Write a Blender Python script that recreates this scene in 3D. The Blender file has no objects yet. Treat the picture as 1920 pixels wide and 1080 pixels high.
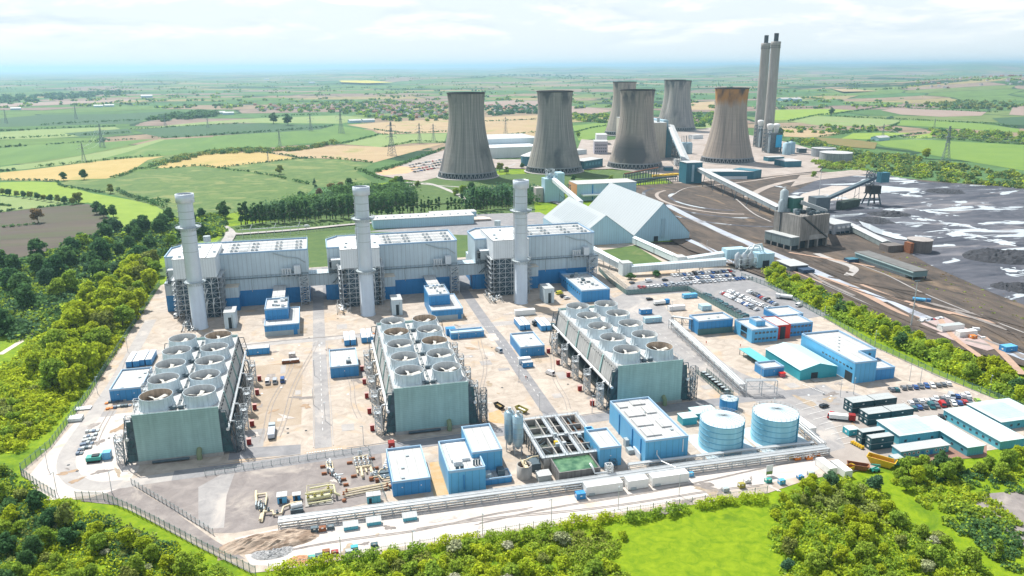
import bpy, bmesh, math, random
import numpy as np
from mathutils import Vector, Matrix
SC = bpy.context.scene
COL = SC.collection
R = math.radians
random.seed(7); RNG = np.random.default_rng(7)

# ---------------------------------------------------------------- camera (world X,Y run along the plant's own grid)
CAM_H, FPX, PITCH, ROLL, HEAD = 140.0, 1450.0, math.atan(416/1450.0), R(0.3), R(14)
def _cam_axes():
    cp, sp = math.cos(PITCH), math.sin(PITCH)
    g = lambda v: np.array([v[0]*math.cos(HEAD)+v[1]*math.sin(HEAD), -v[0]*math.sin(HEAD)+v[1]*math.cos(HEAD), v[2]])
    f = g((0, cp, -sp)); u = g((0, sp, cp)); r = g((1., 0, 0)); c, s = math.cos(ROLL), math.sin(ROLL)
    return f, c*r - s*u, s*r + c*u
FW, RT, UP = _cam_axes()
def at(x, y, z=0.0):
    """the place at height z that the photograph shows at (x, y)"""
    d = FW + RT*((x-960)/FPX) + UP*((540-y)/FPX); t = (z-CAM_H)/d[2]
    return np.array([0, 0, CAM_H]) + t*d
def P(x, y, z=0.0):
    q = at(x, y, z); return (float(q[0]), float(q[1]))
def PL(pts, z=0.0): return [P(x, y, z) for x, y in pts]
cd = bpy.data.cameras.new('camera'); cam = bpy.data.objects.new('camera', cd); COL.objects.link(cam)
cd.sensor_width = 36; cd.lens = FPX/1920*36; cd.clip_start = 1; cd.clip_end = 200000
m = Matrix.Identity(4)
for i in range(3):
    m[i][0] = RT[i]; m[i][1] = UP[i]; m[i][2] = -FW[i]
m[2][3] = CAM_H
cam.matrix_world = m
SC.camera = cam

# ---------------------------------------------------------------- sky, sun, exposure
SUN_EL = R(56); SUN_D = Vector((-0.42, 0.907, 0)).normalized()
W = bpy.data.worlds.new('World'); SC.world = W; W.use_nodes = True
nt = W.node_tree; nt.nodes.clear(); N = nt.nodes.new; L = nt.links.new
out = N('ShaderNodeOutputWorld'); bg = N('ShaderNodeBackground'); bg.inputs['Strength'].default_value = 0.10
sky = N('ShaderNodeTexSky'); sky.sky_type = 'NISHITA'; sky.sun_disc = False; sky.sun_elevation = SUN_EL
sky.sun_rotation = math.atan2(SUN_D.x, SUN_D.y); sky.altitude = 100; sky.air_density = 1.0; sky.dust_density = 1.2; sky.ozone_density = 1.5
tc = N('ShaderNodeTexCoord'); mp = N('ShaderNodeMapping'); mp.inputs['Scale'].default_value = (6, 6, 27)
n1 = N('ShaderNodeTexNoise'); n1.inputs['Scale'].default_value = 1.0; n1.inputs['Detail'].default_value = 9; n1.inputs['Roughness'].default_value = 0.58
n1.inputs['Distortion'].default_value = 0.25
mp2 = N('ShaderNodeMapping'); mp2.inputs['Scale'].default_value = (6, 6, 27); mp2.inputs['Location'].default_value = (0.02, 0.05, -0.22)
n2 = N('ShaderNodeTexNoise'); n2.inputs['Scale'].default_value = 1.0; n2.inputs['Detail'].default_value = 9; n2.inputs['Roughness'].default_value = 0.58
n2.inputs['Distortion'].default_value = 0.25
r1 = N('ShaderNodeValToRGB'); r1.color_ramp.elements[0].position = 0.43; r1.color_ramp.elements[1].position = 0.53
sub = N('ShaderNodeMath'); sub.operation = 'SUBTRACT'
shd = N('ShaderNodeMapRange'); shd.inputs['From Min'].default_value = -0.14; shd.inputs['From Max'].default_value = 0.12
cc = N('ShaderNodeMix'); cc.data_type = 'RGBA'
cc.inputs['A'].default_value = (5.3, 6.1, 6.7, 1); cc.inputs['B'].default_value = (8.4, 8.4, 8.3, 1)
mx = N('ShaderNodeMix'); mx.data_type = 'RGBA'
veil = N('ShaderNodeMix'); veil.data_type = 'RGBA'; veil.inputs['Factor'].default_value = 0.75; veil.inputs['B'].default_value = (6.5, 7.1, 7.5, 1)
L(tc.outputs['Generated'], mp.inputs['Vector']); L(mp.outputs['Vector'], n1.inputs['Vector'])
L(tc.outputs['Generated'], mp2.inputs['Vector']); L(mp2.outputs['Vector'], n2.inputs['Vector'])
L(n1.outputs['Fac'], r1.inputs['Fac']); L(n1.outputs['Fac'], sub.inputs[0]); L(n2.outputs['Fac'], sub.inputs[1])
L(sub.outputs[0], shd.inputs['Value']); L(shd.outputs['Result'], cc.inputs['Factor'])
sep = N('ShaderNodeSeparateXYZ'); low = N('ShaderNodeMapRange'); low.inputs['From Min'].default_value = 0.016; low.inputs['From Max'].default_value = 0.04
mul = N('ShaderNodeMath'); mul.operation = 'MULTIPLY'
up_ = N('ShaderNodeMapRange'); up_.inputs['From Min'].default_value = 0.12; up_.inputs['From Max'].default_value = 0.35; up_.inputs['To Min'].default_value = 0.9; up_.inputs['To Max'].default_value = 0.34
L(tc.outputs['Generated'], sep.inputs[0]); L(sep.outputs['Z'], low.inputs['Value']); L(low.outputs['Result'], mul.inputs[0]); L(r1.outputs['Color'], mul.inputs[1]); mu2 = N('ShaderNodeMath'); mu2.operation = 'MULTIPLY'; L(mul.outputs[0], mu2.inputs[0])
L(sep.outputs['Z'], up_.inputs['Value']); L(up_.outputs['Result'], veil.inputs['Factor'])
L(sky.outputs['Color'], veil.inputs['A']); L(veil.outputs['Result'], mx.inputs['A']); L(cc.outputs['Result'], mx.inputs['B']); L(up_.outputs['Result'], mu2.inputs[1]); L(mu2.outputs[0], mx.inputs['Factor'])
L(mx.outputs['Result'], bg.inputs['Color']); L(bg.outputs[0], out.inputs['Surface'])
sd = bpy.data.lights.new('sun', 'SUN'); sd.energy = 4.9; sd.angle = R(0.55); sd.color = (1, 0.96, 0.89)
sun = bpy.data.objects.new('sun', sd); COL.objects.link(sun); sun.location = (-400, 900, 1500)
sun.rotation_euler = Vector((SUN_D.x*math.cos(SUN_EL), SUN_D.y*math.cos(SUN_EL), math.sin(SUN_EL))).to_track_quat('Z', 'Y').to_euler()
vs = SC.view_settings; vs.view_transform = 'Standard'; vs.look = 'None'; vs.exposure = 0.50; vs.gamma = 1; vs.use_curve_mapping = False
cy = SC.cycles; cy.max_bounces = 5; cy.diffuse_bounces = 3; cy.glossy_bounces = 2; cy.transmission_bounces = 3; cy.volume_bounces = 0; cy.transparent_max_bounces = 6
cy.use_denoising = True; cy.caustics_reflective = False; cy.caustics_refractive = False; cy.sample_clamp_indirect = 6

# ---------------------------------------------------------------- haze: the air itself
def build_haze():
    v = [(x, y, z) for x in (-90000, 90000) for y in (-90000, 90000) for z in (-3, 222)]
    me = bpy.data.meshes.new('haze'); me.from_pydata(v, [], [(0, 1, 3, 2), (4, 6, 7, 5), (0, 4, 5, 1), (2, 3, 7, 6), (0, 2, 6, 4), (1, 5, 7, 3)]); me.update()
    o = bpy.data.objects.new('haze', me); COL.objects.link(o); o['kind'] = 'stuff'; o['label'] = 'pale blue summer haze over the far fields'; o['category'] = 'haze'
    mt = bpy.data.materials.new('haze'); mt.use_nodes = True; t = mt.node_tree; t.nodes.clear()
    ov = t.nodes.new('ShaderNodeOutputMaterial'); pv = t.nodes.new('ShaderNodeVolumePrincipled')
    pv.inputs['Color'].default_value = (0.52, 0.82, 1.0, 1); pv.inputs['Density'].default_value = 7.6e-5; pv.inputs['Anisotropy'].default_value = 0.45
    t.links.new(pv.outputs[0], ov.inputs['Volume']); me.materials.append(mt)
build_haze()

# ---------------------------------------------------------------- materials
MATS = {}
def _nodes(name):
    mt = bpy.data.materials.new(name); mt.use_nodes = True; t = mt.node_tree
    return mt, t, t.nodes['Principled BSDF']
def mat(name, col, rough=0.6, metal=0.0, var=0.12, scale=0.25, rib=None, ribdir='X', bump=0.0, spec=0.4, rnd=0.0, streak=0.0):
    """painted, clad or concrete surface: base colour with soft dirt, optional profile ribs and rain streaks"""
    if name in MATS: return MATS[name]
    mt, t, b = _nodes(name); N = t.nodes.new; L = t.links.new
    tc = N('ShaderNodeTexCoord'); no = N('ShaderNodeTexNoise'); no.inputs['Scale'].default_value = scale; no.inputs['Detail'].default_value = 7; no.inputs['Roughness'].default_value = 0.65
    L(tc.outputs['Object'], no.inputs['Vector'])
    mr = N('ShaderNodeMapRange'); mr.inputs['From Min'].default_value = 0.3; mr.inputs['From Max'].default_value = 0.7
    mr.inputs['To Min'].default_value = 1-var; mr.inputs['To Max'].default_value = 1+var*0.6; L(no.outputs['Fac'], mr.inputs['Value'])
    fac = mr.outputs['Result']
    def mulf(a, b_):
        q = N('ShaderNodeMath'); q.operation = 'MULTIPLY'; L(a, q.inputs[0]); L(b_, q.inputs[1]); return q.outputs[0]
    if streak:
        mp = N('ShaderNodeMapping'); mp.inputs['Scale'].default_value = (0.9, 0.9, 0.05); L(tc.outputs['Object'], mp.inputs['Vector'])
        n2 = N('ShaderNodeTexNoise'); n2.inputs['Scale'].default_value = 1.0; n2.inputs['Detail'].default_value = 5; L(mp.outputs[0], n2.inputs['Vector'])
        m2 = N('ShaderNodeMapRange'); m2.inputs['From Min'].default_value = 0.35; m2.inputs['From Max'].default_value = 0.65; m2.inputs['To Min'].default_value = 1-streak; m2.inputs['To Max'].default_value = 1.0
        L(n2.outputs['Fac'], m2.inputs['Value']); fac = mulf(fac, m2.outputs['Result'])
    if rnd:
        oi = N('ShaderNodeObjectInfo'); m3 = N('ShaderNodeMapRange'); m3.inputs['To Min'].default_value = 1-rnd; m3.inputs['To Max'].default_value = 1+rnd
        L(oi.outputs['Random'], m3.inputs['Value']); fac = mulf(fac, m3.outputs['Result'])
    vm = N('ShaderNodeVectorMath'); vm.operation = 'SCALE'; vm.inputs[0].default_value = col[:3]; L(fac, vm.inputs['Scale'])
    cout = vm.outputs[0]
    h = None
    if rib:
        wv = N('ShaderNodeTexWave'); wv.wave_type = 'BANDS'; wv.bands_direction = ribdir; wv.wave_profile = 'SAW'; wv.inputs['Scale'].default_value = 0.314/rib
        L(tc.outputs['Object'], wv.inputs['Vector'])
        st = N('ShaderNodeMath'); st.operation = 'GREATER_THAN'; st.inputs[1].default_value = 0.9; L(wv.outputs['Fac'], st.inputs[0])
        mm = N('ShaderNodeMapRange'); mm.inputs['To Min'].default_value = 1.0; mm.inputs['To Max'].default_value = 0.74; L(st.outputs[0], mm.inputs['Value'])
        v2 = N('ShaderNodeVectorMath'); v2.operation = 'SCALE'; L(cout, v2.inputs[0]); L(mm.outputs['Result'], v2.inputs['Scale']); cout = v2.outputs[0]
    L(cout, b.inputs['Base Color'])
    b.inputs['Roughness'].default_value = rough; b.inputs['Metallic'].default_value = metal; b.inputs['Specular IOR Level'].default_value = spec
    if bump:
        bp = N('ShaderNodeBump'); bp.inputs['Strength'].default_value = bump; bp.inputs['Distance'].default_value = 0.3; L(no.outputs['Fac'], bp.inputs['Height']); L(bp.outputs[0], b.inputs['Normal'])
    MATS[name] = mt; return mt
def groundmat(name, c1, c2, scale=0.05, c3=None, s3=0.02, t3=0.6, bump=0.15, rough=0.9, detail=10, dist=0.6, stretch=None, w3=0.1, rot=0):
    """ground: two tones mixed by noise, third tone in larger worn patches"""
    if name in MATS: return MATS[name]
    mt, t, b = _nodes(name); N = t.nodes.new; L = t.links.new
    tc = N('ShaderNodeTexCoord'); vec = tc.outputs['Object']
    if stretch:
        mp = N('ShaderNodeMapping'); mp.inputs['Scale'].default_value = stretch; mp.inputs['Rotation'].default_value = (0, 0, rot); L(vec, mp.inputs['Vector']); vec = mp.outputs[0]
    no = N('ShaderNodeTexNoise'); no.inputs['Scale'].default_value = scale; no.inputs['Detail'].default_value = detail; no.inputs['Roughness'].default_value = 0.68; no.inputs['Distortion'].default_value = dist
    L(vec, no.inputs['Vector'])
    mr = N('ShaderNodeMapRange'); mr.inputs['From Min'].default_value = 0.33; mr.inputs['From Max'].default_value = 0.67; L(no.outputs['Fac'], mr.inputs['Value'])
    mx = N('ShaderNodeMix'); mx.data_type = 'RGBA'; mx.inputs['A'].default_value = (*c1, 1); mx.inputs['B'].default_value = (*c2, 1); L(mr.outputs['Result'], mx.inputs['Factor'])
    o = mx.outputs['Result']
    if c3:
        n3 = N('ShaderNodeTexNoise'); n3.inputs['Scale'].default_value = s3; n3.inputs['Detail'].default_value = 8; n3.inputs['Roughness'].default_value = 0.62; n3.inputs['Distortion'].default_value = dist; L(vec, n3.inputs['Vector'])
        m3 = N('ShaderNodeMapRange'); m3.inputs['From Min'].default_value = t3; m3.inputs['From Max'].default_value = t3+w3; L(n3.outputs['Fac'], m3.inputs['Value'])
        x3 = N('ShaderNodeMix'); x3.data_type = 'RGBA'; x3.inputs['B'].default_value = (*c3, 1); L(o, x3.inputs['A']); L(m3.outputs['Result'], x3.inputs['Factor']); o = x3.outputs['Result']
    L(o, b.inputs['Base Color']); b.inputs['Roughness'].default_value = rough; b.inputs['Specular IOR Level'].default_value = 0.2
    if bump:
        bp = N('ShaderNodeBump'); bp.inputs['Strength'].default_value = bump; bp.inputs['Distance'].default_value = 0.6; L(no.outputs['Fac'], bp.inputs['Height']); L(bp.outputs[0], b.inputs['Normal'])
    MATS[name] = mt; return mt

# ---------------------------------------------------------------- geometry helpers
class MB:
    """collects shapes in world coordinates and links them as ONE mesh object"""
    def __init__(s): s.v = []; s.f = []; s.sm = []; s.mi = []; s.k = 0
    def add(s, vs, fs, smooth=False):
        b = len(s.v); s.v += [tuple(map(float, q)) for q in vs]
        for f in fs: s.f.append(tuple(b+i for i in f)); s.sm.append(smooth); s.mi.append(s.k)
        return s
    def box(s, x0, x1, y0, y1, z0, z1):
        return s.add([(x, y, z) for x in (x0, x1) for y in (y0, y1) for z in (z0, z1)],
                     [(0, 1, 3, 2), (4, 6, 7, 5), (0, 4, 5, 1), (2, 3, 7, 6), (0, 2, 6, 4), (1, 5, 7, 3)])
    def prism(s, poly, z0, z1, top=True, bot=False):
        n = len(poly)
        a = sum(poly[i][0]*poly[(i+1) % n][1]-poly[(i+1) % n][0]*poly[i][1] for i in range(n))
        if a < 0: poly = poly[::-1]
        vs = [(x, y, z0) for x, y in poly]+[(x, y, z1) for x, y in poly]
        fs = [(i, (i+1) % n, n+(i+1) % n, n+i) for i in range(n)]
        if top: fs.append(tuple(range(n, 2*n)))
        if bot: fs.append(tuple(range(n-1, -1, -1)))
        return s.add(vs, fs)
    def beam(s, a, b, w=0.2, h=None):
        """square bar from a to b"""
        a = Vector(a); b = Vector(b); d = (b-a).normalized(); h = h or w
        x = d.cross(Vector((0, 0, 1))); x = x.normalized() if x.length > 1e-4 else Vector((1, 0, 0)); y = x.cross(d)
        vs = [p+x*(i*w/2)+y*(j*h/2) for p in (a, b) for i, j in ((-1, -1), (1, -1), (1, 1), (-1, 1))]
        return s.add(vs, [(0, 1, 5, 4), (1, 2, 6, 5), (2, 3, 7, 6), (3, 0, 4, 7), (3, 2, 1, 0), (4, 5, 6, 7)])
    def tube(s, pts, r, n=8, cap=True):
        pts = [Vector(p) for p in pts]; rings = []; b = []
        for i, p in enumerate(pts):
            d = (pts[min(i+1, len(pts)-1)]-pts[max(i-1, 0)]).normalized()
            x = d.cross(Vector((0, 0, 1))); x = x.normalized() if x.length > 1e-3 else Vector((1, 0, 0)); y = x.cross(d)
            b += [p+x*(r*math.cos(6.2832*k/n))+y*(r*math.sin(6.2832*k/n)) for k in range(n)]
        fs = [(i*n+k, i*n+(k+1) % n, (i+1)*n+(k+1) % n, (i+1)*n+k) for i in range(len(pts)-1) for k in range(n)]
        s.add(b, fs, True)
        if cap: s.add(b[:n], [tuple(range(n))]); s.add(b[-n:], [tuple(range(n-1, -1, -1))])
        return s
    def lathe(s, prof, cx, cy, n=32, top=False, bot=False):
        vs = [(cx+r*math.cos(6.2832*k/n), cy+r*math.sin(6.2832*k/n), z) for r, z in prof for k in range(n)]
        fs = [(i*n+k, i*n+(k+1) % n, (i+1)*n+(k+1) % n, (i+1)*n+k) for i in range(len(prof)-1) for k in range(n)]
        s.add(vs, fs, True)
        if top: s.add(vs[-n:], [tuple(range(n))])
        if bot: s.add(vs[:n], [tuple(range(n-1, -1, -1))])
        return s
    def quad(s, *p): return s.add(p, [tuple(range(len(p)))])
    def lattice(s, x0, x1, y0, y1, z0, z1, step=3.0, w=0.22, x='X'):
        """braced square frame tower"""
        for x in (x0, x1):
            for y in (y0, y1): s.beam((x, y, z0), (x, y, z1), w)
        n = max(1, round((z1-z0)/step)); c = [(x0, y0), (x1, y0), (x1, y1), (x0, y1)]
        for i in range(n+1):
            z = z0+(z1-z0)*i/n
            for k in range(4):
                a, b = c[k], c[(k+1) % 4]
                if i: s.beam((*a, z), (*b, z), w*0.8)
                if i < n:
                    z2 = z0+(z1-z0)*(i+1)/n
                    s.beam((*a, z), (*b, z2), w*0.6); s.beam((*b, z), (*a, z2), w*0.6)
        return s
    def rail(s, pts, h=1.1, sp=2.5, w=0.08):
        for a, b in zip(pts, pts[1:]):
            a = Vector(a); b = Vector(b); n = max(1, round((b-a).length/sp)); up = Vector((0, 0, h))
            s.beam(a+up, b+up, w); s.beam(a+up*0.5, b+up*0.5, w*0.8)
            for i in range(n+1): q = a+(b-a)*(i/n); s.beam(q, q+up, w)
        return s
    def build(s, name, mat, parent=None, origin=None):
        if parent is not None: org = ORG[parent.name]
        elif origin is not None: org = Vector(origin)
        else:
            a = np.array(s.v); org = Vector(((a[:, 0].min()+a[:, 0].max())/2, (a[:, 1].min()+a[:, 1].max())/2, a[:, 2].min()))
        me = bpy.data.meshes.new(name); me.from_pydata([(q[0]-org.x, q[1]-org.y, q[2]-org.z) for q in s.v], [], s.f)
        for m_ in (mat if isinstance(mat, (list, tuple)) else [mat]): me.materials.append(m_)
        me.polygons.foreach_set('use_smooth', s.sm); me.polygons.foreach_set('material_index', s.mi); me.update()
        o = bpy.data.objects.new(name, me); COL.objects.link(o)
        if parent is not None: o.parent = parent
        else: o.location = org
        ORG[o.name] = org
        return o
ORG = {}
def tag(o, label=None, cat=None, group=None, kind=None):
    if label: o['label'] = label
    if cat: o['category'] = cat
    if group: o['group'] = group
    if kind: o['kind'] = kind
    return o
def thing(name, label, cat, loc=(0, 0, 0), group=None, rz=0):
    o = bpy.data.objects.new(name, None); COL.objects.link(o); o.location = loc; o.rotation_euler = (0, 0, rz); o.empty_display_size = 0.5
    ORG[o.name] = Vector(loc); return tag(o, label, cat, group)
def dup(o, loc=None, rz=None, label=None, group=None, parent=None, scale=None):
    """a copy of a thing with copies of its parts and their sub-parts"""
    c = o.copy(); COL.objects.link(c)
    if parent is not None: c.parent = parent
    if loc is not None: c.location = loc; ORG[c.name] = Vector(loc)
    if rz is not None: c.rotation_euler = (0, 0, rz)
    if scale is not None: c.scale = (scale,)*3 if not hasattr(scale, '__len__') else scale
    if label: c['label'] = label
    if group: c['group'] = group
    for ch in list(o.children): dup(ch, parent=c)
    return c
def struct(o): o['kind'] = 'structure'; return o
def LZ(z): return .12+(z-.12)*.25 if .12 < z < .8 else z   # sheets of one yard lie millimetres apart
def sheet(name, poly, z, mat, label=None):
    """flat ground surface"""
    z = LZ(z)
    mb = MB(); n = len(poly); a = sum(poly[i][0]*poly[(i+1) % n][1]-poly[(i+1) % n][0]*poly[i][1] for i in range(n))
    if a < 0: poly = poly[::-1]
    mb.add([(x, y, z) for x, y in poly], [tuple(range(n))])
    return struct(mb.build(name, mat, origin=(0, 0, 0)))
def ribbon(pts, w, z):
    """strip of even width along a line (world points)"""
    z = LZ(z)
    pts = [Vector((p[0], p[1])) for p in pts]; l = []; r = []
    for i, p in enumerate(pts):
        d = (pts[min(i+1, len(pts)-1)]-pts[max(i-1, 0)]).normalized(); q = Vector((-d.y, d.x))*(w/2); l.append(p+q); r.append(p-q)
    mb = MB(); n = len(pts); mb.add([(*q, z) for q in l]+[(*q, z) for q in r], [(n+i, n+i+1, i+1, i) for i in range(n-1)]); return mb
def smooth_line(pts, k=6):
    """Catmull-Rom through the points"""
    p = [np.array(q, float) for q in pts]; p = [2*p[0]-p[1]]+p+[2*p[-1]-p[-2]]; o = []
    for i in range(1, len(p)-2):
        for j in range(k):
            t = j/k; a, b, c, d = p[i-1:i+3]
            o.append(0.5*(2*b+(c-a)*t+(2*a-5*b+4*c-d)*t*t+(3*b-a-3*c+d)*t**3))
    o.append(p[-2]); return [tuple(q) for q in o]
# ---------------------------------------------------------------- open country to the horizon
def farmland_material():
    mt, t, b = _nodes('farmland'); N = t.nodes.new; L = t.links.new
    tc = N('ShaderNodeTexCoord')
    wn = N('ShaderNodeTexNoise'); wn.inputs['Scale'].default_value = 0.0012; wn.inputs['Detail'].default_value = 2; L(tc.outputs['Object'], wn.inputs['Vector'])
    ws = N('ShaderNodeVectorMath'); ws.operation = 'SCALE'; ws.inputs['Scale'].default_value = 220; L(wn.outputs['Color'], ws.inputs[0])
    wa = N('ShaderNodeVectorMath'); wa.operation = 'ADD'; L(tc.outputs['Object'], wa.inputs[0]); L(ws.outputs[0], wa.inputs[1])
    mp = N('ShaderNodeMapping'); mp.inputs['Rotation'].default_value = (0, 0, 0.35); mp.inputs['Scale'].default_value = (1/430, 1/260, 1); L(wa.outputs[0], mp.inputs['Vector'])
    def vor(feature):
        v = N('ShaderNodeTexVoronoi'); v.voronoi_dimensions = '2D'; v.feature = feature; v.distance = 'CHEBYCHEV' if feature == 'F1' else 'EUCLIDEAN'; v.inputs['Scale'].default_value = 1; v.inputs['Randomness'].default_value = 0.85
        L(mp.outputs[0], v.inputs['Vector']); return v
    v1 = vor('F1'); v1.distance = 'EUCLIDEAN'; v2 = vor('DISTANCE_TO_EDGE')
    sp = N('ShaderNodeSeparateColor'); L(v1.outputs['Color'], sp.inputs[0])
    cr = N('ShaderNodeValToRGB'); cr.color_ramp.interpolation = 'CONSTANT'; e = cr.color_ramp.elements
    cols = [(0, (.08, .15, .05)), (.16, (.115, .185, .055)), (.30, (.075, .155, .055)), (.42, (.14, .19, .065)), (.54, (.25, .19, .13)), (.64, (.09, .165, .05)), (.73, (.23, .175, .14)), (.81, (.27, .225, .11)), (.88, (.085, .16, .06)), (.94, (.22, .16, .13))]
    e[0].position = 0; e[0].color = (*cols[0][1], 1); e[1].position = cols[1][0]; e[1].color = (*cols[1][1], 1)
    for p, c in cols[2:]: q = e.new(p); q.color = (*c, 1)
    L(sp.outputs[0], cr.inputs['Fac'])
    # soil and crop mottling
    no = N('ShaderNodeTexNoise'); no.inputs['Scale'].default_value = 0.02; no.inputs['Detail'].default_value = 8; L(tc.outputs['Object'], no.inputs['Vector'])
    mr = N('ShaderNodeMapRange'); mr.inputs['From Min'].default_value = .3; mr.inputs['From Max'].default_value = .7; mr.inputs['To Min'].default_value = .78; mr.inputs['To Max'].default_value = 1.18; L(no.outputs['Fac'], mr.inputs['Value'])
    vm = N('ShaderNodeVectorMath'); vm.operation = 'SCALE'; L(cr.outputs['Color'], vm.inputs[0]); L(mr.outputs['Result'], vm.inputs['Scale'])
    # hedgerows between the fields and patches of woodland
    hn = N('ShaderNodeTexNoise'); hn.inputs['Scale'].default_value = 0.012; hn.inputs['Detail'].default_value = 6; L(tc.outputs['Object'], hn.inputs['Vector'])
    hw = N('ShaderNodeMapRange'); hw.inputs['From Min'].default_value = .35; hw.inputs['From Max'].default_value = .7; hw.inputs['To Min'].default_value = .004; hw.inputs['To Max'].default_value = .034; L(hn.outputs['Fac'], hw.inputs['Value'])
    lt = N('ShaderNodeMath'); lt.operation = 'LESS_THAN'; L(v2.outputs['Distance'], lt.inputs[0]); L(hw.outputs['Result'], lt.inputs[1])
    wd = N('ShaderNodeTexNoise'); wd.inputs['Scale'].default_value = 0.0011; wd.inputs['Detail'].default_value = 10; wd.inputs['Roughness'].default_value = .62; L(tc.outputs['Object'], wd.inputs['Vector'])
    gt = N('ShaderNodeMath'); gt.operation = 'GREATER_THAN'; gt.inputs[1].default_value = .575; L(wd.outputs['Fac'], gt.inputs[0])
    mxm = N('ShaderNodeMath'); mxm.operation = 'MAXIMUM'; L(lt.outputs[0], mxm.inputs[0]); L(gt.outputs[0], mxm.inputs[1])
    mx = N('ShaderNodeMix'); mx.data_type = 'RGBA'; mx.inputs['B'].default_value = (.028, .062, .03, 1); L(mxm.outputs[0], mx.inputs['Factor']); L(vm.outputs[0], mx.inputs['A'])
    L(mx.outputs['Result'], b.inputs['Base Color']); b.inputs['Roughness'].default_value = .95; b.inputs['Specular IOR Level'].default_value = .1
    return mt
def hill(x, y):
    """height of the far country"""
    d = math.hypot(x, y)
    if d < 4200: return 0.0
    a = math.degrees(math.atan2(x, y))-14; k = min(1, (d-4200)/3000)
    z = 14*k*(math.sin(x/1500+1)*math.cos(y/2100)+math.sin((x+y)/900))
    z += 62*math.exp(-((a+1)/5.5)**2-((d-8200)/900)**2)+34*math.exp(-((a-8)/4)**2-((d-7600)/900)**2)+44*math.exp(-((a+8)/3)**2-((d-9200)/1100)**2)
    z += 70*math.exp(-((a-34)/9)**2-((d-5200)/1300)**2)
    z += max(0, min(1, (d-11000)/9000))*(46+2.0*a+22*math.sin(a/2.1)+12*math.sin(a*1.3))
    z += max(0, min(1, (d-25000)/9000))*(26+1.4*a+16*math.sin(a/3.3+1)+9*math.sin(a*.9))
    return max(z, -1.0)
def build_country():
    rr = [0, 60, 150, 300, 600, 1000, 1600, 2400, 3300, 4200]+[4200*(60000/4200)**(i/70) for i in range(1, 71)]
    aa = [-180+14+i*6 for i in range(22)]; aa = sorted(set([round(14+q, 2) for q in list(np.arange(-60, 60.1, .6))]+[round(14+q, 2) for q in list(np.arange(-180, -60, 8))+list(np.arange(68, 180, 8))]))
    v = [(0, 0, 0)]; f = []; n = len(aa)
    for r in rr[1:]:
        for a in aa:
            x, y = r*math.sin(R(a)), r*math.cos(R(a)); v.append((x, y, hill(x, y)))
    for k in range(n): f.append((0, 1+(k+1) % n, 1+k))
    for i in range(len(rr)-2):
        for k in range(n):
            f.append((1+i*n+k, 1+i*n+(k+1) % n, 1+(i+1)*n+(k+1) % n, 1+(i+1)*n+k))
    me = bpy.data.meshes.new('ground'); me.from_pydata(v, [], f); me.polygons.foreach_set('use_smooth', [True]*len(f)); me.update()
    me.materials.append(farmland_material()); o = bpy.data.objects.new('ground', me); COL.objects.link(o); struct(o)
build_country()

# ---------------------------------------------------------------- fields near enough to tell apart
G = groundmat
def G(n, a, b, s, c=None, *r, **k): f = lambda q: q and tuple(.74*v for v in q); return groundmat(n, f(a), f(b), s, f(c), *r, **k)
FT = dict(
 tan=G('stubble', (.50, .37, .13), (.58, .44, .18), .03, (.42, .36, .12), .012, .55),
 tan2=G('dry_field', (.46, .33, .19), (.54, .41, .24), .02, (.34, .33, .12), .01, .55),
 green=G('young_crop', (.11, .215, .055), (.16, .275, .065), .02, (.21, .29, .09), .012, .58, stretch=(1, .25, 1), rot=.3),
 bright=G('bright_crop', (.17, .29, .055), (.215, .335, .06), .02, (.15, .28, .05), .012, .6),
 pasture=G('rough_pasture', (.085, .165, .045), (.17, .25, .07), .05, (.25, .29, .10), .018, .53, detail=14, dist=1.5),
 dark=G('dark_and_shaded_pasture', (.055, .125, .06), (.075, .15, .065), .03),  # this dark tone also carries the shade lying on some fields
 pale=G('pale_pasture', (.24, .33, .11), (.29, .37, .14), .02, (.34, .33, .17), .011, .58),
 plough=G('ploughed_earth', (.095, .078, .066), (.15, .12, .095), .03, (.10, .125, .05), .011, .46, stretch=(.3, 1.6, 1), rot=.5, w3=.2),
 pink=G('bare_soil', (.36, .26, .22), (.42, .32, .26), .015),
 lime=G('spring_grass', (.24, .36, .05), (.30, .42, .06), .05, (.16, .28, .05), .02, .6),
 rape=G('rape_flower', (.62, .52, .05), (.68, .58, .08), .02),
 scrub=G('dry_scrub', (.28, .20, .08), (.20, .20, .06), .06),
)
G = groundmat
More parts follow.
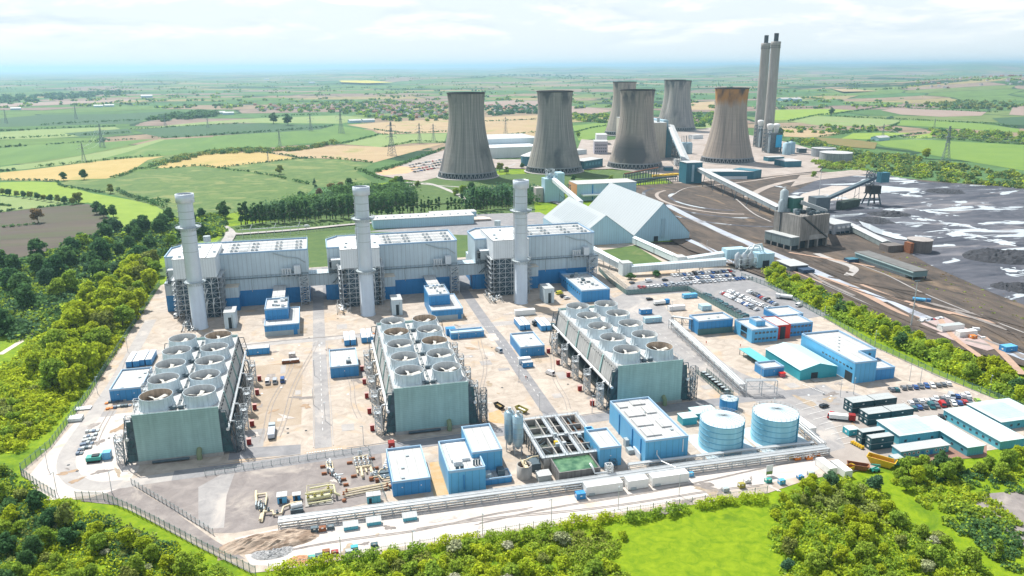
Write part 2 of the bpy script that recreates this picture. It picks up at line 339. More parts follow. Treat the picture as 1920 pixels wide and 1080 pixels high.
FIELDS = [
 ('pink', [(0, 201), (0, 194), (120, 190), (240, 186), (262, 188), (130, 195)]),
 ('dark', [(0, 222), (80, 215), (215, 214), (330, 208), (300, 214), (250, 232), (0, 238)]),  # field in shade, the shade put into its dark green colour
 ('pale', [(0, 262), (0, 248), (70, 243), (215, 238), (245, 249), (100, 259)]),
 ('dark', [(120, 250), (240, 241), (250, 250), (150, 256)]),
 ('green', [(0, 311), (0, 277), (90, 271), (180, 268), (262, 262), (288, 261), (160, 290), (60, 304)]),
 ('green', [(190, 297), (240, 283), (305, 262), (400, 257), (400, 281), (330, 290), (300, 292)]),
 ('pale', [(0, 318), (0, 313), (90, 303), (240, 276), (300, 261), (310, 262), (240, 285), (190, 298), (130, 308), (40, 318)]),
 ('tan', [(0, 324), (0, 338), (60, 338.5), (103, 339), (150, 337), (200, 335), (241, 324), (262, 310), (277, 300), (310, 293), (240, 297), (180, 303), (60, 318)]),
 ('tan', [(289, 316), (330, 314), (375, 311), (407, 315), (480, 306), (560, 297), (494, 286), (430, 286.5), (368, 289), (345, 296), (320, 303)]),
 ('pasture', [(118, 348), (112, 341), (150, 339), (200, 336), (245, 324), (282, 318), (371, 312), (407, 317), (482, 327), (535, 334), (578, 346), (590, 352), (560, 376), (450, 397), (370, 412), (320, 420), (300, 400), (240, 372), (180, 358)]),
 ('pasture', [(412, 315), (490, 306), (564, 298), (597, 297), (684, 305), (701, 307), (667, 322), (701, 344), (640, 352), (583, 350), (535, 334), (480, 324)]),
 ('tan2', [(503, 286), (570, 279), (636, 273), (730, 276), (833, 269), (701, 305), (629, 298), (568, 296)]),
 ('pale', [(641, 270), (672, 262), (710, 253), (838, 250), (833, 267), (776, 268), (713, 276)]),
 ('tan2', [(650, 234), (740, 228), (838, 222), (1010, 216), (1010, 278), (905, 282), (838, 249), (718, 252), (700, 243)]),
 ('green', [(400, 255), (525, 247), (564, 245), (631, 235), (698, 245), (710, 252), (672, 261), (636, 269), (568, 269), (520, 276), (400, 281)]),
 ('dark', [(250, 243), (330, 238), (440, 231), (580, 234), (625, 236), (600, 243), (520, 248), (400, 254), (310, 259), (275, 252)]),  # shaded strip, its shade painted as a darker green
 ('pale', [(235, 243), (380, 229), (480, 222), (640, 216), (690, 222), (640, 232), (440, 230), (330, 237)]),
 ('lime', [(0, 342), (60, 340.5), (105, 342), (170, 362), (240, 374), (290, 385), (306, 395), (312, 408), (292, 426), (240, 432), (212, 424), (205, 405), (195, 388), (165, 380), (150, 382), (130, 372), (0, 366)]),
 ('pale', [(0, 368), (60, 371), (130, 378), (110, 384), (70, 390), (0, 398)]),
 ('plough', [(0, 399), (75, 390), (120, 386), (165, 383), (190, 392), (203, 410), (198, 428), (185, 442), (150, 456), (110, 466), (50, 480), (0, 492)]),
 ('bright', [(1073, 236), (1140, 228), (1135, 258), (1085, 264)]),
 ('pink', [(1072, 199), (1110, 202), (1148, 208), (1120, 214), (1072, 215)]),
 ('pink', [(820, 196), (960, 188), (1072, 190), (1040, 200), (840, 205)]),
 ('pale', [(1290, 232), (1345, 228), (1340, 250), (1295, 252)]),
 ('tan2', [(1296, 192), (1340, 190), (1340, 206), (1290, 206)]),
 ('bright', [(1640, 268), (1660, 264), (1715, 261), (1800, 266), (1920, 272), (1920, 320), (1840, 307), (1752, 292), (1702, 280), (1660, 275)]),
 ('lime', [(1577, 260), (1600, 250), (1650, 249), (1710, 249), (1670, 256), (1635, 262)]),
 ('lime', [(1690, 258), (1745, 250), (1750, 258), (1720, 260)]),
 ('bright', [(1682, 235), (1690, 225), (1760, 227), (1840, 232), (1912, 242), (1910, 249), (1860, 246), (1750, 238)]),
 ('pale', [(1482, 228), (1527, 217), (1600, 221), (1687, 225), (1684, 230), (1652, 237), (1540, 236)]),
 ('lime', [(1452, 206), (1500, 205), (1552, 204), (1605, 207), (1555, 215), (1515, 219), (1477, 225), (1452, 226)]),
 ('tan2', [(1715, 186), (1727, 182), (1780, 182.5), (1840, 184), (1862, 189), (1780, 188)]),
 ('pink', [(1652, 207), (1677, 203), (1760, 206), (1850, 210), (1840, 217), (1765, 219), (1690, 215)]),
 ('tan2', [(1465, 240), (1520, 243), (1582, 250), (1550, 256), (1510, 258), (1470, 256)]),
 ('pink', [(1892, 215), (1902, 195), (1920, 192), (1920, 217)]),
 ('dark', [(1860, 222), (1920, 219), (1920, 236), (1880, 234)]),
 ('scrub', [(1528, 258), (1587, 261), (1645, 268), (1640, 280), (1600, 277), (1550, 270)]),
 ('green', [(1580, 186), (1640, 184), (1700, 187), (1690, 196), (1620, 199), (1580, 194)]),
 ('tan2', [(1560, 172), (1690, 168), (1730, 171), (1690, 176), (1580, 178)]),
 ('rape', [(636, 154), (690, 153.5), (737, 158), (690, 159.5), (640, 157.5)]),
 ('pale', [(1455, 185), (1560, 180), (1570, 186), (1460, 192)]),
]
for i, (k, pl) in enumerate(FIELDS):
    far = min(p[1] for p in pl) < 175
    sheet('field', PL(pl), (14 if far else .10)+.02*i, FT[k])

# ---------------------------------------------------------------- ground of the two power stations
M_sand = G('dusty_concrete', (.32, .272, .228), (.51, .445, .38), .13, (.46, .34, .225), .035, .54, bump=.08, w3=.16, detail=14, dist=1.4)
M_white = G('pale_hardstanding', (.46, .415, .38), (.60, .555, .52), .14, (.54, .43, .335), .05, .57, bump=.05)
M_grey = G('grey_gravel', (.185, .165, .16), (.29, .26, .245), .16, (.37, .33, .295), .05, .56, bump=.2, detail=14)
M_asph = G('asphalt', (.20, .20, .21), (.285, .28, .285), .2, (.32, .30, .285), .04, .58, bump=.03)
M_asph2 = G('worn_asphalt', (.25, .24, .24), (.36, .345, .335), .15, (.43, .395, .365), .04, .55, bump=.03)
M_path = G('pale_concrete_road', (.32, .30, .29), (.41, .39, .37), .2, (.46, .42, .385), .06, .55, bump=.03)
M_grass = G('mown_grass', (.15, .25, .012), (.25, .33, .02), .12, (.10, .18, .015), .05, .58, bump=.3)
M_mead = G('meadow', (.10, .19, .003), (.225, .31, .008), .30, (.085, .165, .006), .045, .54, bump=.4, detail=13)
M_lawn = G('dull_grass', (.06, .112, .034), (.098, .152, .043), .1, (.13, .165, .06), .03, .6)
M_mud = G('brown_ballast', (.042, .037, .035), (.128, .10, .08), .05, (.20, .145, .098), .018, .57, bump=.4, detail=14, dist=1.2, stretch=(1.6, .5, 1), rot=.65)
M_pave = G('pale_yard', (.27, .23, .20), (.42, .365, .33), .05, (.27, .20, .15), .015, .58)
M_wet = G('wet_road', (.33, .36, .42), (.46, .49, .54), .06, (.20, .20, .22), .03, .56, rough=.35)
M_orange = G('rust_sand', (.47, .29, .12), (.48, .38, .25), .3)
def coal_material():
    """dark coal dust with rutted wet patches; water stands where the ground dips"""
    mt = G('coal_yard_earth', (.036, .042, .058), (.13, .132, .152), .022, (.23, .215, .22), .008, .59, bump=.5, dist=1.6, stretch=(.6, 1.7, 1), rot=-.9, w3=.12, detail=14)
    t = mt.node_tree; N = t.nodes.new; L = t.links.new; b = t.nodes['Principled BSDF']; o = t.nodes['Material Output']
    tc = N('ShaderNodeTexCoord'); mp = N('ShaderNodeMapping'); mp.inputs['Scale'].default_value = (.5, 1.25, 1); mp.inputs['Rotation'].default_value = (0, 0, -.75); L(tc.outputs['Object'], mp.inputs['Vector'])
    n = N('ShaderNodeTexNoise'); n.inputs['Scale'].default_value = .027; n.inputs['Detail'].default_value = 9; n.inputs['Roughness'].default_value = .55; n.inputs['Distortion'].default_value = 1.1; L(mp.outputs[0], n.inputs['Vector'])
    r = N('ShaderNodeMapRange'); r.inputs['From Min'].default_value = .565; r.inputs['From Max'].default_value = .58; L(n.outputs['Fac'], r.inputs['Value'])
    w = N('ShaderNodeBsdfPrincipled'); w.inputs['Base Color'].default_value = (.46, .50, .53, 1); w.inputs['Roughness'].default_value = .08; w.inputs['Specular IOR Level'].default_value = 1.0
    x = N('ShaderNodeMixShader'); L(r.outputs['Result'], x.inputs[0]); L(b.outputs[0], x.inputs[1]); L(w.outputs[0], x.inputs[2]); L(x.outputs[0], o.inputs['Surface'])
    return mt
M_coal = coal_material()
sheet('grass_ground', PL([(0, 1300), (0, 900), (0, 640), (0, 500), (110, 468), (200, 440), (330, 410), (700, 345), (840, 330), (1130, 300), (1250, 340), (1300, 420), (1920, 600), (1920, 1300)]), .02, M_mead)
sheet('lawn', PL([(330, 530), (420, 440), (430, 425), (700, 388), (1000, 365), (1010, 475), (600, 515)]), .09, M_lawn)
sheet('lawn', PL([(700, 350), (820, 335), (1130, 320), (1260, 322), (1240, 335), (1150, 352), (1000, 372), (760, 388)]), 1.02, M_lawn)
sheet('pale_yard', PL([(1060, 320), (1075, 300), (1090, 262), (1130, 265), (1260, 250), (1330, 240), (1480, 268), (1560, 292), (1530, 330), (1400, 345), (1270, 350), (1240, 330), (1150, 318)]), 1.04, M_pave)
sheet('pale_yard', PL([(698, 328), (745, 312), (838, 281), (930, 300), (1000, 300), (1000, 318), (930, 316), (840, 328), (790, 342), (745, 336)]), 1.06, M_pave)
sheet('bare_patch', PL([(703, 325), (742, 313), (790, 315), (765, 326), (720, 330)]), 1.08, G('orange_earth', (.50, .30, .17), (.58, .38, .22), .05))
sheet('ballast_ground', PL([(1130, 352), (1270, 345), (1420, 335), (1530, 322), (1640, 330), (1760, 342), (1920, 354), (1920, 690), (1700, 630), (1440, 525), (1290, 470), (1200, 420)]), 1.05, M_mud)
sheet('coal_yard', PL([(1480, 365), (1530, 340), (1640, 326), (1730, 342), (1920, 354), (1920, 575), (1860, 552), (1740, 498), (1690, 468), (1600, 440), (1545, 415), (1500, 400)]), 1.10, M_coal)
sheet('pale_yard', PL([(1482, 352), (1500, 330), (1620, 318), (1640, 326), (1540, 338)]), 1.14, M_pave)
sheet('pale_yard', PL([(1470, 395), (1505, 365), (1560, 350), (1640, 352), (1650, 372), (1560, 378), (1500, 398)]), 1.15, G('pale_dust', (.36, .32, .29), (.46, .41, .37), .05))
# compound of the gas plant
COMP = PL([(300, 536), (232, 640), (165, 745), (95, 838), (40, 884), (40, 892), (105, 933), (140, 937), (195, 938), (240, 955), (300, 987), (380, 1030), (470, 1075), (520, 1070), (760, 1032), (1000, 993), (1200, 962), (1440, 925), (1520, 898), (1700, 868), (1920, 835), (1920, 770), (1760, 704), (1640, 650), (1545, 595), (1440, 520), (1330, 478), (1290, 455)])+[(205, 585), (172, 566), (-98, 562)]
sheet('compound_ground', COMP, .12, M_sand)
sheet('asphalt_yard', PL([(690, 434), (760, 426), (880, 402), (1012, 398), (1062, 422), (1010, 446)]), .10, M_asph)

# ---------------------------------------------------------------- materials of the plant
m_grey = mat('pale_grey_cladding', (.55, .655, .71), .5, rib=2.6, var=.08, scale=.08, streak=.10)
m_greyv = mat('pale_grey_cladding_side', (.55, .655, .71), .5, rib=0.9, ribdir='Y', var=.08, scale=.08, streak=.10)
m_white = mat('white_cladding', (.70, .74, .76), .5, rib=1.4, var=.06, scale=.08, streak=.06)
m_blue = mat('deep_blue_cladding', (.03, .235, .52), .45, rib=0.9, var=.12, scale=.1, streak=.12)
m_bluel = mat('bright_blue_cladding', (.04, .265, .57), .45, rib=2.4, var=.10, scale=.12, streak=.08)
m_sky = mat('sky_blue_cladding', (.11, .41, .68), .45, rib=2.4, var=.08, scale=.12, streak=.06)
m_teal = mat('teal_cladding', (.04, .36, .43), .45, rib=0.8, var=.1, scale=.12)
m_teal2 = mat('cyan_cladding', (.10, .40, .50), .5, rib=1.2, var=.08, scale=.2)
m_sage = mat('grey_green_sheeting', (.33, .505, .485), .55, rib=.8, ribdir='Z', var=.14, scale=.14, streak=.15)
m_roof = mat('white_roof_membrane', (.46, .465, .46), .6, var=.16, scale=.22, rib=3.2)
m_roofg = mat('grey_roof_sheet', (.44, .46, .46), .6, rib=1.0, var=.12, scale=.15)
m_rooft = mat('pale_green_roof_sheet', (.52, .66, .66), .5, rib=1.0, var=.07, scale=.15)
m_parap = mat('parapet_blue', (.30, .46, .62), .5, var=.06)
m_steel = mat('galvanised_steel', (.50, .54, .565), .45, .3, var=.15, scale=.5)
m_dsteel = mat('weathered_steelwork', (.085, .125, .15), .55, .2, var=.3, scale=.4)
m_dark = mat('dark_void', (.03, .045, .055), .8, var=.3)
m_stack = mat('stack_steel', (.60, .66, .72), .38, .25, var=.07, scale=.15, streak=.06)
m_pipe = mat('insulated_pipe', (.68, .70, .70), .35, .3, var=.1, scale=.3)
m_cream = mat('cream_pipework', (.62, .53, .36), .5, var=.15, scale=.8)
m_conc = mat('concrete', (.40, .385, .36), .8, var=.18, scale=.3, streak=.15, bump=.1)
m_fan = mat('fan_stack_panels', (.64, .73, .77), .5, var=.10, scale=.5, streak=.15)
m_fanin = mat('fan_stack_inside', (.62, .645, .645), .7, var=.15, scale=.8, streak=.15)
m_blade = mat('fan_blade', (.66, .64, .58), .5, var=.15)
m_red = mat('red_paint', (.27, .014, .012), .5, var=.15)
m_redl = mat('signal_red_cladding', (.60, .02, .012), .5, rib=.8, var=.08)
m_white2 = mat('white_container', (.78, .78, .76), .5, var=.06, rib=.5)
m_cont = mat('dark_teal_container', (.018, .075, .095), .5, var=.15, rib=.35, scale=.5)
m_glass = mat('window_glass', (.02, .045, .07), .08, var=.2, spec=.9)
m_yel = mat('yellow_paint', (.66, .42, .02), .5, var=.15)
m_org = mat('orange_paint', (.64, .20, .03), .5, var=.15)
m_green = mat('machine_green', (.04, .32, .27), .5, var=.15)
m_rust = mat('rusty_steel', (.26, .10, .045), .8, var=.35, scale=1.)
m_olive = mat('olive_paint', (.30, .27, .05), .6, var=.2)
m_black = mat('black_rubber', (.015, .015, .017), .6, var=.2)
m_pv = mat('solar_panel', (.44, .54, .66), .35, var=.15, rib=1.7, ribdir='X', spec=.7)
m_grill = mat('louvre_grey', (.36, .42, .44), .5, var=.1)

# ---------------------------------------------------------------- roads and ground patches inside the fence
def road(name, pts, w, z, m=None, k=6): return struct(ribbon(smooth_line(pts, k), w, z).build(name, m or M_asph, origin=(0, 0, 0)))
sheet('pale_yard', [(-108, 283), (-100, 262), (-72, 262), (-72, 330), (-104, 330)], .16, M_white)
sheet('pale_yard', PL([(520, 992), (760, 960), (1100, 915), (1380, 868), (1560, 838), (1600, 850), (1510, 892), (1200, 955), (760, 1024), (520, 1062), (470, 1060), (440, 1010)]), .18, M_white)
sheet('gravel_yard', PL([(245, 908), (330, 898), (440, 880), (690, 846), (715, 850), (722, 935), (520, 985), (440, 1000), (395, 1000), (330, 962)]), .20, M_grey)
sheet('gravel_yard', PL([(150, 940), (245, 910), (330, 962), (400, 1012), (460, 1048), (430, 1048), (330, 998), (240, 950)]), .22, M_grey)
sheet('asphalt_yard', PL([(372, 914), (415, 890), (440, 888), (425, 930), (420, 990), (398, 992), (372, 985)]), .24, M_asph2)
sheet('gravel_yard', [(-40, 284), (-28, 284), (-28, 300), (-40, 300)], .2, M_asph2)
sheet('asphalt_yard', [(-40, 276), (-14, 274), (-14, 282), (-40, 285)], .25, M_asph)
sheet('sand_patch', [(-36, 300), (-14, 300), (-14, 372), (-36, 372)], .2, G('ochre_sand', (.33, .265, .20), (.42, .35, .28), .1, (.29, .215, .145), .05, .55))
sheet('orange_ground', PL([(805, 868), (822, 866), (842, 930), (814, 934)]), .22, M_orange)
sheet('orange_ground', PL([(916, 775), (938, 768), (950, 796), (918, 792)]), .22, M_orange)
road('perimeter_road', [P(*q) for q in [(283, 600), (250, 660), (215, 720), (180, 772), (150, 815), (128, 850), (125, 880), (142, 902), (175, 912), (230, 908), (300, 897), (420, 881)]], 6.2, .26, M_path)
road('cross_road', [(-58, 269), (-20, 269.5), (40, 271.5), (111, 275.5), (180, 277), (215, 276)], 7.2, .28, M_asph)
road('site_road', [(-5.6, 277), (-5.6, 320), (-5.8, 400), (-5.6, 470), (-5.6, 560)], 6.4, .30, M_asph2)
road('site_road', [(87, 280), (87, 330), (87.5, 376), (86.5, 405), (86.4, 470), (86.6, 560)], 6.2, .31, M_asph)
road('cross_road', [(-90, 405), (-40, 404), (40, 404), (87, 404), (150, 403), (176, 403)], 7, .27, M_path)
road('site_road', [(168, 500), (169, 460), (170, 420), (171.5, 380), (174, 330), (176, 300), (179, 279)], 9, .33, M_asph2)
sheet('asphalt_yard', PL([(1150, 560), (1178, 546), (1240, 566), (1265, 600), (1290, 640), (1390, 700), (1480, 735), (1430, 760), (1300, 700), (1220, 620)]), .235, M_asph2)
sheet('asphalt_car_park', PL([(1168, 545), (1190, 530), (1340, 503), (1390, 505), (1436, 520), (1560, 590), (1500, 600), (1420, 612), (1360, 585), (1300, 548), (1180, 556)]), .24, M_asph)
sheet('asphalt_car_park', PL([(1430, 760), (1500, 730), (1620, 742), (1700, 720), (1900, 770), (1900, 800), (1640, 880), (1560, 880), (1500, 800)]), .24, G('sandy_asphalt', (.30, .265, .24), (.37, .33, .30), .12, (.41, .36, .32), .04, .55))
sheet('asphalt_car_park', PL([(1436, 742), (1520, 728), (1600, 735), (1640, 752), (1560, 790), (1585, 840), (1550, 850), (1490, 790)]), .26, M_asph2)
sheet('brick_paving', PL([(1690, 875), (1780, 862), (1850, 858), (1850, 835), (1790, 832), (1690, 850)]), .27, G('brown_paving', (.24, .14, .11), (.30, .18, .14), .2))
sheet('asphalt_yard', [(-9.9, 478), (1.6, 478), (1.6, 562), (-9.9, 562)], .2, M_asph); sheet('asphalt_yard', [(82.8, 478), (94.4, 478), (94.4, 562), (82.8, 562)], .2, M_asph)
sheet('lawn', PL([(300, 505), (420, 452), (690, 432), (700, 445), (560, 480), (300, 520)]), .16, M_lawn)  # darker grass tone stands in for cloud shade on this strip
sheet('dark_yard', [(170, 505), (150, 560), (-100, 560), (-100, 513), (-12, 512), (60, 512), (170, 512)], .14, M_asph)
sheet('grass_plot', PL([(1128, 470), (1190, 460), (1243, 492), (1240, 504), (1175, 500)]), .2, M_lawn)
sheet('ballast_ground', PL([(1195, 455), (1300, 452), (1360, 490), (1330, 500), (1260, 492)]), .2, M_mud)
# painted lines
M_line = mat('white_road_paint', (.75, .75, .72), .7, var=.1)
def dashes(name, a, b, n, w=.5, l=.5, z=.36):
    mb = MB(); a = Vector(a); b = Vector(b); d = (b-a); s = d/n; u = d.normalized(); q = Vector((-u.y, u.x))
    for i in range(n):
        c = a+s*(i+.5); h = s.length*l/2
        p = [c-u*h-q*w/2, c+u*h-q*w/2, c+u*h+q*w/2, c-u*h+q*w/2]; mb.quad(*[(*k, z) for k in p])
    return struct(mb.build(name, M_line, origin=(0, 0, 0)))
dashes('road_marking', (-12, 273.8), (1.5, 274.3), 14, .5, .55); dashes('road_marking', (78, 400), (96, 400), 16, .5, .55)
dashes('road_marking', (-5.6, 290), (-5.6, 395), 18, .18, .4); dashes('road_marking', (87, 300), (87, 395), 16, .18, .4)
dashes('road_marking', (171.5, 390), (178, 285), 18, .2, .4); dashes('road_marking', P(1505, 722), P(1545, 738), 14, .5, .6); dashes('road_marking', (17, 262), (14, 247), 12, .8, .5)
for k in range(9):
    a = P(1492+k*11, 760+k*9.3); b = P(1524+k*11, 752+k*9.3); dashes('parking_line', a, b, 1, .16, 1)
for k in range(11):
    a = P(1690+k*16, 764-k*2.4); dashes('parking_line', a, (a[0], a[1]+5), 1, .14, 1)
# kerbs
for pts in ([(-9.2, 278), (-9.2, 380), (-9.2, 398)], [(-1.8, 278), (-1.8, 380), (-1.8, 398)], [(-50, 273.6), (-20, 273.8), (-14, 274)], [(3, 274.5), (40, 276.2), (80, 278)], [(94, 279), (112, 280)]):
    mb = MB()
    for a, b in zip(pts, pts[1:]): mb.beam((*a, .2), (*b, .2), .35, .14)
    struct(mb.build('kerb', M_path))

# ---------------------------------------------------------------- mechanical draught cooling cells
def cooling_block(u0, label, side):
    """ten fan cells in a long block; side = the long face the camera sees"""
    v0, v1, W_, Z = 281.0, 364.0, 29.6, 18.6; u1 = u0+W_
    t = thing('fan_cooling_block', label, 'cooling block', ((u0+u1)/2, (v0+v1)/2, 0), 'fan cooling blocks')
    mb = MB().box(u0, u1, v0, v0+.4, 1.2, Z+1.0)
    mb.build('end_wall', m_sage, t); MB().box(u0, u1, v1-.4, v1, 1.2, Z+1.0).build('end_wall', m_sage, t)
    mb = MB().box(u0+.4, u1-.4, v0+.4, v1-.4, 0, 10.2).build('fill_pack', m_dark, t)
    mb = MB().box(u0-.2, u1+.2, v0-.6, v1+.6, 0, 1.3).build('basin', m_conc, t)
    mb = MB().box(u0, u1, v0+.4, v1-.4, Z-.5, Z)
    mb.build('deck', m_roof, t)
    mb = MB()
    for pts in ([(u0, v0+.3, Z), (u1, v0+.3, Z)], [(u0, v0, Z), (u0, v1, Z)], [(u1, v0, Z), (u1, v1, Z)], [(u0, v1, Z), (u1, v1, Z)]): mb.rail(pts, 1.3, 2.6, .09)
    mb.build('handrail', m_steel, t)
    for s, ue in ((-1, u0), (1, u1)):
        up = MB(); sl = MB(); fr = MB(); vents = MB()
        for k in range(5):
            a = v0+.8+k*16.3; b = a+15.1
            up.quad((ue+s*.1, a, Z-.2), (ue+s*.1, b, Z-.2), (ue+s*1.6, b, 10.2), (ue+s*1.6, a, 10.2))
            for q in range(7):
                y = a+1.2+q*2.1; vents.box(ue+s*.3-.12, ue+s*.3+.28, y, y+.55, Z-1.6-.3*(q % 2), Z-1.0-.3*(q % 2))
        for k in range(6):
            fins = MB(); y = v0+.8+k*16.25; fins.add([(ue, y-.55, Z), (ue+s*.35, y-.55, Z), (ue+s*2.1, y-.55, 10), (ue, y-.55, 10), (ue, y+.55, Z), (ue+s*.35, y+.55, Z), (ue+s*2.1, y+.55, 10), (ue, y+.55, 10)],
                                            [(0, 1, 2, 3), (7, 6, 5, 4), (1, 5, 6, 2), (0, 4, 5, 1), (3, 2, 6, 7)]); fins.build('casing_fin', m_dsteel if k in (0, 5) else m_sage, t)
        for k in range(9):
            z = 1.6+k*.95; x = ue+s*(.5+.33*(z/10)*3); sl.quad((x, v0+.5, z), (x, v1-.5, z), (x+s*.8, v1-.5, z+.45), (x+s*.8, v0+.5, z+.45))
        for k in range(11):
            y = v0+.4+k*8.2; fr.beam((ue+s*4.4, y, 0), (ue+s*1.9, y, 10), .3); fr.beam((ue+s*4.4, y, 0), (ue, y, 9.6), .16)
        fr.beam((ue+s*4.4, v0, .4), (ue+s*4.4, v1, .4), .3)
        # braced end bays, open steelwork beside the end wall
        for y in (v0+.1, v1-.1):
            c = [(ue, 1), (ue+s*4.6, 1), (ue+s*4.0, 9.5), (ue+s*2.4, 18), (ue, 18)]
            for q in range(5): fr.beam((c[q][0], y, c[q][1]), (c[(q+1) % 5][0], y, c[(q+1) % 5][1]), .28)
            for z in (4, 7, 10, 13): fr.beam((ue, y, z), (ue+s*(4.4-.12*z), y, z), .16); fr.beam((ue, y, z), (ue+s*(4.2-.12*z), y, z+3), .16)
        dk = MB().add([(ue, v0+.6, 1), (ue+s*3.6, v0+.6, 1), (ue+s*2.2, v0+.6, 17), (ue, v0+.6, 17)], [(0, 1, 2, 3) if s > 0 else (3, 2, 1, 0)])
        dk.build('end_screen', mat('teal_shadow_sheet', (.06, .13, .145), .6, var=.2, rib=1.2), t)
        up.build('upper_casing', mat('weathered_casing', (.46, .465, .45), .6, var=.15, scale=.2, streak=.25, rib=2.0, ribdir='Y'), t); vents.build('inspection_vents', m_dark, t)['kind'] = 'stuff'
        sl.build('inlet_louvre', mat('inlet_louvre', (.10, .17, .19), .6, var=.15), t); fr.build('inlet_frame', m_dsteel, t)
        MB().tube([(ue+s*2.5, v0-.4, 10.4), (ue+s*2.5, v1+.4, 10.4)], .62, 10).build('header_pipe', m_pipe, t)
        for k in range(5):
            y = v0+2.2+k*16.3
            tw = MB().lattice(ue+s*5.2, ue+s*7.6, y, y+2.4, 0, 11.0, 2.2, .2); tw.box(min(ue+s*5.0, ue+s*7.8), max(ue+s*5.0, ue+s*7.8), y-.1, y+2.5, 8.9, 9.0)
            for z in (2.2, 4.4, 6.6): tw.beam((ue+s*5.4, y+.3, z), (ue+s*7.4, y+2.1, z+2.2), .5, .12)
            tw.build('riser_tower', m_steel, t)
            MB().tube([(ue+s*4.6, y+3.2, .5), (ue+s*4.6, y+3.2, 10.2), (ue+s*4.3, y+3.2, 10.9), (ue+s*3.0, y+3.2, 11.0)], .38, 8).build('riser_pipe', m_pipe, t)
    for i in range(2):
        for k in range(5):
            x = u0+7.2+i*15.2; y = v0+8.6+k*16.2
            prof = [(6.35, Z), (5.95, Z+.9), (5.7, Z+2.2), (5.65, Z+3.6), (5.75, Z+4.8)]
            fs = MB().lathe(prof, x, y, 40)
            for q in range(20):
                a = 6.2832*q/20
                for j in range(len(prof)-1):
                    (r0, z0), (r1, z1) = prof[j], prof[j+1]; fs.beam((x+(r0+.06)*math.cos(a), y+(r0+.06)*math.sin(a), z0), (x+(r1+.06)*math.cos(a), y+(r1+.06)*math.sin(a), z1), .2)
            fs.lathe([(5.75, Z+4.8), (5.88, Z+4.8), (5.88, Z+4.6)], x, y, 40)
            fo = fs.build('fan_stack', m_fan, t)
            rusty = (side, i, k) in RUSTY
            MB().lathe([(5.7, Z+4.79), (5.6, Z+3.6), (5.65, Z+2.2), (5.7, Z+1.4)], x, y, 40).build('inner_lining', m_rustl if rusty else m_fanin, fo)
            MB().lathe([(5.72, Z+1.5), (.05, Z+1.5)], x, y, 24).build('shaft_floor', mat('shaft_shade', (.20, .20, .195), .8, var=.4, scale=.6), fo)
            bl = MB(); a0 = random.random()*3
            for q in range(5):
                a = a0+q*1.2566; c, s_ = math.cos(a), math.sin(a)
                r = [(.8, -.4), (5.3, -.85), (5.3, .85), (.8, .4)]
                p = [(x+p_*c-q_*s_, y+p_*s_+q_*c, Z+2.7+(.3 if q_ > 0 else -.2)) for p_, q_ in r]; bl.quad(*p); bl.quad(*p[::-1])
            bl.lathe([(1.0, Z+2.3), (1.0, Z+3.0), (.1, Z+3.3)], x, y, 12)
            bl.build('fan', m_blade, fo)
            dr = MB(); xx = x+(7.5 if i == 0 else -7.5)+random.uniform(-.2, .2)
            xm = u0+W_/2-(1.35 if i == 0 else -1.35)
            dr.tube([(xm-.9, y-4.5, Z+.75), (xm+.9, y-4.5, Z+.75)], .75, 10); dr.box(xm-.7, xm+.7, y-5.0, y-4.0, Z, Z+.4); dr.tube([(xm, y-4.5, Z+.8), (x, y-1, Z+.8)], .18, 6)
            dr.build('fan_motor', m_dsteel, t)
    pr = MB(); c = u0+W_/2
    for o_ in (-.3, .3): pr.tube([(c+o_, v0+4, Z+.5), (c+o_, v1-3, Z+.5)], .14, 6)
    for k in range(12): pr.box(c-.6, c+.6, v0+5+k*6.6, v0+5.3+k*6.6, Z, Z+.4)
    pr.build('deck_pipe', m_dsteel, t)
    # large bore pipework under the near end wall
    pb = MB().tube([(u0+W_*.72, v0-1.6, 0), (u0+W_*.72, v0-1.6, 2.6), (u0+W_*.72, v0+.3, 3.6)], .95, 10)
    pb.build('elbow_pipe', m_olivep, t)
    MB().tube([(u0+5, v0-1.2, .9), (u0+W_*.6, v0-1.2, .9)], .5, 8).build('low_pipe', m_dsteel, t)
    # access ladder tower at the near corner
    MB().lattice(u1+5.2, u1+7.6, v0+.5, v0+3, 0, 15, 2.5, .18).build('stair_tower', m_dsteel, t)
    return t
m_olivep = mat('olive_green_pipe', (.20, .25, .14), .5, var=.2)
m_rustl = mat('rust_stained_lining', (.56, .44, .33), .7, var=.3, scale=.7, streak=.3)
RUSTY = {('left', 1, 4), ('middle', 1, 2), ('right', 1, 0), ('left', 0, 0), ('middle', 0, 3), ('middle', 1, 4)}
cooling_block(-71.6, 'long white block of ten fans nearest the left fence', 'left')
cooling_block(22.4, 'long block of ten white fans between the two site roads', 'middle')
cooling_block(115.4, 'long block of ten white fans nearest the car parks', 'right')
for u0, where, s in ((-71.6, 'left', 1), (22.4, 'middle', -1), (115.4, 'right', -1)):
    ue = u0+29.6 if s > 0 else u0
    for k in range(5):
        y = 281+6.2+k*16.3; x = ue+s*(8.0 if where == 'left' else 8.0)
        t = thing('valve_cabinet', '', 'cabinet', (x+.9*s, y, 0), 'red valve cabinets beside the cooling blocks')
        t['label'] = 'red valve cabinet, %s on the %s' % (['nearest one', 'second nearest', 'middle one', 'second farthest', 'farthest one'][k], {'left': 'right flank of the leftmost fan block', 'middle': 'left flank of the middle fan block', 'right': 'left flank of the rightmost fan block'}[where])
        MB().box(x-.1 if s > 0 else x-1.5, x+1.5 if s > 0 else x+.1, y-.7, y+.7, .15, 2.5).build('cabinet_body', m_red, t)
        MB().box(x-.2 if s > 0 else x-1.6, x+1.6 if s > 0 else x+.2, y-.8, y+.8, 2.5, 2.62).build('lid', mat('pink_lid', (.55, .3, .28), .6), t)

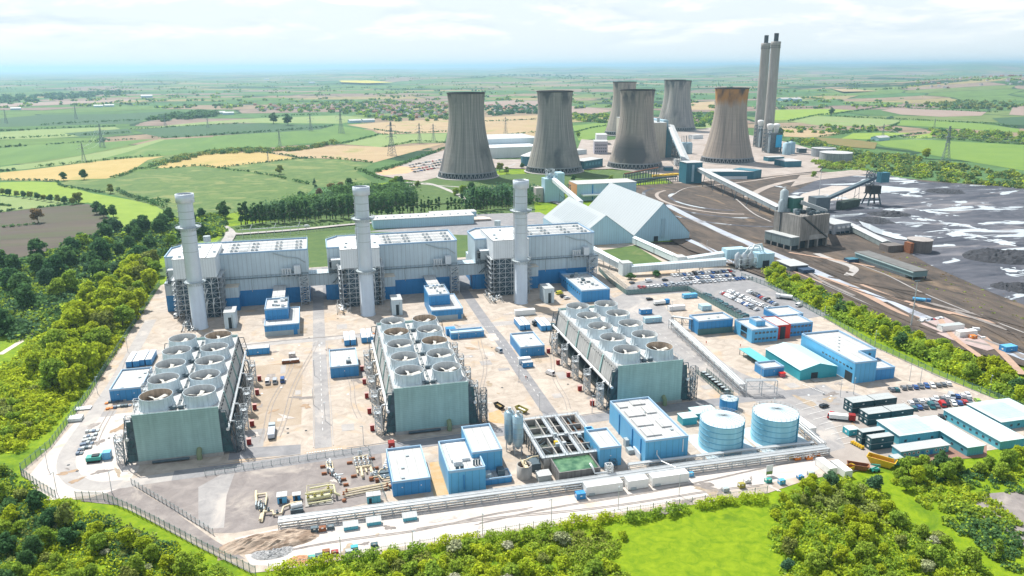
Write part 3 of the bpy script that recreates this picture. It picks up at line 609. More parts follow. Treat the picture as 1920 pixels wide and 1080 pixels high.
# ---------------------------------------------------------------- turbine halls
DU = 92.75
def hall(k, label):
    o = k*DU; u0, u1, vf, vb, zt = -91+o, -10+o, 477.0, 511.0, 33.4
    t = thing('turbine_hall', label, 'turbine hall', ((u0+u1)/2, 494, 0), 'turbine halls')
    ch = 5 if k == 0 else 0
    up = MB().prism([(u0, vf), (u1, vf), (u1, vb), (u0+7, vb), (u0, vb-9)], 17.7, zt-.6, top=False)
    up.build('upper_wall', m_grey, t)
    rf = MB().prism([(u0+.3, vf+.3), (u1-.3, vf+.3), (u1-.3, vb-.3), (u0+7, vb-.3), (u0+.3, vb-9)], zt-1.2, zt-.7); rf.build('roof', m_roof, t)
    pp = MB(); ring = [(u0, vf), (u1, vf), (u1, vb), (u0+7, vb), (u0, vb-9), (u0, vf)]
    for a, b in zip(ring, ring[1:]): pp.beam((*a, zt-.2), (*b, zt-.2), .5, .9)
    pp.build('parapet', m_parap, t)
    rl = MB().rail([(*q, zt+.2) for q in ring[1:5]], 1.1, 3, .07); rl.build('handrail', m_steel, t)
    # roof plant: fan units in pairs joined by pipes
    pi = MB()
    for row, yy in enumerate((483, 491, 500)):
        pi.tube([(u0+34, yy, zt-.1), (u1-3, yy, zt-.1)], .16, 6); pi.tube([(u0+34, yy+3, zt-.2), (u1-3, yy+3, zt-.2)], .12, 6)
    pi.build('roof_pipe', m_steel, t)
    for xx in (u0+38, u0+50, u0+64, u0+76):
        for yy in (484, 492.5, 501.5):
            vt = MB()
            for q in (-1.3, 1.3):
                vt.box(xx+q-.8, xx+q+.8, yy-.7, yy+.7, zt-.7, zt+.1); vt.lathe([(.55, zt+.1), (.55, zt+.35)], xx+q, yy, 10)
            vt.build('roof_vent', m_grill, t)
            MB().box(xx-1.8, xx+1.8, yy-.2, yy+.2, zt+.36, zt+.42).build('vent_cover', m_dsteel, t)
    MB().box(u0+41, u0+46, 482, 509, zt-.7, zt-.4).build('roof_walkway', m_roofg, t)
    # lower annexe: blue plinth with a pale band above
    ua, ub = (u0-1.8 if k == 0 else u0), (u1+11.75 if k < 2 else u1+3)
    MB().box(ua, u1, 476.5, vb-.4, 0, 10).build('blue_plinth', m_blue, t)
    MB().box(ua, ub, 476.45, vf+(9 if k < 2 else 33), 10, 17.7).build('pale_band', m_grey, t)
    if k < 2: MB().box(ub-2.2, ub-.02, 477.2, vf+9, 0, 10).build('blue_plinth', m_blue, t)
    g = MB().rail([(ua+.5, 476.7, 17.7), (ub-.5, 476.7, 17.7)], 1.1, 3, .08); g.box(ua, ub, 475.6, 476.5, 17.4, 17.6); g.build('walkway', m_dsteel, t)
    for xx in (u0+47, u0+62): MB().box(xx, xx+.35, 476.1, 476.4, 9, 17.4).build('downpipe', m_grill, t)
    # transition box above the boiler
    MB().prism([(u0+7.5, 457), (u0+30.5, 457), (u0+30.5, 476.9), (u0+7.5, 476.9)], 24.5, 36).build('transition_box', m_white, t)
    MB().box(u0+7.5, u0+30.5, 477, 495, zt-.6, 36).build('transition_box', m_white, t)
    fr = MB()
    for a, b in (((u0+7.5, 457), (u0+30.5, 457)), ((u0+30.5, 457), (u0+30.5, 495)), ((u0+7.5, 457), (u0+7.5, 495)), ((u0+7.5, 495), (u0+30.5, 495))): fr.beam((*a, 36.1), (*b, 36.1), .5, .3)
    fr.box(u0+14, u0+14.6, 458, 494, 36, 36.5); fr.box(u0+25, u0+25.6, 458, 494, 36, 36.5); fr.build('box_trim', m_roof, t)
    bx = MB(); bx.lathe([(2.2, 36), (2.2, 39.5)], u0+21, 503, 14, top=True); bx.build('silencer', m_grill, t)
    for xx, yy in ((u0+10, 462), (u0+11, 472), (u0+28, 470), (u0+18, 486)): MB().box(xx, xx+1.6, yy, yy+1.2, 36, 36.9).build('roof_hatch', m_grill, t)
    # boiler casing and steelwork beneath
    MB().box(u0+10.5, u0+29, 458.5, 476.3, 0, 24.4).build('boiler_casing', mat('boiler_casing', (.075, .13, .17), .6, var=.3, scale=.3, streak=.3), t)
    st = MB()
    xs = [u0+7.8+q*3.8 for q in range(7)]
    for x in xs:
        for y in (457.4, 463, 469, 475.5):
            if x < xs[1] or x > xs[5] or y < 458: st.beam((x, y, 0), (x, y, 24.4), .32)
    for z in range(3, 25, 3):
        for y in (457.4,): st.beam((xs[0], y, z), (xs[-1], y, z), .28)
        for x in (xs[0], xs[-1]): st.beam((x, 457.4, z), (x, 475.5, z), .28)
        for q in range(6):
            if (q+z//3) % 2: st.beam((xs[q], 457.3, z-3), (xs[q+1], 457.3, z), .15)
            else: st.beam((xs[q+1], 457.3, z-3), (xs[q], 457.3, z), .15)
        st.box(xs[-1], xs[-1]+2.2, 457.4, 475.5, z-.08, z); st.rail([(xs[-1]+2.2, 457.4, z), (xs[-1]+2.2, 475.5, z)], 1.1, 3, .09)
        st.box(xs[0]-2.2, xs[0], 457.4, 475.5, z-.08, z); st.rail([(xs[0]-2.2, 457.4, z), (xs[0]-2.2, 475.5, z)], 1.1, 3, .09)
        for y in (459, 466): st.beam((xs[-1]+1.1, y, z-3), (xs[-1]+1.1, y+5, z), .5, .1)
    st.build('boiler_steelwork', m_steel, t)
    rq = random.Random(k)
    for q in range(26):
        x = rq.choice([xs[0]-1.4, xs[-1]+1.5, xs[4], xs[5]]); y = 456.6 if x in (xs[4], xs[5]) else rq.uniform(458, 475); z = rq.uniform(1, 20)
        MB().tube([(x, y, z), (x, y, z+rq.uniform(2, 7)), (x+rq.uniform(-2, 2), y, z+rq.uniform(5, 8))], rq.choice([.16, .22, .35]), 6).build('boiler_pipe', m_pipe, t)
    # air intake house with louvres on a braced frame, left of the box
    MB().box(u0+2.2, u0+10.4 if k else u0+7.2, 470, 476.9, 21.3, 26.8).build('intake_house', m_grill, t)
    MB().box(u0+2.0, u0+10.6 if k else u0+7.4, 469.7, 476.9, 26.8, 27.2).build('intake_roof', m_white, t)
    lv = MB()
    for q in range(4): lv.add([(u0+.6, 470.2, 22+q*1.2), (u0+2.1, 470.2, 22.6+q*1.2), (u0+2.1, 476, 22.6+q*1.2), (u0+.6, 476, 22+q*1.2)], [(0, 1, 2, 3)])
    lv.build('intake_louvre', m_dark, t)
    fr = MB(); fr.lattice(u0+.8, u0+8.5, 470.2, 476, 17.7, 21.2, 3.5, .24); fr.beam((u0+9, 469.6, 21), (u0+3, 469.6, 13), .9, .2); fr.beam((u0+10, 475.6, 18), (u0+2, 475.6, 11), .9, .2); fr.build('intake_frame', m_dsteel, t)
    # projecting blue and grey bay right of the boiler
    MB().box(u0+32.2, u0+40, 468.5, 476.4, 0, 8.2).build('bay_plinth', m_blue, t); MB().box(u0+32.2, u0+40, 468.5, 476.4, 8.2, 14.5).build('bay_wall', m_grey, t)
    MB().box(u0+32, u0+40.2, 468.3, 476.4, 14.5, 14.8).build('bay_roof', mat('cream_roof_sheet', (.62, .56, .46), .6), t)
    # vent bank and white box on brackets near the right end
    br = MB().box(u1-16, u1-5, 472.4, 476.4, 19.0, 19.25)
    for q in range(5): x = u1-16+q*2.75; br.beam((x, 472.6, 19), (x, 476.4, 15.2), .24); br.beam((x, 472.6, 19), (min(x+2.75, u1-5), 472.6, 16), .2); br.beam((x, 472.6, 19), (x, 472.6, 16), .2)
    br.build('vent_bracket', m_steel, t)
    for q in range(4): MB().lathe([(.55, 19.25), (.55, 21.6), (.75, 22.0), (.75, 22.6)], u1-15.2+q*1.5, 474.4, 12, top=True).build('exhaust_vent', m_white, t)
    MB().box(u1-8.4, u1-4.6, 472.6, 476.4, 19.3, 24.2).build('plant_box', m_white, t)
    cb = MB(); pts = [(u1-20, 476.6, 32), (u1-12, 476.6, 29), (u1-6, 476.6, 28.3), (u1-1.5, 476.6, 25)]
    for a, b in zip(pts, pts[1:]): cb.beam(a, b, .5, .5)
    cb.build('cable_tray', m_grill, t)
    return t
HALLS = [hall(0, 'pale grey turbine hall with blue plinth nearest the left woods'), hall(1, 'pale grey turbine hall with blue plinth between two others'), hall(2, 'pale grey turbine hall with blue plinth beside the white gabled sheds')]
def exhaust_stack(k, label):
    x, y = -70+k*DU, 440.2
    t = thing('exhaust_stack', label, 'chimney', (x, y, 0), 'steel exhaust stacks')
    MB().lathe([(4.3, 0), (4.3, .5), (3.95, .6), (3.9, 32), (3.75, 66), (3.75, 73)], x, y, 32).build('flue', m_stack, t)
    MB().lathe([(3.76, 70.8), (4.75, 70.9), (4.8, 75.5), (4.15, 75.6), (4.1, 74.6)], x, y, 32).build('cap', m_stack, t)
    MB().lathe([(4.12, 74.9), (.1, 74.9)], x, y, 24).build('flue_mouth', m_dark, t)
    for z, w in ((57.5, 2.6), (27, 1.8)):
        r = 4.0; q = MB().lathe([(r, z), (r+w, z), (r+w, z+.2), (r, z+.2)], x, y, 32)
        for a in range(24):
            c, s = math.cos(a*.2618), math.sin(a*.2618); q.beam((x+(r+w)*c, y+(r+w)*s, z), (x+(r+w)*c, y+(r+w)*s, z+1.2), .1)
            q.beam((x+r*c, y+r*s, z-2), (x+(r+w)*c, y+(r+w)*s, z), .14)
        q.lathe([(r+w-.05, z+1.15), (r+w+.08, z+1.15), (r+w+.08, z+1.3)], x, y, 32); q.build('gallery', m_grill, t)
    bd = MB()
    for z in (8, 22, 36, 44, 49, 53, 62, 66): bd.lathe([(3.86-.002*z, z), (3.95-.002*z, z+.1), (3.95-.002*z, z+.3), (3.86-.002*z, z+.4)], x, y, 32)
    bd.build('stiffener_band', m_grill, t)
    ld = MB(); a = 2.9; c, s = math.cos(a), math.sin(a); ld.beam((x+4.3*c, y+4.3*s, 1), (x+4.2*c, y+4.2*s, 70), .28, .5)
    for z in range(30, 70, 3): ld.beam((x+4.0*c, y+4.0*s, z), (x+4.9*c, y+4.9*s, z), .5, .25)
    ld.build('ladder', m_steel, t)
    return t
exhaust_stack(0, 'tall pale steel exhaust stack nearest the left woods'); exhaust_stack(1, 'tall pale steel exhaust stack before the middle turbine hall'); exhaust_stack(2, 'tall pale steel exhaust stack before the right hand turbine hall')
for k, w in ((0, 'in front of the leftmost turbine hall'), (1, 'in front of the middle turbine hall'), (2, 'in front of the turbine hall beside the gabled sheds')):
    x = -15.5+k*DU
    t = thing('lattice_stair_tower', 'open braced steel stair tower '+w, 'stair tower', (x+2.5, 471.5, 0), 'lattice stair towers')
    MB().lattice(x, x+5, 469, 474.2, 0, 18, 3.0, .34).build('frame', m_steel, t)
    fl = MB()
    for q in range(6): fl.beam((x+.6, 469.6 if q % 2 else 473.6, q*3), (x+4.4, 469.6 if q % 2 else 473.6, q*3+3), 1.0, .14)
    fl.build('stair_flight', m_dsteel, t)
    # grey shed beside the stack
    x = -56.5+k*DU; y = 434.6
    t = thing('equipment_shed', 'pale grey shed with tall door '+w, 'shed', (x+2.6, y+6, 0), 'grey sheds beside the stacks')
    MB().box(x, x+6.0, y, y+11.5, 0, 9.2).build('wall', m_greyv, t); MB().box(x-.15, x+6.15, y-.15, y+11.65, 9.2, 9.45).build('roof', m_roofg, t)
    MB().box(x+2.2, x+3.9, y-.06, y-.004, 0, 6.5).build('door', m_dark, t)
    MB().box(x+4.2, x+4.5, y-.3, y-.004, 0, 8).build('door_rail', m_grill, t)
# ---------------------------------------------------------------- blue flat-roofed buildings
def walls(mb, u0, u1, v0, v1, z0, z1): return mb.prism([(u0, v0), (u1, v0), (u1, v1), (u0, v1)], z0, z1, top=False)
def par(u0, u1, v0, v1, h, pd, t=.35):
    mb = MB(); e = .02
    mb.box(u0-e, u1+e, v0-e, v0+t, h-pd, h); mb.box(u0-e, u1+e, v1-t, v1+e, h-pd, h); mb.box(u0-e, u0+t, v0+t, v1-t, h-pd, h); mb.box(u1-t, u1+e, v0+t, v1-t, h-pd, h); return mb
def block(t, u0, u1, v0, v1, h, wm, z0=0, pd=.8, roof=None, pm=None):
    walls(MB(), u0, u1, v0, v1, z0, h-.05).build('wall', wm, t)
    MB().box(u0+.3, u1-.3, v0+.3, v1-.3, h-pd-.2, h-pd).build('roof', roof or m_roof, t)
    par(u0, u1, v0, v1, h, pd).build('parapet', pm or m_parap, t)
def flatroof(name, label, cat, u0, u1, v0, v1, h, wm, group=None, vents=(), doors=(), lamps=0, **kw):
    t = thing(name, label, cat, ((u0+u1)/2, (v0+v1)/2, 0), group); block(t, u0, u1, v0, v1, h, wm, **kw)
    for x, y in vents: MB().box(u0+x*(u1-u0)-.55, u0+x*(u1-u0)+.55, v0+y*(v1-v0)-.55, v0+y*(v1-v0)+.55, h-.8, h-.35).build('roof_vent', m_grill, t)
    for x, w, hh in doors: MB().box(u0+x*(u1-u0)-w/2, u0+x*(u1-u0)+w/2, v0-.06, v0-.003, 0, hh).build('door', m_blue, t)
    for q in range(lamps): MB().box(u0+(q+.5)/lamps*(u1-u0)-.2, u0+(q+.5)/lamps*(u1-u0)+.2, v0-.3, v0-.003, h*.55, h*.55+.25).build('wall_lamp', m_white2, t)
    return t
flatroof('switch_room', 'blue flat roofed building squeezed between fan block and left fence', 'building', -94.7, -81.7, 343.6, 368, 6, m_bluel, 'blue switch rooms', [(.35, .1), (.75, .55), (.85, .75)], [(.7, 1.2, 2.2)], 2)
flatroof('switch_room', 'blue flat roofed building right of the leftmost site road', 'building', -1.1, 11.9, 346.5, 370.3, 5.8, m_bluel, 'blue switch rooms', [(.3, .1), (.7, .5)], [(.5, 1.2, 2.2)], 1)
flatroof('switch_room', 'blue flat roofed building with small trailers docked at its front', 'building', 91.4, 104, 350, 371.4, 5.6, m_bluel, 'blue switch rooms', [(.3, .12), (.7, .6)], [(.6, 1.2, 2.2)], 2)
flatroof('pump_house', 'blue building with white roof beside the cream gas pipework', 'building', 16.8, 29.6, 235, 259.2, 5.8, m_bluel, None, [(.55, .75), (.35, .4), (.3, .12)], [], 2)
t = flatroof('tank_house', 'narrow tall blue building beside the green water basin', 'building', 91.1, 99.4, 236, 251, 8.0, m_sky, None, (), (), 1)
par(91.2, 94.2, 251.05, 253.5, 8.0, .8).build('parapet', m_sky, t); walls(MB(), 91.2, 94.2, 251.05, 253.5, 0, 7.9).build('wall', m_sky, t)
fl = MB().lattice(94.6, 97, 233.8, 235.7, 0, 3.2, 1.6, .12); fl.build('stair_landing', m_dsteel, t)
t = flatroof('process_hall', 'large blue hall with pale roof slabs beside the left storage tank', 'building', 107.9, 124.7, 234, 270, 9.7, m_sky, None, [(.2, .6), (.2, .3), (.55, .65), (.8, .45), (.8, .2)], (), 0)
for a, b, c, d in ((110, 116, 238, 244.5), (110, 116.5, 246.5, 253), (110, 117, 255, 260.5), (118.5, 122.5, 243.5, 249.5), (118, 122, 256, 262.5), (109.5, 113, 263.5, 267.5), (115.5, 121, 264.5, 268.5)):
    MB().box(a, b, c, d, 8.9, 9.45).build('roof_slab', m_roof, t)
for y in (238, 246, 259): MB().box(107.6, 107.88, y, y+.35, 0, 8.6).build('downpipe', m_bluel, t)
MB().box(122.4, 122.7, 233.6, 233.97, 3.5, 8.6).build('downpipe', m_white, t); MB().box(107.4, 107.9, 237.5, 244, 0, 2.6).build('side_door', m_white, t)
MB().box(105.9, 107.3, 247.5, 250, 0, 3.4).build('air_unit', m_grill, t); MB().box(105, 107.2, 242.5, 245.5, 0, 1.8).build('air_unit', m_grill, t)
# water treatment house of three heights
t = thing('water_treatment_house', 'stepped blue building with roof plant beside the round concrete pit', 'building', (46, 246, 0))
MB().prism([(35.3, 231.5), (48.1, 231.5), (48.1, 239.9), (45.1, 239.9), (45.1, 253.9), (35.3, 253.9)], 0, 9.1, top=False).build('wall', m_sky, t)
MB().prism([(35.5, 231.7), (47.9, 231.7), (47.9, 239.8), (45, 239.8), (45, 253.7), (35.5, 253.7)], 7.8, 8.2).build('roof', m_roof, t)
mb = MB(); ring = [(45.3, 253.7), (35.5, 253.7), (35.5, 231.7), (47.9, 231.7), (47.9, 239.7)]
for a, b in zip(ring, ring[1:]): mb.beam((*a, 8.65), (*b, 8.65), .44, .94)
mb.build('parapet', m_parap, t); block(t, 45.2, 56, 240, 261, 10.4, m_sky); block(t, 48.15, 58, 234.3, 239.95, 2.6, m_bluel, pd=.5)
for a, b, c, d, z in ((37.5, 43.5, 243.5, 251.5, 9.0), (37.5, 44, 238.5, 242.5, 9.3), (38, 41, 236, 237.5, 9.6)): MB().box(a, b, c, d, 8.2, z).build('roof_plant', m_white, t)
for a, c in ((38.2, 233.2), (39.8, 233.2)): MB().box(a, a+1.1, c, c+1, 8.2, 9.5).build('condenser', m_dsteel, t)
for q in range(3): MB().lathe([(.35, 8.2), (.35, 10.2)], 44.8+q*.95, 235, 8, top=True).build('roof_flue', m_dsteel, t)
MB().box(40.4, 40.7, 231.15, 231.47, 1.5, 7).build('downpipe', m_bluel, t)
MB().box(49, 51, 235.5, 238.5, 2.1, 3.6).build('roof_plant', m_grill, t); MB().box(53.5, 56, 236, 239, 2.1, 4.2).build('roof_plant', m_dsteel, t)
# two-storey electrical buildings by the halls
for k, (o, w) in enumerate(((0, 'before the leftmost turbine hall'), (91.2, 'before the middle turbine hall'))):
    dv = 0 if k == 0 else 3.5
    t = thing('electrical_building', 'stepped blue electrical building '+w, 'building', (-25+o, 430+dv, 0), 'stepped electrical buildings')
    lo = [(-34+o, 415+dv), (-16+o, 415+dv), (-16+o, 446+dv), (-21.5+o, 446+dv), (-21.5+o, 426+dv), (-34+o, 426+dv)]
    MB().prism(lo, 2.9, 6.4, top=False).build('wall', m_bluel, t)
    MB().prism(lo, 0, 2.9, top=False).build('plinth', m_grill, t)
    MB().prism([(-33.8+o, 415.2+dv), (-16.2+o, 415.2+dv), (-16.2+o, 445.8+dv), (-21.4+o, 445.8+dv), (-21.4+o, 425.9+dv), (-33.8+o, 425.9+dv)], 5.6, 5.9).build('roof', m_roof, t)
    mb = MB(); rg = [(-34+o, 425.8+dv), (-34+o, 415+dv), (-16+o, 415+dv), (-16+o, 446+dv), (-21.5+o, 446+dv)]
    for a, b in zip(rg, rg[1:]): mb.beam((*a, 6.2), (*b, 6.2), .4, .6)
    mb.build('parapet', m_parap, t)
    block(t, -34+o, -21.6+o, 426.1+dv, 447+dv, 12.5, m_bluel, pd=.9)
    for q in range(4): MB().box(-32+o+q*2.6, -30.9+o+q*2.6, 426.02+dv, 426.095+dv, 7.4, 8.0).build('vent_louvre', m_blue, t)
    MB().box(-19+o, -17+o, 414.9+dv, 414.99+dv, 0, 4.2).build('door', m_blue, t)
    rq = random.Random(k)
    for q in range(9):
        x = -32.5+o+rq.random()*9; y = 428+dv+rq.random()*17; MB().box(x, x+rq.uniform(.8, 2.2), y, y+rq.uniform(.8, 1.6), 11.6, 12.2+rq.random()).build('roof_plant', rq.choice([m_grill, m_white]), t)
    ln = MB(); ln.box(-31+o, -24+o, 447.1+dv, 476.2, 8.6, 11.8); ln.build('link_corridor', m_bluel, t); MB().box(-31.1+o, -23.9+o, 447.1+dv, 476.2, 11.8, 12).build('link_roof', m_roof, t)
    MB().rail([(-33.8+o, 447+dv, 12.5), (-21.8+o, 447+dv, 12.5), (-21.8+o, 426.4+dv, 12.5)], 1.0, 2.5).build('handrail', m_dsteel, t)
t = thing('electrical_building', 'long blue control building beside the palisade wall and car park', 'building', (160, 450, 0), 'stepped electrical buildings')
block(t, 151, 169.5, 430, 471, 8.0, m_bluel)
for q in range(9): MB().box(150.93, 150.99, 433+q*4, 434.2+q*4, 4.4, 5.4).build('window', m_glass, t)
for q in range(16):
    x = 153+RNG.random()*12; y = 440+RNG.random()*28; MB().box(x, x+RNG.uniform(.8, 2.4), y, y+RNG.uniform(.8, 1.8), 7.2, 7.9+RNG.random()*.8).build('roof_plant', [m_grill, m_white, m_dsteel][q % 3], t)
MB().box(151.2, 155.5, 471.1, 476.3, 4.5, 8).build('link_corridor', m_bluel, t)
t = flatroof('store_building', 'long low blue shed right of the middle fan block', 'building', 62.4, 80.4, 385, 391, 3.8, m_bluel, None, (), [(.2, 2, 2.6)], 2, roof=mat('pale_blue_roof', (.42, .58, .68), .5))
MB().box(61, 66, 391.1, 395, 0, 4.0).build('wall', m_bluel, t)
# transformer modules in pairs
for i, (u, v, w) in enumerate(((-97, 385, 'beside the left perimeter road'), (-91.5, 386, 'between left fence and leftmost fan block'), (7, 389, 'behind the blue building right of the leftmost road'), (16, 391, 'left of the middle fan block\'s far end'), (101.5, 389, 'behind the blue building with docked trailers'), (112.5, 385, 'nearest the far end of the rightmost fan block'))):
    t = thing('transformer_module', 'twin blue transformer housings with white lids '+w, 'transformer', (u+2.8, v+7, 0), 'twin transformer housings')
    for q in (0, 3.2):
        MB().box(u+q, u+q+2.6, v, v+14, .4, 3.3).build('housing', m_bluel, t)
        MB().add([(u+q-.1, v-.1, 3.3), (u+q+2.7, v-.1, 3.3), (u+q+2.7, v+14.1, 3.3), (u+q-.1, v+14.1, 3.3), (u+q+.6, v+.6, 3.75), (u+q+2, v+.6, 3.75), (u+q+2, v+13.4, 3.75), (u+q+.6, v+13.4, 3.75)], [(0, 1, 5, 4), (1, 2, 6, 5), (2, 3, 7, 6), (3, 0, 4, 7), (4, 5, 6, 7)]).build('lid', m_white, t)
        MB().box(u+q-.2, u+q+2.8, v-.2, v+14.2, 0, .4).build('skid', m_dsteel, t)
    MB().box(u+2.65, u+3.15, v+2, v+12, .5, 2.8).build('radiator', m_grill, t)

# ---------------------------------------------------------------- storage tanks and silos
def tank(label, cx, cy, r, h, wm, group=None, ribs=20, bands=5):
    t = thing('storage_tank', label, 'tank', (cx, cy, 0), group)
    MB().lathe([(r, 0), (r, h)], cx, cy, 56).build('shell', wm, t)
    MB().lathe([(r+.05, h), (r*.5, h+r*.11), (.6, h+r*.2), (.05, h+r*.2)], cx, cy, 56).build('roof', m_roofb, t)
    mb = MB()
    for q in range(1, bands+1): z = h*q/bands-.1; mb.lathe([(r, z-.16), (r+.09, z-.1), (r+.09, z+.1), (r, z+.16)], cx, cy, 56)
    mb.build('hoop', m_tankband, t)
    mb = MB()
    for q in range(ribs):
        c, s = math.cos(6.2832*q/ribs), math.sin(6.2832*q/ribs); mb.beam((cx+r*.97*c, cy+r*.97*s, h+.06), (cx+.7*c, cy+.7*s, h+r*.2+.05), .13, .12)
    mb.build('roof_rib', m_grill, t)
    mb = MB(); pts = [(cx+r*math.cos(a*.2), cy+r*math.sin(a*.2), h) for a in range(32)]; mb.rail(pts, 1.1, 4, .07); mb.build('handrail', m_steel, t)
    MB().lathe([(.7, h+r*.2), (.7, h+r*.2+.5)], cx, cy, 12, top=True).build('vent_cap', m_grill, t)
    a = -.9; MB().beam((cx+(r+.25)*math.cos(a), cy+(r+.25)*math.sin(a), 0), (cx+(r+.25)*math.cos(a), cy+(r+.25)*math.sin(a), h+1), .35).build('ladder', m_tankband, t)
    return t
m_tankw = mat('pale_blue_tank_steel', (.30, .62, .76), .38, .05, var=.08, scale=.15, streak=.12); m_tankband = mat('tank_band_blue', (.10, .36, .52), .45); m_roofb = mat('pale_blue_tank_roof', (.58, .70, .76), .4, .05, var=.08)
for i, (cx, cy, r, w) in enumerate(((141.9, 240.7, 8.3, 'nearest the large blue hall'), (164.6, 240.7, 8.6, 'nearest the dark stacked cabins'))):
    tank('large pale blue round storage tank '+w, cx, cy, r, 11.1, m_tankw, 'round storage tanks')
    sheet('tank_bund', [(cx-10, cy-10.5), (cx+11.5, cy-10.5), (cx+11.5, cy+10.5), (cx-10, cy+10.5)], .3, m_grey)
t = tank('small blue round tank behind the two large tanks', 161.7, 270.3, 3.7, 4.6, m_bluel, None, 8, 1)
for i, (x, y, w) in enumerate(((63.0, 257.5, 'farther from the pipe rack'), (65.2, 253.5, 'nearer to the pipe rack'))):
    t = thing('silo', 'slim pale steel silo beside the settling tanks, the one '+w, 'silo', (x, y, 0), 'twin silos')
    MB().lathe([(.5, 2.2), (2.0, 5), (2.0, 15.6), (1.2, 16.3), (.1, 16.3)], x, y, 24).build('barrel', mat('silo_steel', (.40, .56, .64), .35, .3, var=.1, streak=.1), t)
    mb = MB()
    for q in range(4): c, s = math.cos(q*1.571+.6), math.sin(q*1.571+.6); mb.beam((x+1.8*c, y+1.8*s, 0), (x+1.8*c, y+1.8*s, 5.5), .25)
    for z in (1.5, 3.5): mb.rail([(x-1.5, y-1.3, z-1), (x+1.5, y-1.3, z-1), (x+1.5, y+1.3, z-1)], 1, 3, .14)
    mb.build('support_leg', m_steel, t)
    mb = MB(); mb.rail([(x+1.7*math.cos(a*.7), y+1.7*math.sin(a*.7), 16) for a in range(10)], 1.1, 2, .09); mb.box(x-.5, x+.5, y-.5, y+.5, 16.3, 17.6); mb.build('top_rail', m_steel, t)
    mb = MB()
    for z in (7, 9, 11, 13): mb.lathe([(2.0, z-.1), (2.06, z), (2.0, z+.1)], x, y, 24)
    mb.build('hoop', m_grill, t)

# ---------------------------------------------------------------- settling tanks with the green basin
t = thing('settling_tank', 'concrete settling tanks with walkways and a green water basin', 'settling tank', (82, 250, 0))
MB().box(71, 93.4, 239.2, 271, 0, 2.0).build('floor_slab', m_conc, t)
w = MB()
for x in (71, 76.5, 82.0, 87.4, 93): w.box(x, x+.4, 239.2, 271, 2, 5)
for y in (239, 247, 255, 263, 270.8): w.box(71, 93.4, y-.2, y+.2, 2, 4.9)
w.build('cell_wall', m_conc, t)
wb = MB().prism([(73.2, 227.8), (88.4, 227.8), (88.4, 238.95), (73.2, 238.95)], 0, 5, top=False); wb.prism([(73.7, 228.3), (87.9, 228.3), (87.9, 238.9), (73.7, 238.9)], 3.9, 5, top=False)
for a, b, c, d in ((73.2, 88.4, 227.8, 228.3), (73.2, 73.7, 228.3, 238.9), (87.9, 88.4, 228.3, 238.9)): wb.box(a, b, c, d, 4.9, 5.02)
wb.build('basin_wall', mat('dark_concrete', (.21, .205, .20), .8, var=.25, scale=.4, streak=.4), t)
mt, tt, bb = _nodes('green_basin_water'); bb.inputs['Base Color'].default_value = (.10, .25, .115, 1); bb.inputs['Roughness'].default_value = .12
nn = tt.nodes.new('ShaderNodeTexNoise'); nn.inputs['Scale'].default_value = .35; nn.inputs['Detail'].default_value = 6; rr = tt.nodes.new('ShaderNodeValToRGB'); rr.color_ramp.elements[0].color = (.03, .105, .05, 1); rr.color_ramp.elements[0].position = .35; rr.color_ramp.elements[1].color = (.14, .27, .14, 1); rr.color_ramp.elements[1].position = .7
tx = tt.nodes.new('ShaderNodeTexCoord'); tt.links.new(tx.outputs['Object'], nn.inputs[0]); tt.links.new(nn.outputs['Fac'], rr.inputs[0]); tt.links.new(rr.outputs[0], bb.inputs['Base Color'])
MB().quad((73.7, 228.3, 4.45), (87.9, 228.3, 4.45), (87.9, 238.9, 4.45), (73.7, 238.9, 4.45)).build('basin_water', mt, t)
c1 = MB(); c2 = MB(); c3 = MB()
for i in range(4):
    for j in range(4):
        x0, y0 = 71.4+[0, 5.5, 11, 16.4][i], 239.2+j*8; q = (c1, c2, c3)[(i*2+j*3) % 3] if i else c3
        q.quad((x0, y0, 2.6+.2*((i+j) % 3)), (x0+5.1, y0, 2.6+.2*((i+j) % 3)), (x0+5.1, y0+7.6, 2.6+.2*((i+j) % 3)), (x0, y0+7.6, 2.6+.2*((i+j) % 3)))
c1.build('sludge_surface', mat('brown_sludge', (.13, .065, .035), .35, var=.3), t); c2.build('dark_water', mat('dark_water', (.03, .035, .035), .1), t); c3.build('grey_water', mat('grey_water', (.13, .15, .13), .2, var=.3), t)
wk = MB()
for x in (70.2, 79.0, 84.6, 93.3): wk.box(x, x+1.3, 239, 272, 5.0, 5.12); wk.rail([(x, 239, 5.1), (x, 272, 5.1)], 1.1, 2.2, .09); wk.rail([(x+1.3, 239, 5.1), (x+1.3, 272, 5.1)], 1.1, 2.2, .09)
for y in (238.9, 254.4, 270.9): wk.box(70.2, 94.6, y, y+1.4, 5.14, 5.24); wk.rail([(70.2, y, 5.2), (94.6, y, 5.2)], 1.1, 2.2, .09)
wk.build('walkway', m_steel, t)
sc = MB(); rq = random.Random(4)
for q in range(22):
    x = 71+rq.random()*22; y = 240+rq.random()*30; sc.beam((x, y, 4.6), (x+rq.uniform(-4, 4), y+rq.uniform(-5, 5), 4.9), .18)
for q in range(5): sc.box(72+q*4.4, 72.6+q*4.4, 240, 270, 4.2, 4.4)
sc.build('scraper_gear', m_dsteel, t)
for q in range(7):
    x = 71.5+rq.random()*21; y = 240+rq.random()*30; MB().box(x, x+1.4, y, y+1.2, 5.25, 6.4).build('drive_unit', rq.choice([m_steel, m_grill, m_yel]), t)
bs = MB()
for q in range(9):
    y = 240+q*3.6; bs.beam((69.6, y, 0), (69.6, y, 5.2), .28); bs.beam((69.6, y, 0), (69.6, min(y+3.6, 270), 5.2), .14)
bs.build('side_bracing', m_dsteel, t)
for y in (239, 262): MB().box(66.5, 70, y, y+7, 0, 3.2).build('pump_skid', m_dsteel, t)
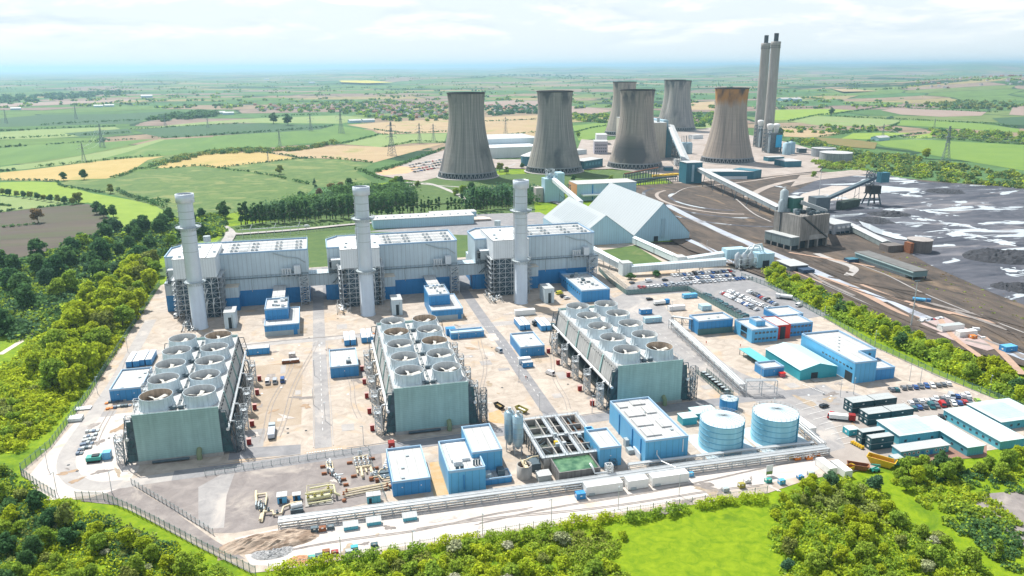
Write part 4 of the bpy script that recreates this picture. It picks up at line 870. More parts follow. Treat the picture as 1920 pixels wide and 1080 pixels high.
t = thing('concrete_pit', 'round concrete pit with rusty rim and pipes in front of the silos', 'pit', (63.1, 236.5, 0))
MB().lathe([(2.7, 0), (2.7, 5.2), (2.4, 5.2), (2.4, 3.2)], 63.1, 236.5, 28).build('shell', m_conc, t); MB().lathe([(2.4, 3.4), (.05, 3.4)], 63.1, 236.5, 20).build('rusty_water', m_rust, t)
mb = MB().box(62.3, 63.9, 233.6, 239.4, 5.3, 5.4); mb.rail([(62.3, 233.6, 5.3), (62.3, 239.4, 5.3)], 1, 1.5, .09); mb.tube([(63.1, 236.5, 3), (63.1, 236.5, 7)], .3, 8); mb.tube([(63.1, 236.5, 6.6), (66.5, 238, 6.9), (69, 239.5, 6)], .28, 8); mb.build('agitator', m_cream, t)
t = thing('pump_kiosk', 'small pale flat kiosk beside the round concrete pit', 'kiosk', (69, 233.5, 0)); MB().box(67, 71.6, 231.5, 235.5, 0, 2.4).build('wall', m_grill, t); MB().box(66.8, 71.8, 231.3, 235.7, 2.4, 2.6).build('roof', m_roofg, t)
t = thing('dosing_cabinet', 'small teal cabinet beside the left storage tank', 'cabinet', (138, 261, 0)); MB().box(135.4, 141.6, 259.5, 264.5, 0, 3.2).build('wall', m_teal, t); MB().box(135.2, 141.8, 259.3, 264.7, 3.2, 3.4).build('roof', m_rooft, t)
t = thing('dosing_shelter', 'low pale blue roofed shelter behind the left storage tank', 'shelter', (148, 266, 0)); MB().box(142.5, 153, 263, 269.5, 2.6, 2.9).build('roof', m_rooft, t); MB().box(142.8, 152.7, 263.3, 269.2, 0, 2.6).build('wall', m_teal, t)

# ---------------------------------------------------------------- pipe racks
def pipe_rack(label, pts, w, h, sp, pipes, low=True, m=None, roof=False):
    t = thing('pipe_rack', label, 'pipe rack', (*pts[0][:2], 0)); P_ = [Vector(p) for p in pts]
    n = 0
    for a, b in zip(P_, P_[1:]):
        d = (b-a); k = max(1, round(d.length/sp)); u = d.normalized(); q = Vector((-u.y, u.x))
        for i in range(k+1):
            c = a+d*(i/k); l = c+q*(w/2); r = c-q*(w/2); fr = MB()
            for e in (l, r): fr.beam((*e, 0), (*e, h+.5), .24)
            for z in (h, h*.5): fr.beam((*l, z), (*r, z), .2)
            fr.build('frame', m or m_steel, t); n += 1
        st = MB()
        for e in (q*(w/2), -q*(w/2)):
            for z in (h+.5, h*.5): st.beam((*(a+e), z), (*(b+e), z), .16)
            for i in range(k*2): c = a+d*(i/k/2); c2 = a+d*((i+1)/k/2); st.beam((*(c+e), h*.5 if i % 2 else h+.5), (*(c2+e), h+.5 if i % 2 else h*.5), .09)
        st.build('side_truss', m or m_steel, t)
    for off, r, z in pipes:
        pp = []
        for i, p in enumerate(P_):
            d1 = (P_[min(i+1, len(P_)-1)]-P_[max(i-1, 0)]).normalized(); q = Vector((-d1.y, d1.x)); pp.append((*(p+q*(off*w/2)), z))
        MB().tube(pp, r, 8).build('pipe', m_pipe, t)
    return t
R1 = [(-20, 225.6), (33, 225), (80, 224.6), (120, 225.2), (176.8, 224.6)]
pipe_rack('long low steel pipe rack along the pale yard behind the hedge', R1, 3.4, 2.6, 5.6, [(-.75, .32, 2.95), (-.25, .22, 2.85), (.2, .3, 2.95), (.7, .26, 2.9), (-.4, .28, 1.55), (.45, .3, 1.55)])
pipe_rack('short pipe rack beside the right storage tank', [(176.8, 227.5), (178.4, 247.5)], 3.0, 2.6, 5, [(-.5, .3, 2.95), (.3, .28, 2.9)])
pipe_rack('thin pipe rack in front of the two storage tanks', [(100.5, 231.6), (152, 230.8), (174.5, 229.8)], 1.4, 2.2, 7, [(-.5, .36, 2.5), (.5, .3, 2.5)])
pipe_rack('long steel pipe rack beside the rightmost fan block and road', [(183.6, 372), (174.6, 281)], 3.4, 4.6, 7, [(-.7, .34, 4.95), (-.1, .3, 4.95), (.5, .4, 5.0), (.2, .3, 2.6)])
t = pipe_rack('steel pipe bridge crossing the wide asphalt road', [(175.8, 281), (189, 278)], 3.0, 6.5, 6.5, [(-.5, .36, 6.9), (.3, .3, 6.9)])
t = pipe_rack('enclosed pipe bridge leading to the blue building behind the gates', [(184.4, 373), (197, 362)], 3.0, 6.2, 6, [(-.4, .4, 6.6), (.4, .4, 6.6)], m=m_dsteel)
p = MB().tube([(115.5, 224.5, 3), (112.5, 230, 3), (112.3, 233.7, 3.8), (112.3, 233.7, 5.5)], .22, 8); tag(p.build('vent_pipe', m_pipe), 'thin bent white pipe rising against the large blue hall', 'pipe')
t = thing('riser_manifold', 'white bent pipe manifold in front of the green basin', 'pipework', (90, 230, 0))
mb = MB().tube([(85.5, 230.6, 5.4), (85.5, 228, 5.4), (86, 227.2, 3.4), (90.5, 227.2, 3.2)], .42, 10); mb.build('bend_pipe', m_pipe, t)
mb = MB().lattice(90.3, 92.5, 226.6, 228.6, 0, 6, 2, .3); mb.build('riser_frame', m_pipe, t)

# ---------------------------------------------------------------- gas reception yard
def skid(label, base, build_fn):
    t = thing('gas_pipework', label, 'pipework', (*base, 0), 'gas yard pipework'); build_fn(t); return t
def valves(t, pts, m=m_rust, r=.38):
    for x, y, z in pts:
        mb = MB().lathe([(.5, z), (.5, z+.25), (.16, z+.3), (.16, z+.9), (r, z+.95), (r, z+1.1), (.05, z+1.12)], x, y, 8); mb.build('valve', m, t)
def pipes(t, lst, m=m_cream):
    for r, pts in lst: MB().tube(pts, r, 8).build('pipe', m, t)
def supports(t, pts, z=1.0):
    for x, y in pts: MB().box(x-.2, x+.2, y-.35, y+.35, .2, z).build('support', m_conc, t)
def s1(t):
    pipes(t, [(.5, [(-28.3, 249, .9), (-28.2, 246, .9), (-27.9, 243.2, .3)]), (.36, [(-28, 246.5, 1.0), (-24.9, 246.6, 1.0), (-24.6, 244.5, 1.0), (-25, 236, 1.0), (-25.3, 231, 1.0), (-25.4, 230, .4)]), (.55, [(-25.6, 234, .9), (-25.9, 230.4, .9)]), (.4, [(-25, 234.6, 1.2), (-22.2, 234.5, 1.2), (-22, 232.6, 1.0), (-19.4, 232.6, 1.0), (-18.9, 236, 1.2), (-15.6, 237.6, 1.3), (-13, 237.5, 1.3)]), (.22, [(-26.2, 243, .9), (-26.4, 236, .9)])])
    valves(t, [(-26.2, 240, 1.2), (-25, 238, 1.3), (-26.3, 237, 1.2), (-23.5, 234.6, 1.4), (-20.7, 232.6, 1.3)], m_dsteel); supports(t, [(-25, 242), (-25.2, 233), (-22, 233.4), (-17, 237)])
    for q in range(4): MB().box(-28+q*.9, -27.6+q*.9, 239-q, 242-q, .2, 1.6).build('instrument_stand', m_grill, t)
skid('cream bent manifold at the left end of the gas yard', (-25, 238), s1)
def s2(t):
    for q in range(3): pipes(t, [(.3, [(-4.6+q*.9, 264, .8), (-4.2+q*.9, 258.5, .8)])])
    pipes(t, [(.32, [(-3.6, 258.6, 1), (-2.6, 256.6, 1), (-2.6, 254.6, 1)]), (.3, [(-2.2, 254, .8), (-.6, 249.5, .8), (-.4, 247.5, .8)]), (.4, [(-3.4, 264.6, 1.6), (-3.2, 262, 1.6)]), (.25, [(-1.8, 252.6, 1.4), (1, 252.4, 1.4)])], m_pipe)
    valves(t, [(-4.2, 262.6, 1.1), (-3.2, 260.6, 1.1), (-2.4, 255.4, 1.3), (-1.2, 251, 1.2), (-.4, 248.6, 1.2)], m_steel); supports(t, [(-4, 260), (-2.6, 256), (-1, 250)])
    for x, y in ((-6, 261.4), (-5.6, 256.2), (-2.8, 255.2), (1, 250.2), (1.6, 246.4)): MB().box(x-.9, x+.9, y-.35, y+.35, .2, 1.0).build('pit_cover', m_rust, t)
    for q in range(4): MB().box(-4.6+q*1.3, -3.9+q*1.3, 257-q*2.4, 257.8-q*2.4, .2, 1.9).build('instrument_stand', m_grill, t)
skid('slim vertical run of silver valves in the gas yard', (-2.5, 255), s2)
def s3(t):
    for q in range(4):
        x = 5.4+q*1.55; pipes(t, [(.34, [(x, 264, .9), (x+.5, 256, .9), (x+.7, 252.5, .9)])]); valves(t, [(x+.15, 262, 1.2), (x+.4, 258, 1.2)], m_steel)
        MB().lathe([(.45, .3), (.45, 2.0), (.2, 2.3), (.05, 2.3)], x+.1, 260.4, 10).build('filter_vessel', m_pipe, t)
    pipes(t, [(.36, [(4.9, 264.3, 1), (10.6, 265, 1)]), (.36, [(5.6, 255.6, 1.5), (11, 256, 1.5)]), (.5, [(7.4, 255.5, 1.2), (7.6, 249.5, 1.2)]), (.32, [(10.8, 256, 1.2), (11.3, 250.4, 1.2)])])
    for q in range(2): MB().lathe([(.4, .2), (.4, 2.8), (.1, 3.0)], 7.2+q*.8, 266, 10).build('vent_stack', m_pipe, t)
    for x, y in ((3.6, 261.8), (11.8, 263), (12.6, 255.4), (4.6, 251.6)): MB().box(x-1, x+1, y-.35, y+.35, .2, 1.0).build('pit_cover', m_rust, t)
    supports(t, [(6, 258), (8, 258), (10, 258)])
skid('filter skid of four parallel cream runs at the far side of the gas yard', (8, 258), s3)
def s4(t):
    MB().lathe([(1.1, 0), (1.1, 2.6)], 0, 0, 14)
    pipes(t, [(.75, [(-11.4, 238, 1.6), (-3.6, 239, 1.6)]), (.32, [(-12, 240, 2.6), (-2.6, 240.6, 2.6), (-2.4, 243.6, 2.6), (-4.8, 244, 2.6)]), (.3, [(-11, 236.2, 1), (-3.4, 236.8, 1)]), (.3, [(-10.5, 243.6, 2.4), (-4.4, 244.4, 2.4)]), (.26, [(-10.5, 242.2, 1.6), (-4.6, 243, 1.6)]), (.26, [(-10.8, 241, 1.6), (-4.4, 241.8, 1.6)]), (.4, [(-2.4, 243, 2.4), (-2.2, 238.5, 2.4), (-.6, 238.2, 1.4)])], mat('pale_yellow_pipe', (.58, .55, .33), .5, var=.15))
    valves(t, [(-11, 238, 2.3), (-8.8, 238.3, 2.3), (-6.5, 238.6, 2.3), (-4.6, 241.8, 1.8), (-4.3, 243, 1.9), (-3.4, 239, 2.3)], m_olive)
    fr = MB().lattice(-11.4, -3.4, 240.6, 244.8, .2, 3, 2.8, .14); fr.build('skid_frame', mat('pale_yellow_steel', (.5, .46, .27), .6), t); MB().box(-12, -3, 235.6, 244.9, .18, .42).build('skid_base', m_conc, t)
    MB().tube([(-16.4, 233.8, 2.1), (-12.9, 234.4, 2.1)], 1.0, 14).build('heater_drum', m_pipe, t)
    bb_ = MB().box(-16.6, -12.6, 232.2, 233.4, .2, 1.8); bb_.build('burner_bank', m_dsteel, t)
skid('large pale yellow regulator skid in the middle of the gas yard', (-7, 239), s4)
def s5(t):
    pipes(t, [(.34, [(10.8, 250.6, 1), (13.2, 250.8, 1), (14, 253, 1), (20.6, 253.8, 1.1), (21.4, 252, 1.1), (24.6, 252, 1.1)]), (.34, [(10.6, 248.3, 1), (13.4, 248.6, 1), (14, 246.2, 1), (21, 247, 1.1), (21.6, 249.2, 1.1), (24.4, 249.6, 1.1)]), (.42, [(24.9, 254, 1.4), (25.1, 245.4, 1.4)]), (.2, [(25, 253.4, .9), (27.2, 253.6, .9), (28.2, 251.8, .9), (28.6, 247.5, .9)]), (.2, [(24.8, 245.6, .7), (27.6, 245.9, .7), (28.4, 243, .7), (31, 242.2, .7)])])
    valves(t, [(15.4, 253.2, 1.4), (18.6, 253.6, 1.4), (15, 246.4, 1.4), (18.5, 246.8, 1.4), (22.8, 252, 1.4), (22.8, 249.4, 1.4), (12, 249.4, 1.1)], m_steel)
    for a in (247.8, 250.6): MB().box(13.6, 21, a, a+1.8, .2, 1.0).build('cable_trough', m_dsteel, t)
    for q in range(3): MB().lathe([(.45, .3), (.45, 1.9), (.1, 2.1)], 10.6+q*.9, 250+q*.5, 10).build('strainer', m_pipe, t)
    for x, y in ((22.4, 246.8), (12.4, 246.2), (10.4, 247.8)): MB().box(x-.7, x+.7, y-.5, y+.5, .2, 1.4).build('actuator', m_rust, t)
skid('looped cream pipework nearest the blue building with white roof', (18, 250), s5)
def s6(t):
    for q in range(3): pipes(t, [(.22+.05*(q == 2), [(.4, 238.2+q*1.1, .9+.2*q), (8, 239.2+q*1.1, .9+.2*q), (16, 240.1+q*1.1, .9+.2*q)])])
    pipes(t, [(.3, [(1.2, 241.6, 1.2), (12, 242.6, 1.2), (23.6, 244, 1.2), (24.8, 245.4, 1.4)])]); valves(t, [(.6, 238.8, 1.2), (1.6, 240.2, 1.3), (15.4, 240.8, 1.2)], m_rust)
    for x, y in ((.6, 236.2), (14.6, 240.2), (16.6, 241.2)): MB().lathe([(.7, .2), (.7, .9), (.1, 1.0)], x, y, 12).build('round_cover', m_rust, t)
    supports(t, [(4, 239.8), (8, 240.2), (12, 240.8)], .8)
skid('straight bundle of thin cream lines beside the long pipe rack', (8, 240), s6)
for n, l, c, x0, x1, y0, y1, h, mm in (('gas_kiosk', 'white kiosk with pale blue front in the gas yard', 'kiosk', 8, 12.4, 232.6, 235.2, 2.8, m_teal2), ('analyser_kiosk', 'small bright blue kiosk with white roof in the gas yard', 'kiosk', -21, -18, 240, 243, 2.7, m_sky), ('analyser_kiosk', 'tiny white roofed kiosk beside the yellow skid', 'kiosk', -16, -13.6, 240.5, 242.5, 2.2, m_blue)):
    t = thing(n, l, c, ((x0+x1)/2, (y0+y1)/2, 0)); MB().box(x0, x1, y0, y1, .2, h).build('wall', mm, t); MB().box(x0-.2, x1+.2, y0-.2, y1+.2, h, h+.2).build('roof', m_roof, t); MB().box(x0+.6, x0+1.5, y0-.05, y0-.003, .2, 2.1).build('door', m_dark, t)
for i, (x, y, w) in enumerate(((2, 219.6, 'leftmost'), (9.2, 220.3, 'middle one'), (20.6, 220, 'rightmost'))):
    t = thing('cable_kiosk', 'flat grey kiosk in front of the pipe rack, %s of three' % w, 'kiosk', (x, y, 0), 'grey kiosks before the rack')
    MB().box(x-2.2, x+2.2, y-1, y+1, .2, 1.5).build('body', m_teal2, t); MB().add([(x-2.4, y-1.2, 1.5), (x+2.4, y-1.2, 1.5), (x+2.4, y+1.4, 2.1), (x-2.4, y+1.4, 2.1)], [(0, 1, 2, 3)]).build('lid', m_roofg, t)

# ---------------------------------------------------------------- buildings on the right of the plant
t = thing('office_building', 'two storey bright blue office with a signal red entrance block', 'office', (232, 348, 0))
block(t, 213.3, 228.6, 339, 357, 7.6, m_sky); block(t, 237.2, 252, 343, 357.5, 7.4, m_bluel); block(t, 219, 224.4, 345, 352, 10, m_sky)
walls(MB(), 228.7, 237.1, 340.8, 356, 0, 7.9).build('red_wall', m_redl, t); MB().box(228.9, 236.9, 341, 355.8, 7.3, 7.5).build('roof', m_roof, t)
MB().box(231, 234, 340.6, 340.79, 0, 7).build('entrance_glazing', m_dark, t)
for z in (1.6, 4.9):
    for q in range(6): MB().box(215+q*2.2, 216.5+q*2.2, 338.93, 338.995, z, z+1.0).build('window', m_glass, t)
    for q in range(6): MB().box(238.4+q*2.2, 239.9+q*2.2, 342.93, 342.995, z, z+1.0).build('window', m_glass, t)
    MB().box(213.2, 213.296, 344, 350, z-.6, z+2).build('stair_glazing', m_glass, t)
t = thing('gatehouse', 'dark blue walled building behind the red fronted office', 'building', (254, 372, 0)); block(t, 246, 262, 366, 381, 4.2, m_blue)
t = thing('workshop_hall', 'large bright blue hall with long white roof and black loading door', 'building', (240, 300, 0))
MB().prism([(229.6, 279.3), (241, 279.3), (241, 292), (250.6, 292), (250.6, 320.4), (229.6, 320.4)], 0, 10.5, top=False).build('wall', m_sky, t)
MB().prism([(229.9, 279.6), (240.7, 279.6), (240.7, 292.3), (250.3, 292.3), (250.3, 320.1), (229.9, 320.1)], 9.3, 9.6).build('roof', m_roof, t)
mb = MB(); rg = [(229.7, 279.4), (240.9, 279.4), (240.9, 292.1), (250.5, 292.1), (250.5, 320.3), (229.7, 320.3), (229.7, 279.4)]
for a, b in zip(rg, rg[1:]): mb.beam((*a, 10.1), (*b, 10.1), .4, .84)
mb.build('parapet', m_parap, t); block(t, 241.05, 251.8, 280, 291.9, 6, m_bluel)
MB().box(229.5, 229.596, 280.5, 285.5, 0, 4.6).build('loading_door', m_dark, t)
for q in range(9): MB().box(229.52, 229.597, 281+q*2.6, 282.5+q*2.6, 6.4, 7.1).build('window', m_glass, t)
for q in range(5): MB().box(233+q*3, 233.7+q*3, 296+q*4, 296.7+q*4, 9.6, 10).build('roof_vent', m_grill, t)
MB().box(246.6, 247.8, 291.85, 291.99, 7.5, 8.6).build('window', m_glass, t)
t = thing('gabled_shed', 'turquoise gabled shed with pale ridged roof beside the loading door', 'shed', (218, 303, 0))
u0, u1, v0, v1 = 208.2, 227.6, 288.6, 317.5; um = (u0+u1)/2
MB().add([(u0, v0, 0), (u1, v0, 0), (u1, v0, 5.2), (um, v0, 7.6), (u0, v0, 5.2), (u0, v1, 0), (u1, v1, 0), (u1, v1, 5.2), (um, v1, 7.6), (u0, v1, 5.2)], [(0, 1, 2, 3, 4), (9, 8, 7, 6, 5), (0, 4, 9, 5), (1, 6, 7, 2)]).build('wall', m_teal, t)
MB().add([(u0-.3, v0-.3, 5.2), (um, v0-.3, 7.75), (u1+.3, v0-.3, 5.2), (u0-.3, v1+.3, 5.2), (um, v1+.3, 7.75), (u1+.3, v1+.3, 5.2)], [(0, 1, 4, 3), (1, 2, 5, 4)]).build('roof', mat('turquoise_pale_roof', (.46, .68, .70), .5, rib=1.6, ribdir='Y', var=.07), t)
MB().box(214, 217.5, v0-.06, v0-.003, 0, 3.4).build('door', m_dark, t); MB().box(213.5, 218, 285, v0-.1, .2, .5).build('ramp', m_conc, t)
t = thing('bicycle_canopy', 'open turquoise canopy roof left of the gabled shed', 'canopy', (201.5, 316, 0)); MB().box(198.4, 204.6, 306, 326, 3.0, 3.25).build('roof', mat('turquoise_sheet', (.12, .44, .48), .5), t)
for q in range(6):
    for x in (198.8, 204.2): MB().beam((x, 306.5+q*3.8, 0), (x, 306.5+q*3.8, 3), .22).build('post', m_dsteel, t)
MB().box(203.9, 204.4, 306, 326, 0, 2.9).build('back_wall', m_dsteel, t)
flatroof('store_room', 'small bright blue store with pale roof left of the gabled shed', 'building', 194.5, 205, 296.6, 304.6, 4.6, m_bluel, None, (), [(.75, 1.4, 2.2)], 1)
t = thing('red_bin', 'small faded red bin store at the corner of the blue store', 'bin', (203, 294.6, 0)); MB().box(201.8, 204.2, 293.8, 295.6, .25, 2.1).build('body', mat('faded_red', (.50, .10, .13), .6), t); MB().box(201.6, 204.4, 293.6, 295.8, 2.1, 2.3).build('lid', m_redl, t)
flatroof('control_annexe', 'bright blue flat block behind the green palisade by the gate', 'building', 192.4, 212.8, 357.7, 369, 8.1, m_bluel, None, [(.4, .4), (.7, .5)], (), 0)
# cabins with pale green roofs in the corner by the trees
def cabin(t, u0, u1, v0, v1, h, wm, rm, slope=.5, pv=None, win='front', n=8):
    MB().add([(u0, v0, 0), (u1, v0, 0), (u1, v1, 0), (u0, v1, 0), (u0, v0, h), (u1, v0, h), (u1, v1, h+slope), (u0, v1, h+slope)], [(0, 1, 5, 4), (1, 2, 6, 5), (2, 3, 7, 6), (3, 0, 4, 7)]).build('wall', wm, t)
    MB().add([(u0-.35, v0-.35, h), (u1+.35, v0-.35, h), (u1+.35, v1+.35, h+slope+.05), (u0-.35, v1+.35, h+slope+.05), (u0-.35, v0-.35, h+.22), (u1+.35, v0-.35, h+.22), (u1+.35, v1+.35, h+slope+.27), (u0-.35, v1+.35, h+slope+.27)],
             [(4, 5, 6, 7), (0, 1, 5, 4), (1, 2, 6, 5), (2, 3, 7, 6), (3, 0, 4, 7)]).build('roof', rm, t)
    if pv:
        a, b, c, d = pv; f = lambda y: h+.3+slope*(y-v0)/(v1-v0)
        k = max(1, int((b-a)/1.7)); r = max(1, int((d-c)/1.7)); mb = MB()
        for i in range(k):
            for j in range(r): x = a+(b-a)*i/k; y = c+(d-c)*j/r; mb.quad((x+.05, y+.05, f(y)), (x+(b-a)/k-.05, y+.05, f(y)), (x+(b-a)/k-.05, y+(d-c)/r-.05, f(y+(d-c)/r)), (x+.05, y+(d-c)/r-.05, f(y+(d-c)/r)))
        mb.build('solar_array', m_pv, t)
    if win == 'front':
        for q in range(n): x = u0+(u1-u0)*(q+.5)/n; MB().box(x-.55, x+.55, v0-.05, v0-.003, 1.2, 2.1).build('window', m_glass, t)
    if win == 'left':
        for q in range(n): y = v0+(v1-v0)*(q+.5)/n; MB().box(u0-.05, u0-.003, y-.55, y+.55, 1.3, 2.2).build('window', m_glass, t)
t = thing('canteen_cabin', 'L shaped cyan cabin with solar panels and a pale wing', 'cabin', (216, 228, 0)); cabin(t, 207.4, 225.4, 223.5, 236, 4.0, m_teal2, m_rooft, .5, (209.5, 224, 224.5, 234.5), 'front', 3); cabin(t, 225.6, 233, 209.8, 234, 3.6, m_teal2, m_rooft, .7, None, 'left', 5)
t = thing('porthole_cabin', 'long low cyan cabin with a row of round portholes', 'cabin', (211, 216.6, 0)); cabin(t, 200.6, 221.8, 214.4, 218.9, 2.9, m_teal2, m_roofg, .15, None, None)
for q in range(10):
    x = 202.4+q*1.95
    if q in (4, 6): MB().box(x-.6, x+.6, 214.33, 214.395, 0, 2.1).build('door', m_blue, t); continue
    MB().tube([(x, 214.3, 1.7), (x, 214.395, 1.7)], .55, 14).build('porthole_rim', m_white2, t); MB().tube([(x, 214.26, 1.7), (x, 214.33, 1.7)], .38, 12).build('porthole', m_glass, t)
t = thing('welfare_cabin', 'long pale roofed cyan cabin with small windows on its left side', 'cabin', (247, 225, 0)); cabin(t, 241.6, 252.8, 211, 239, 3.4, m_teal2, m_rooft, .4, None, 'left', 9)
t = thing('training_cabin', 'cyan cabin with solar panels in the far right corner of the plant', 'cabin', (263, 233, 0)); cabin(t, 255, 276, 224, 241, 3.6, m_teal2, m_rooft, .3, (256.5, 271, 226, 239), 'front', 6)
# dark stacked site containers
m_ctop = mat('container_top', (.40, .43, .43), .6, var=.12, rib=.6)
def container(name, label, cat, x0, x1, y0, y1, z0, h=2.5, m=None, top=None, group=None):
    t = thing(name, label, cat, ((x0+x1)/2, (y0+y1)/2, z0), group)
    MB().box(x0, x1, y0, y1, z0+.08, z0+h-.06).build('body', m or m_cont, t); MB().box(x0-.05, x1+.05, y0-.05, y1+.05, z0+h-.055, z0+h).build('roof', top or m_ctop, t)
    cp = MB()
    for x in (x0, x1):
        for y in (y0, y1): cp.box(x-.1, x+.1, y-.1, y+.1, z0+.02, z0+h-.08)
    cp.build('corner_post', m or m_cont, t)
    MB().box(x0-.06, x0-.003, (y0+y1)/2-.5, (y0+y1)/2+.5, z0+.9, z0+1.6).build('window', m_white2, t)
    MB().box((x0+x1)/2-.35, (x0+x1)/2+.35, y0-.06, y0-.003, z0+1.1, z0+1.5).build('side_vent', m_white2, t)
    return t
GC = 'dark stacked site cabins'
for gi, (x0, y0, gname) in enumerate(((208.0, 251.6, 'farther block'), (206.9, 240.6, 'nearer block'))):
    for ix in range(2):
        for iy in range(2):
            for iz in range(2):
                container('site_cabin', 'dark %s cabin of the %s, %s end %s row' % (('lower', 'upper')[iz], gname, ('tank', 'car park')[ix], ('front', 'back')[iy]), 'cabin', x0+ix*10.9, x0+ix*10.9+10.4, y0+iy*2.75, y0+iy*2.75+2.6, .25+iz*2.55, 2.5, group=GC)
for i, (y0, w) in enumerate(((227.4, 'farther'), (222.3, 'nearer'))):
    for iz in range(2): container('site_cabin', 'dark %s cabin of the %s stack left of the canteen' % (('lower', 'upper')[iz], w), 'cabin', 194, 203.8, y0, y0+3, .25+iz*2.55, 2.5, group=GC)
container('site_cabin', 'small teal cabin left of the dark stacks', 'cabin', 193.8, 198.2, 234.5, 238.2, .25, 2.6, m_teal, m_rooft, None)
container('site_cabin', 'small pale grey cabin below the portholes', 'cabin', 194.6, 198.4, 210.2, 213.4, .25, 2.8, m_teal2, m_ctop, None)
for i, (x0, x1, w) in enumerate(((80, 93, 'left long one'), (95, 102.4, 'short middle one'), (104, 117.6, 'right long one'))):
    t = container('white_container', 'white service container in front of the pipe rack, %s' % w, 'container', x0, x1, 218.6, 222, .35, 3.4, m_white2, m_white2, 'white containers before the rack')
    MB().box(x0+1, x0+3, 218.3, 218.59, .4, 1.2).build('service_box', m_grill, t)
container('blue_cabinet', 'small bright blue cabinet left of the white containers', 'cabinet', 76.2, 79.2, 217.2, 219.4, .25, 2.2, m_bluel, m_bluel); container('blue_cabinet', 'small cyan cabinet right of the white containers', 'cabinet', 119.2, 121, 221.6, 223, .25, 1.5, m_sky, m_sky)
container('white_container', 'white box container right of the right storage tank', 'container', 179.6, 182.6, 239.6, 250.5, .3, 2.7, m_white2, m_white2)
for i, (u, v, w) in enumerate(((167.6, 210.2, 'left'), (171.6, 207.2, 'right'))):
    container('white_cabin', 'white portable cabin beside the hedge, the %s one of a pair' % w, 'cabin', u, u+3, v, v+8, .25, 2.7, m_white2, m_white2, 'pair of white cabins')
# ---------------------------------------------------------------- cooling towers and chimneys of the coal station
def tower_material(name, base, dark, soot_seed, rust=False):
    mt, t, b = _nodes(name); N = t.nodes.new; L = t.links.new
    tc = N('ShaderNodeTexCoord'); sp = N('ShaderNodeSeparateXYZ'); L(tc.outputs['Object'], sp.inputs[0])
    at_ = N('ShaderNodeMath'); at_.operation = 'ARCTAN2'; L(sp.outputs['Y'], at_.inputs[0]); L(sp.outputs['X'], at_.inputs[1])
    def comb(sa, sz, off=0):
        m = N('ShaderNodeMath'); m.operation = 'MULTIPLY'; m.inputs[1].default_value = sa; L(at_.outputs[0], m.inputs[0])
        m2 = N('ShaderNodeMath'); m2.operation = 'MULTIPLY'; m2.inputs[1].default_value = sz; L(sp.outputs['Z'], m2.inputs[0])
        c = N('ShaderNodeCombineXYZ'); c.inputs['Z'].default_value = off; L(m.outputs[0], c.inputs['X']); L(m2.outputs[0], c.inputs['Y']); return c.outputs[0]
    def noise(v, sc, det=6):
        n = N('ShaderNodeTexNoise'); n.inputs['Scale'].default_value = sc; n.inputs['Detail'].default_value = det; L(v, n.inputs['Vector']); return n.outputs['Fac']
    def rng(v, a, b_, c=0, d=1):
        r = N('ShaderNodeMapRange'); r.inputs['From Min'].default_value = a; r.inputs['From Max'].default_value = b_; r.inputs['To Min'].default_value = c; r.inputs['To Max'].default_value = d; L(v, r.inputs['Value']); return r.outputs['Result']
    def op(o, a, b_):
        m = N('ShaderNodeMath'); m.operation = o; m.use_clamp = True; L(a, m.inputs[0])
        if isinstance(b_, float): m.inputs[1].default_value = b_
        else: L(b_, m.inputs[1])
        return m.outputs[0]
    streak = rng(noise(comb(16, .012, soot_seed), 1, 5), .36, .64)          # rain streaks down the shell
    blot = rng(noise(comb(1.1, .016, soot_seed*3.1), 1, 7), .42, .60)       # broad damp blotches
    topm = rng(sp.outputs['Z'], 74, 100); cap = rng(noise(comb(1.6, .03, soot_seed*1.7), 1, 6), .45, .6); soot = op('MULTIPLY', topm, cap)
    lowm = rng(sp.outputs['Z'], 62, 30); low = op('MULTIPLY', lowm, blot)
    rise = rng(noise(comb(1, .4, 5), 1, 3), .3, .7, .94, 1.03)
    d1 = op('MULTIPLY', streak, .55); d2 = op('MULTIPLY', low, .85 if soot_seed != 7 else .35); d3 = op('MULTIPLY', soot, .85)
    mx = op('MAXIMUM', op('MAXIMUM', d1, d2), d3)
    mm = N('ShaderNodeMix'); mm.data_type = 'RGBA'; mm.inputs['A'].default_value = (*base, 1); mm.inputs['B'].default_value = (*dark, 1); L(mx, mm.inputs['Factor'])
    vm = N('ShaderNodeVectorMath'); vm.operation = 'SCALE'; L(mm.outputs['Result'], vm.inputs[0]); L(rise, vm.inputs['Scale'])
    fin = vm.outputs[0]
    if rust:   # ragged rust stain running down from the rim
        rn = noise(comb(3.2, .02, 9), 1, 8); ad = N('ShaderNodeMath'); ad.operation = 'MULTIPLY_ADD'; ad.inputs[1].default_value = 26; L(rn, ad.inputs[0]); L(sp.outputs['Z'], ad.inputs[2]); rm = op('MULTIPLY', rng(ad.outputs[0], 96, 106), .92)
        rx = N('ShaderNodeMix'); rx.data_type = 'RGBA'; L(rm, rx.inputs['Factor']); L(fin, rx.inputs['A']); rc = N('ShaderNodeMix'); rc.data_type = 'RGBA'; rc.inputs['A'].default_value = (.40, .19, .045, 1); rc.inputs['B'].default_value = (.07, .05, .045, 1); L(op('MULTIPLY', soot, .95), rc.inputs['Factor']); L(rc.outputs['Result'], rx.inputs['B']); fin = rx.outputs['Result']
    L(fin, b.inputs['Base Color']); b.inputs['Roughness'].default_value = .9; b.inputs['Specular IOR Level'].default_value = .15
    return mt
def rad(z): return 22.8*math.sqrt(1+((z-86)/60.5)**2)
m_leg = mat('tower_leg_concrete', (.24, .25, .26), .85, var=.2)
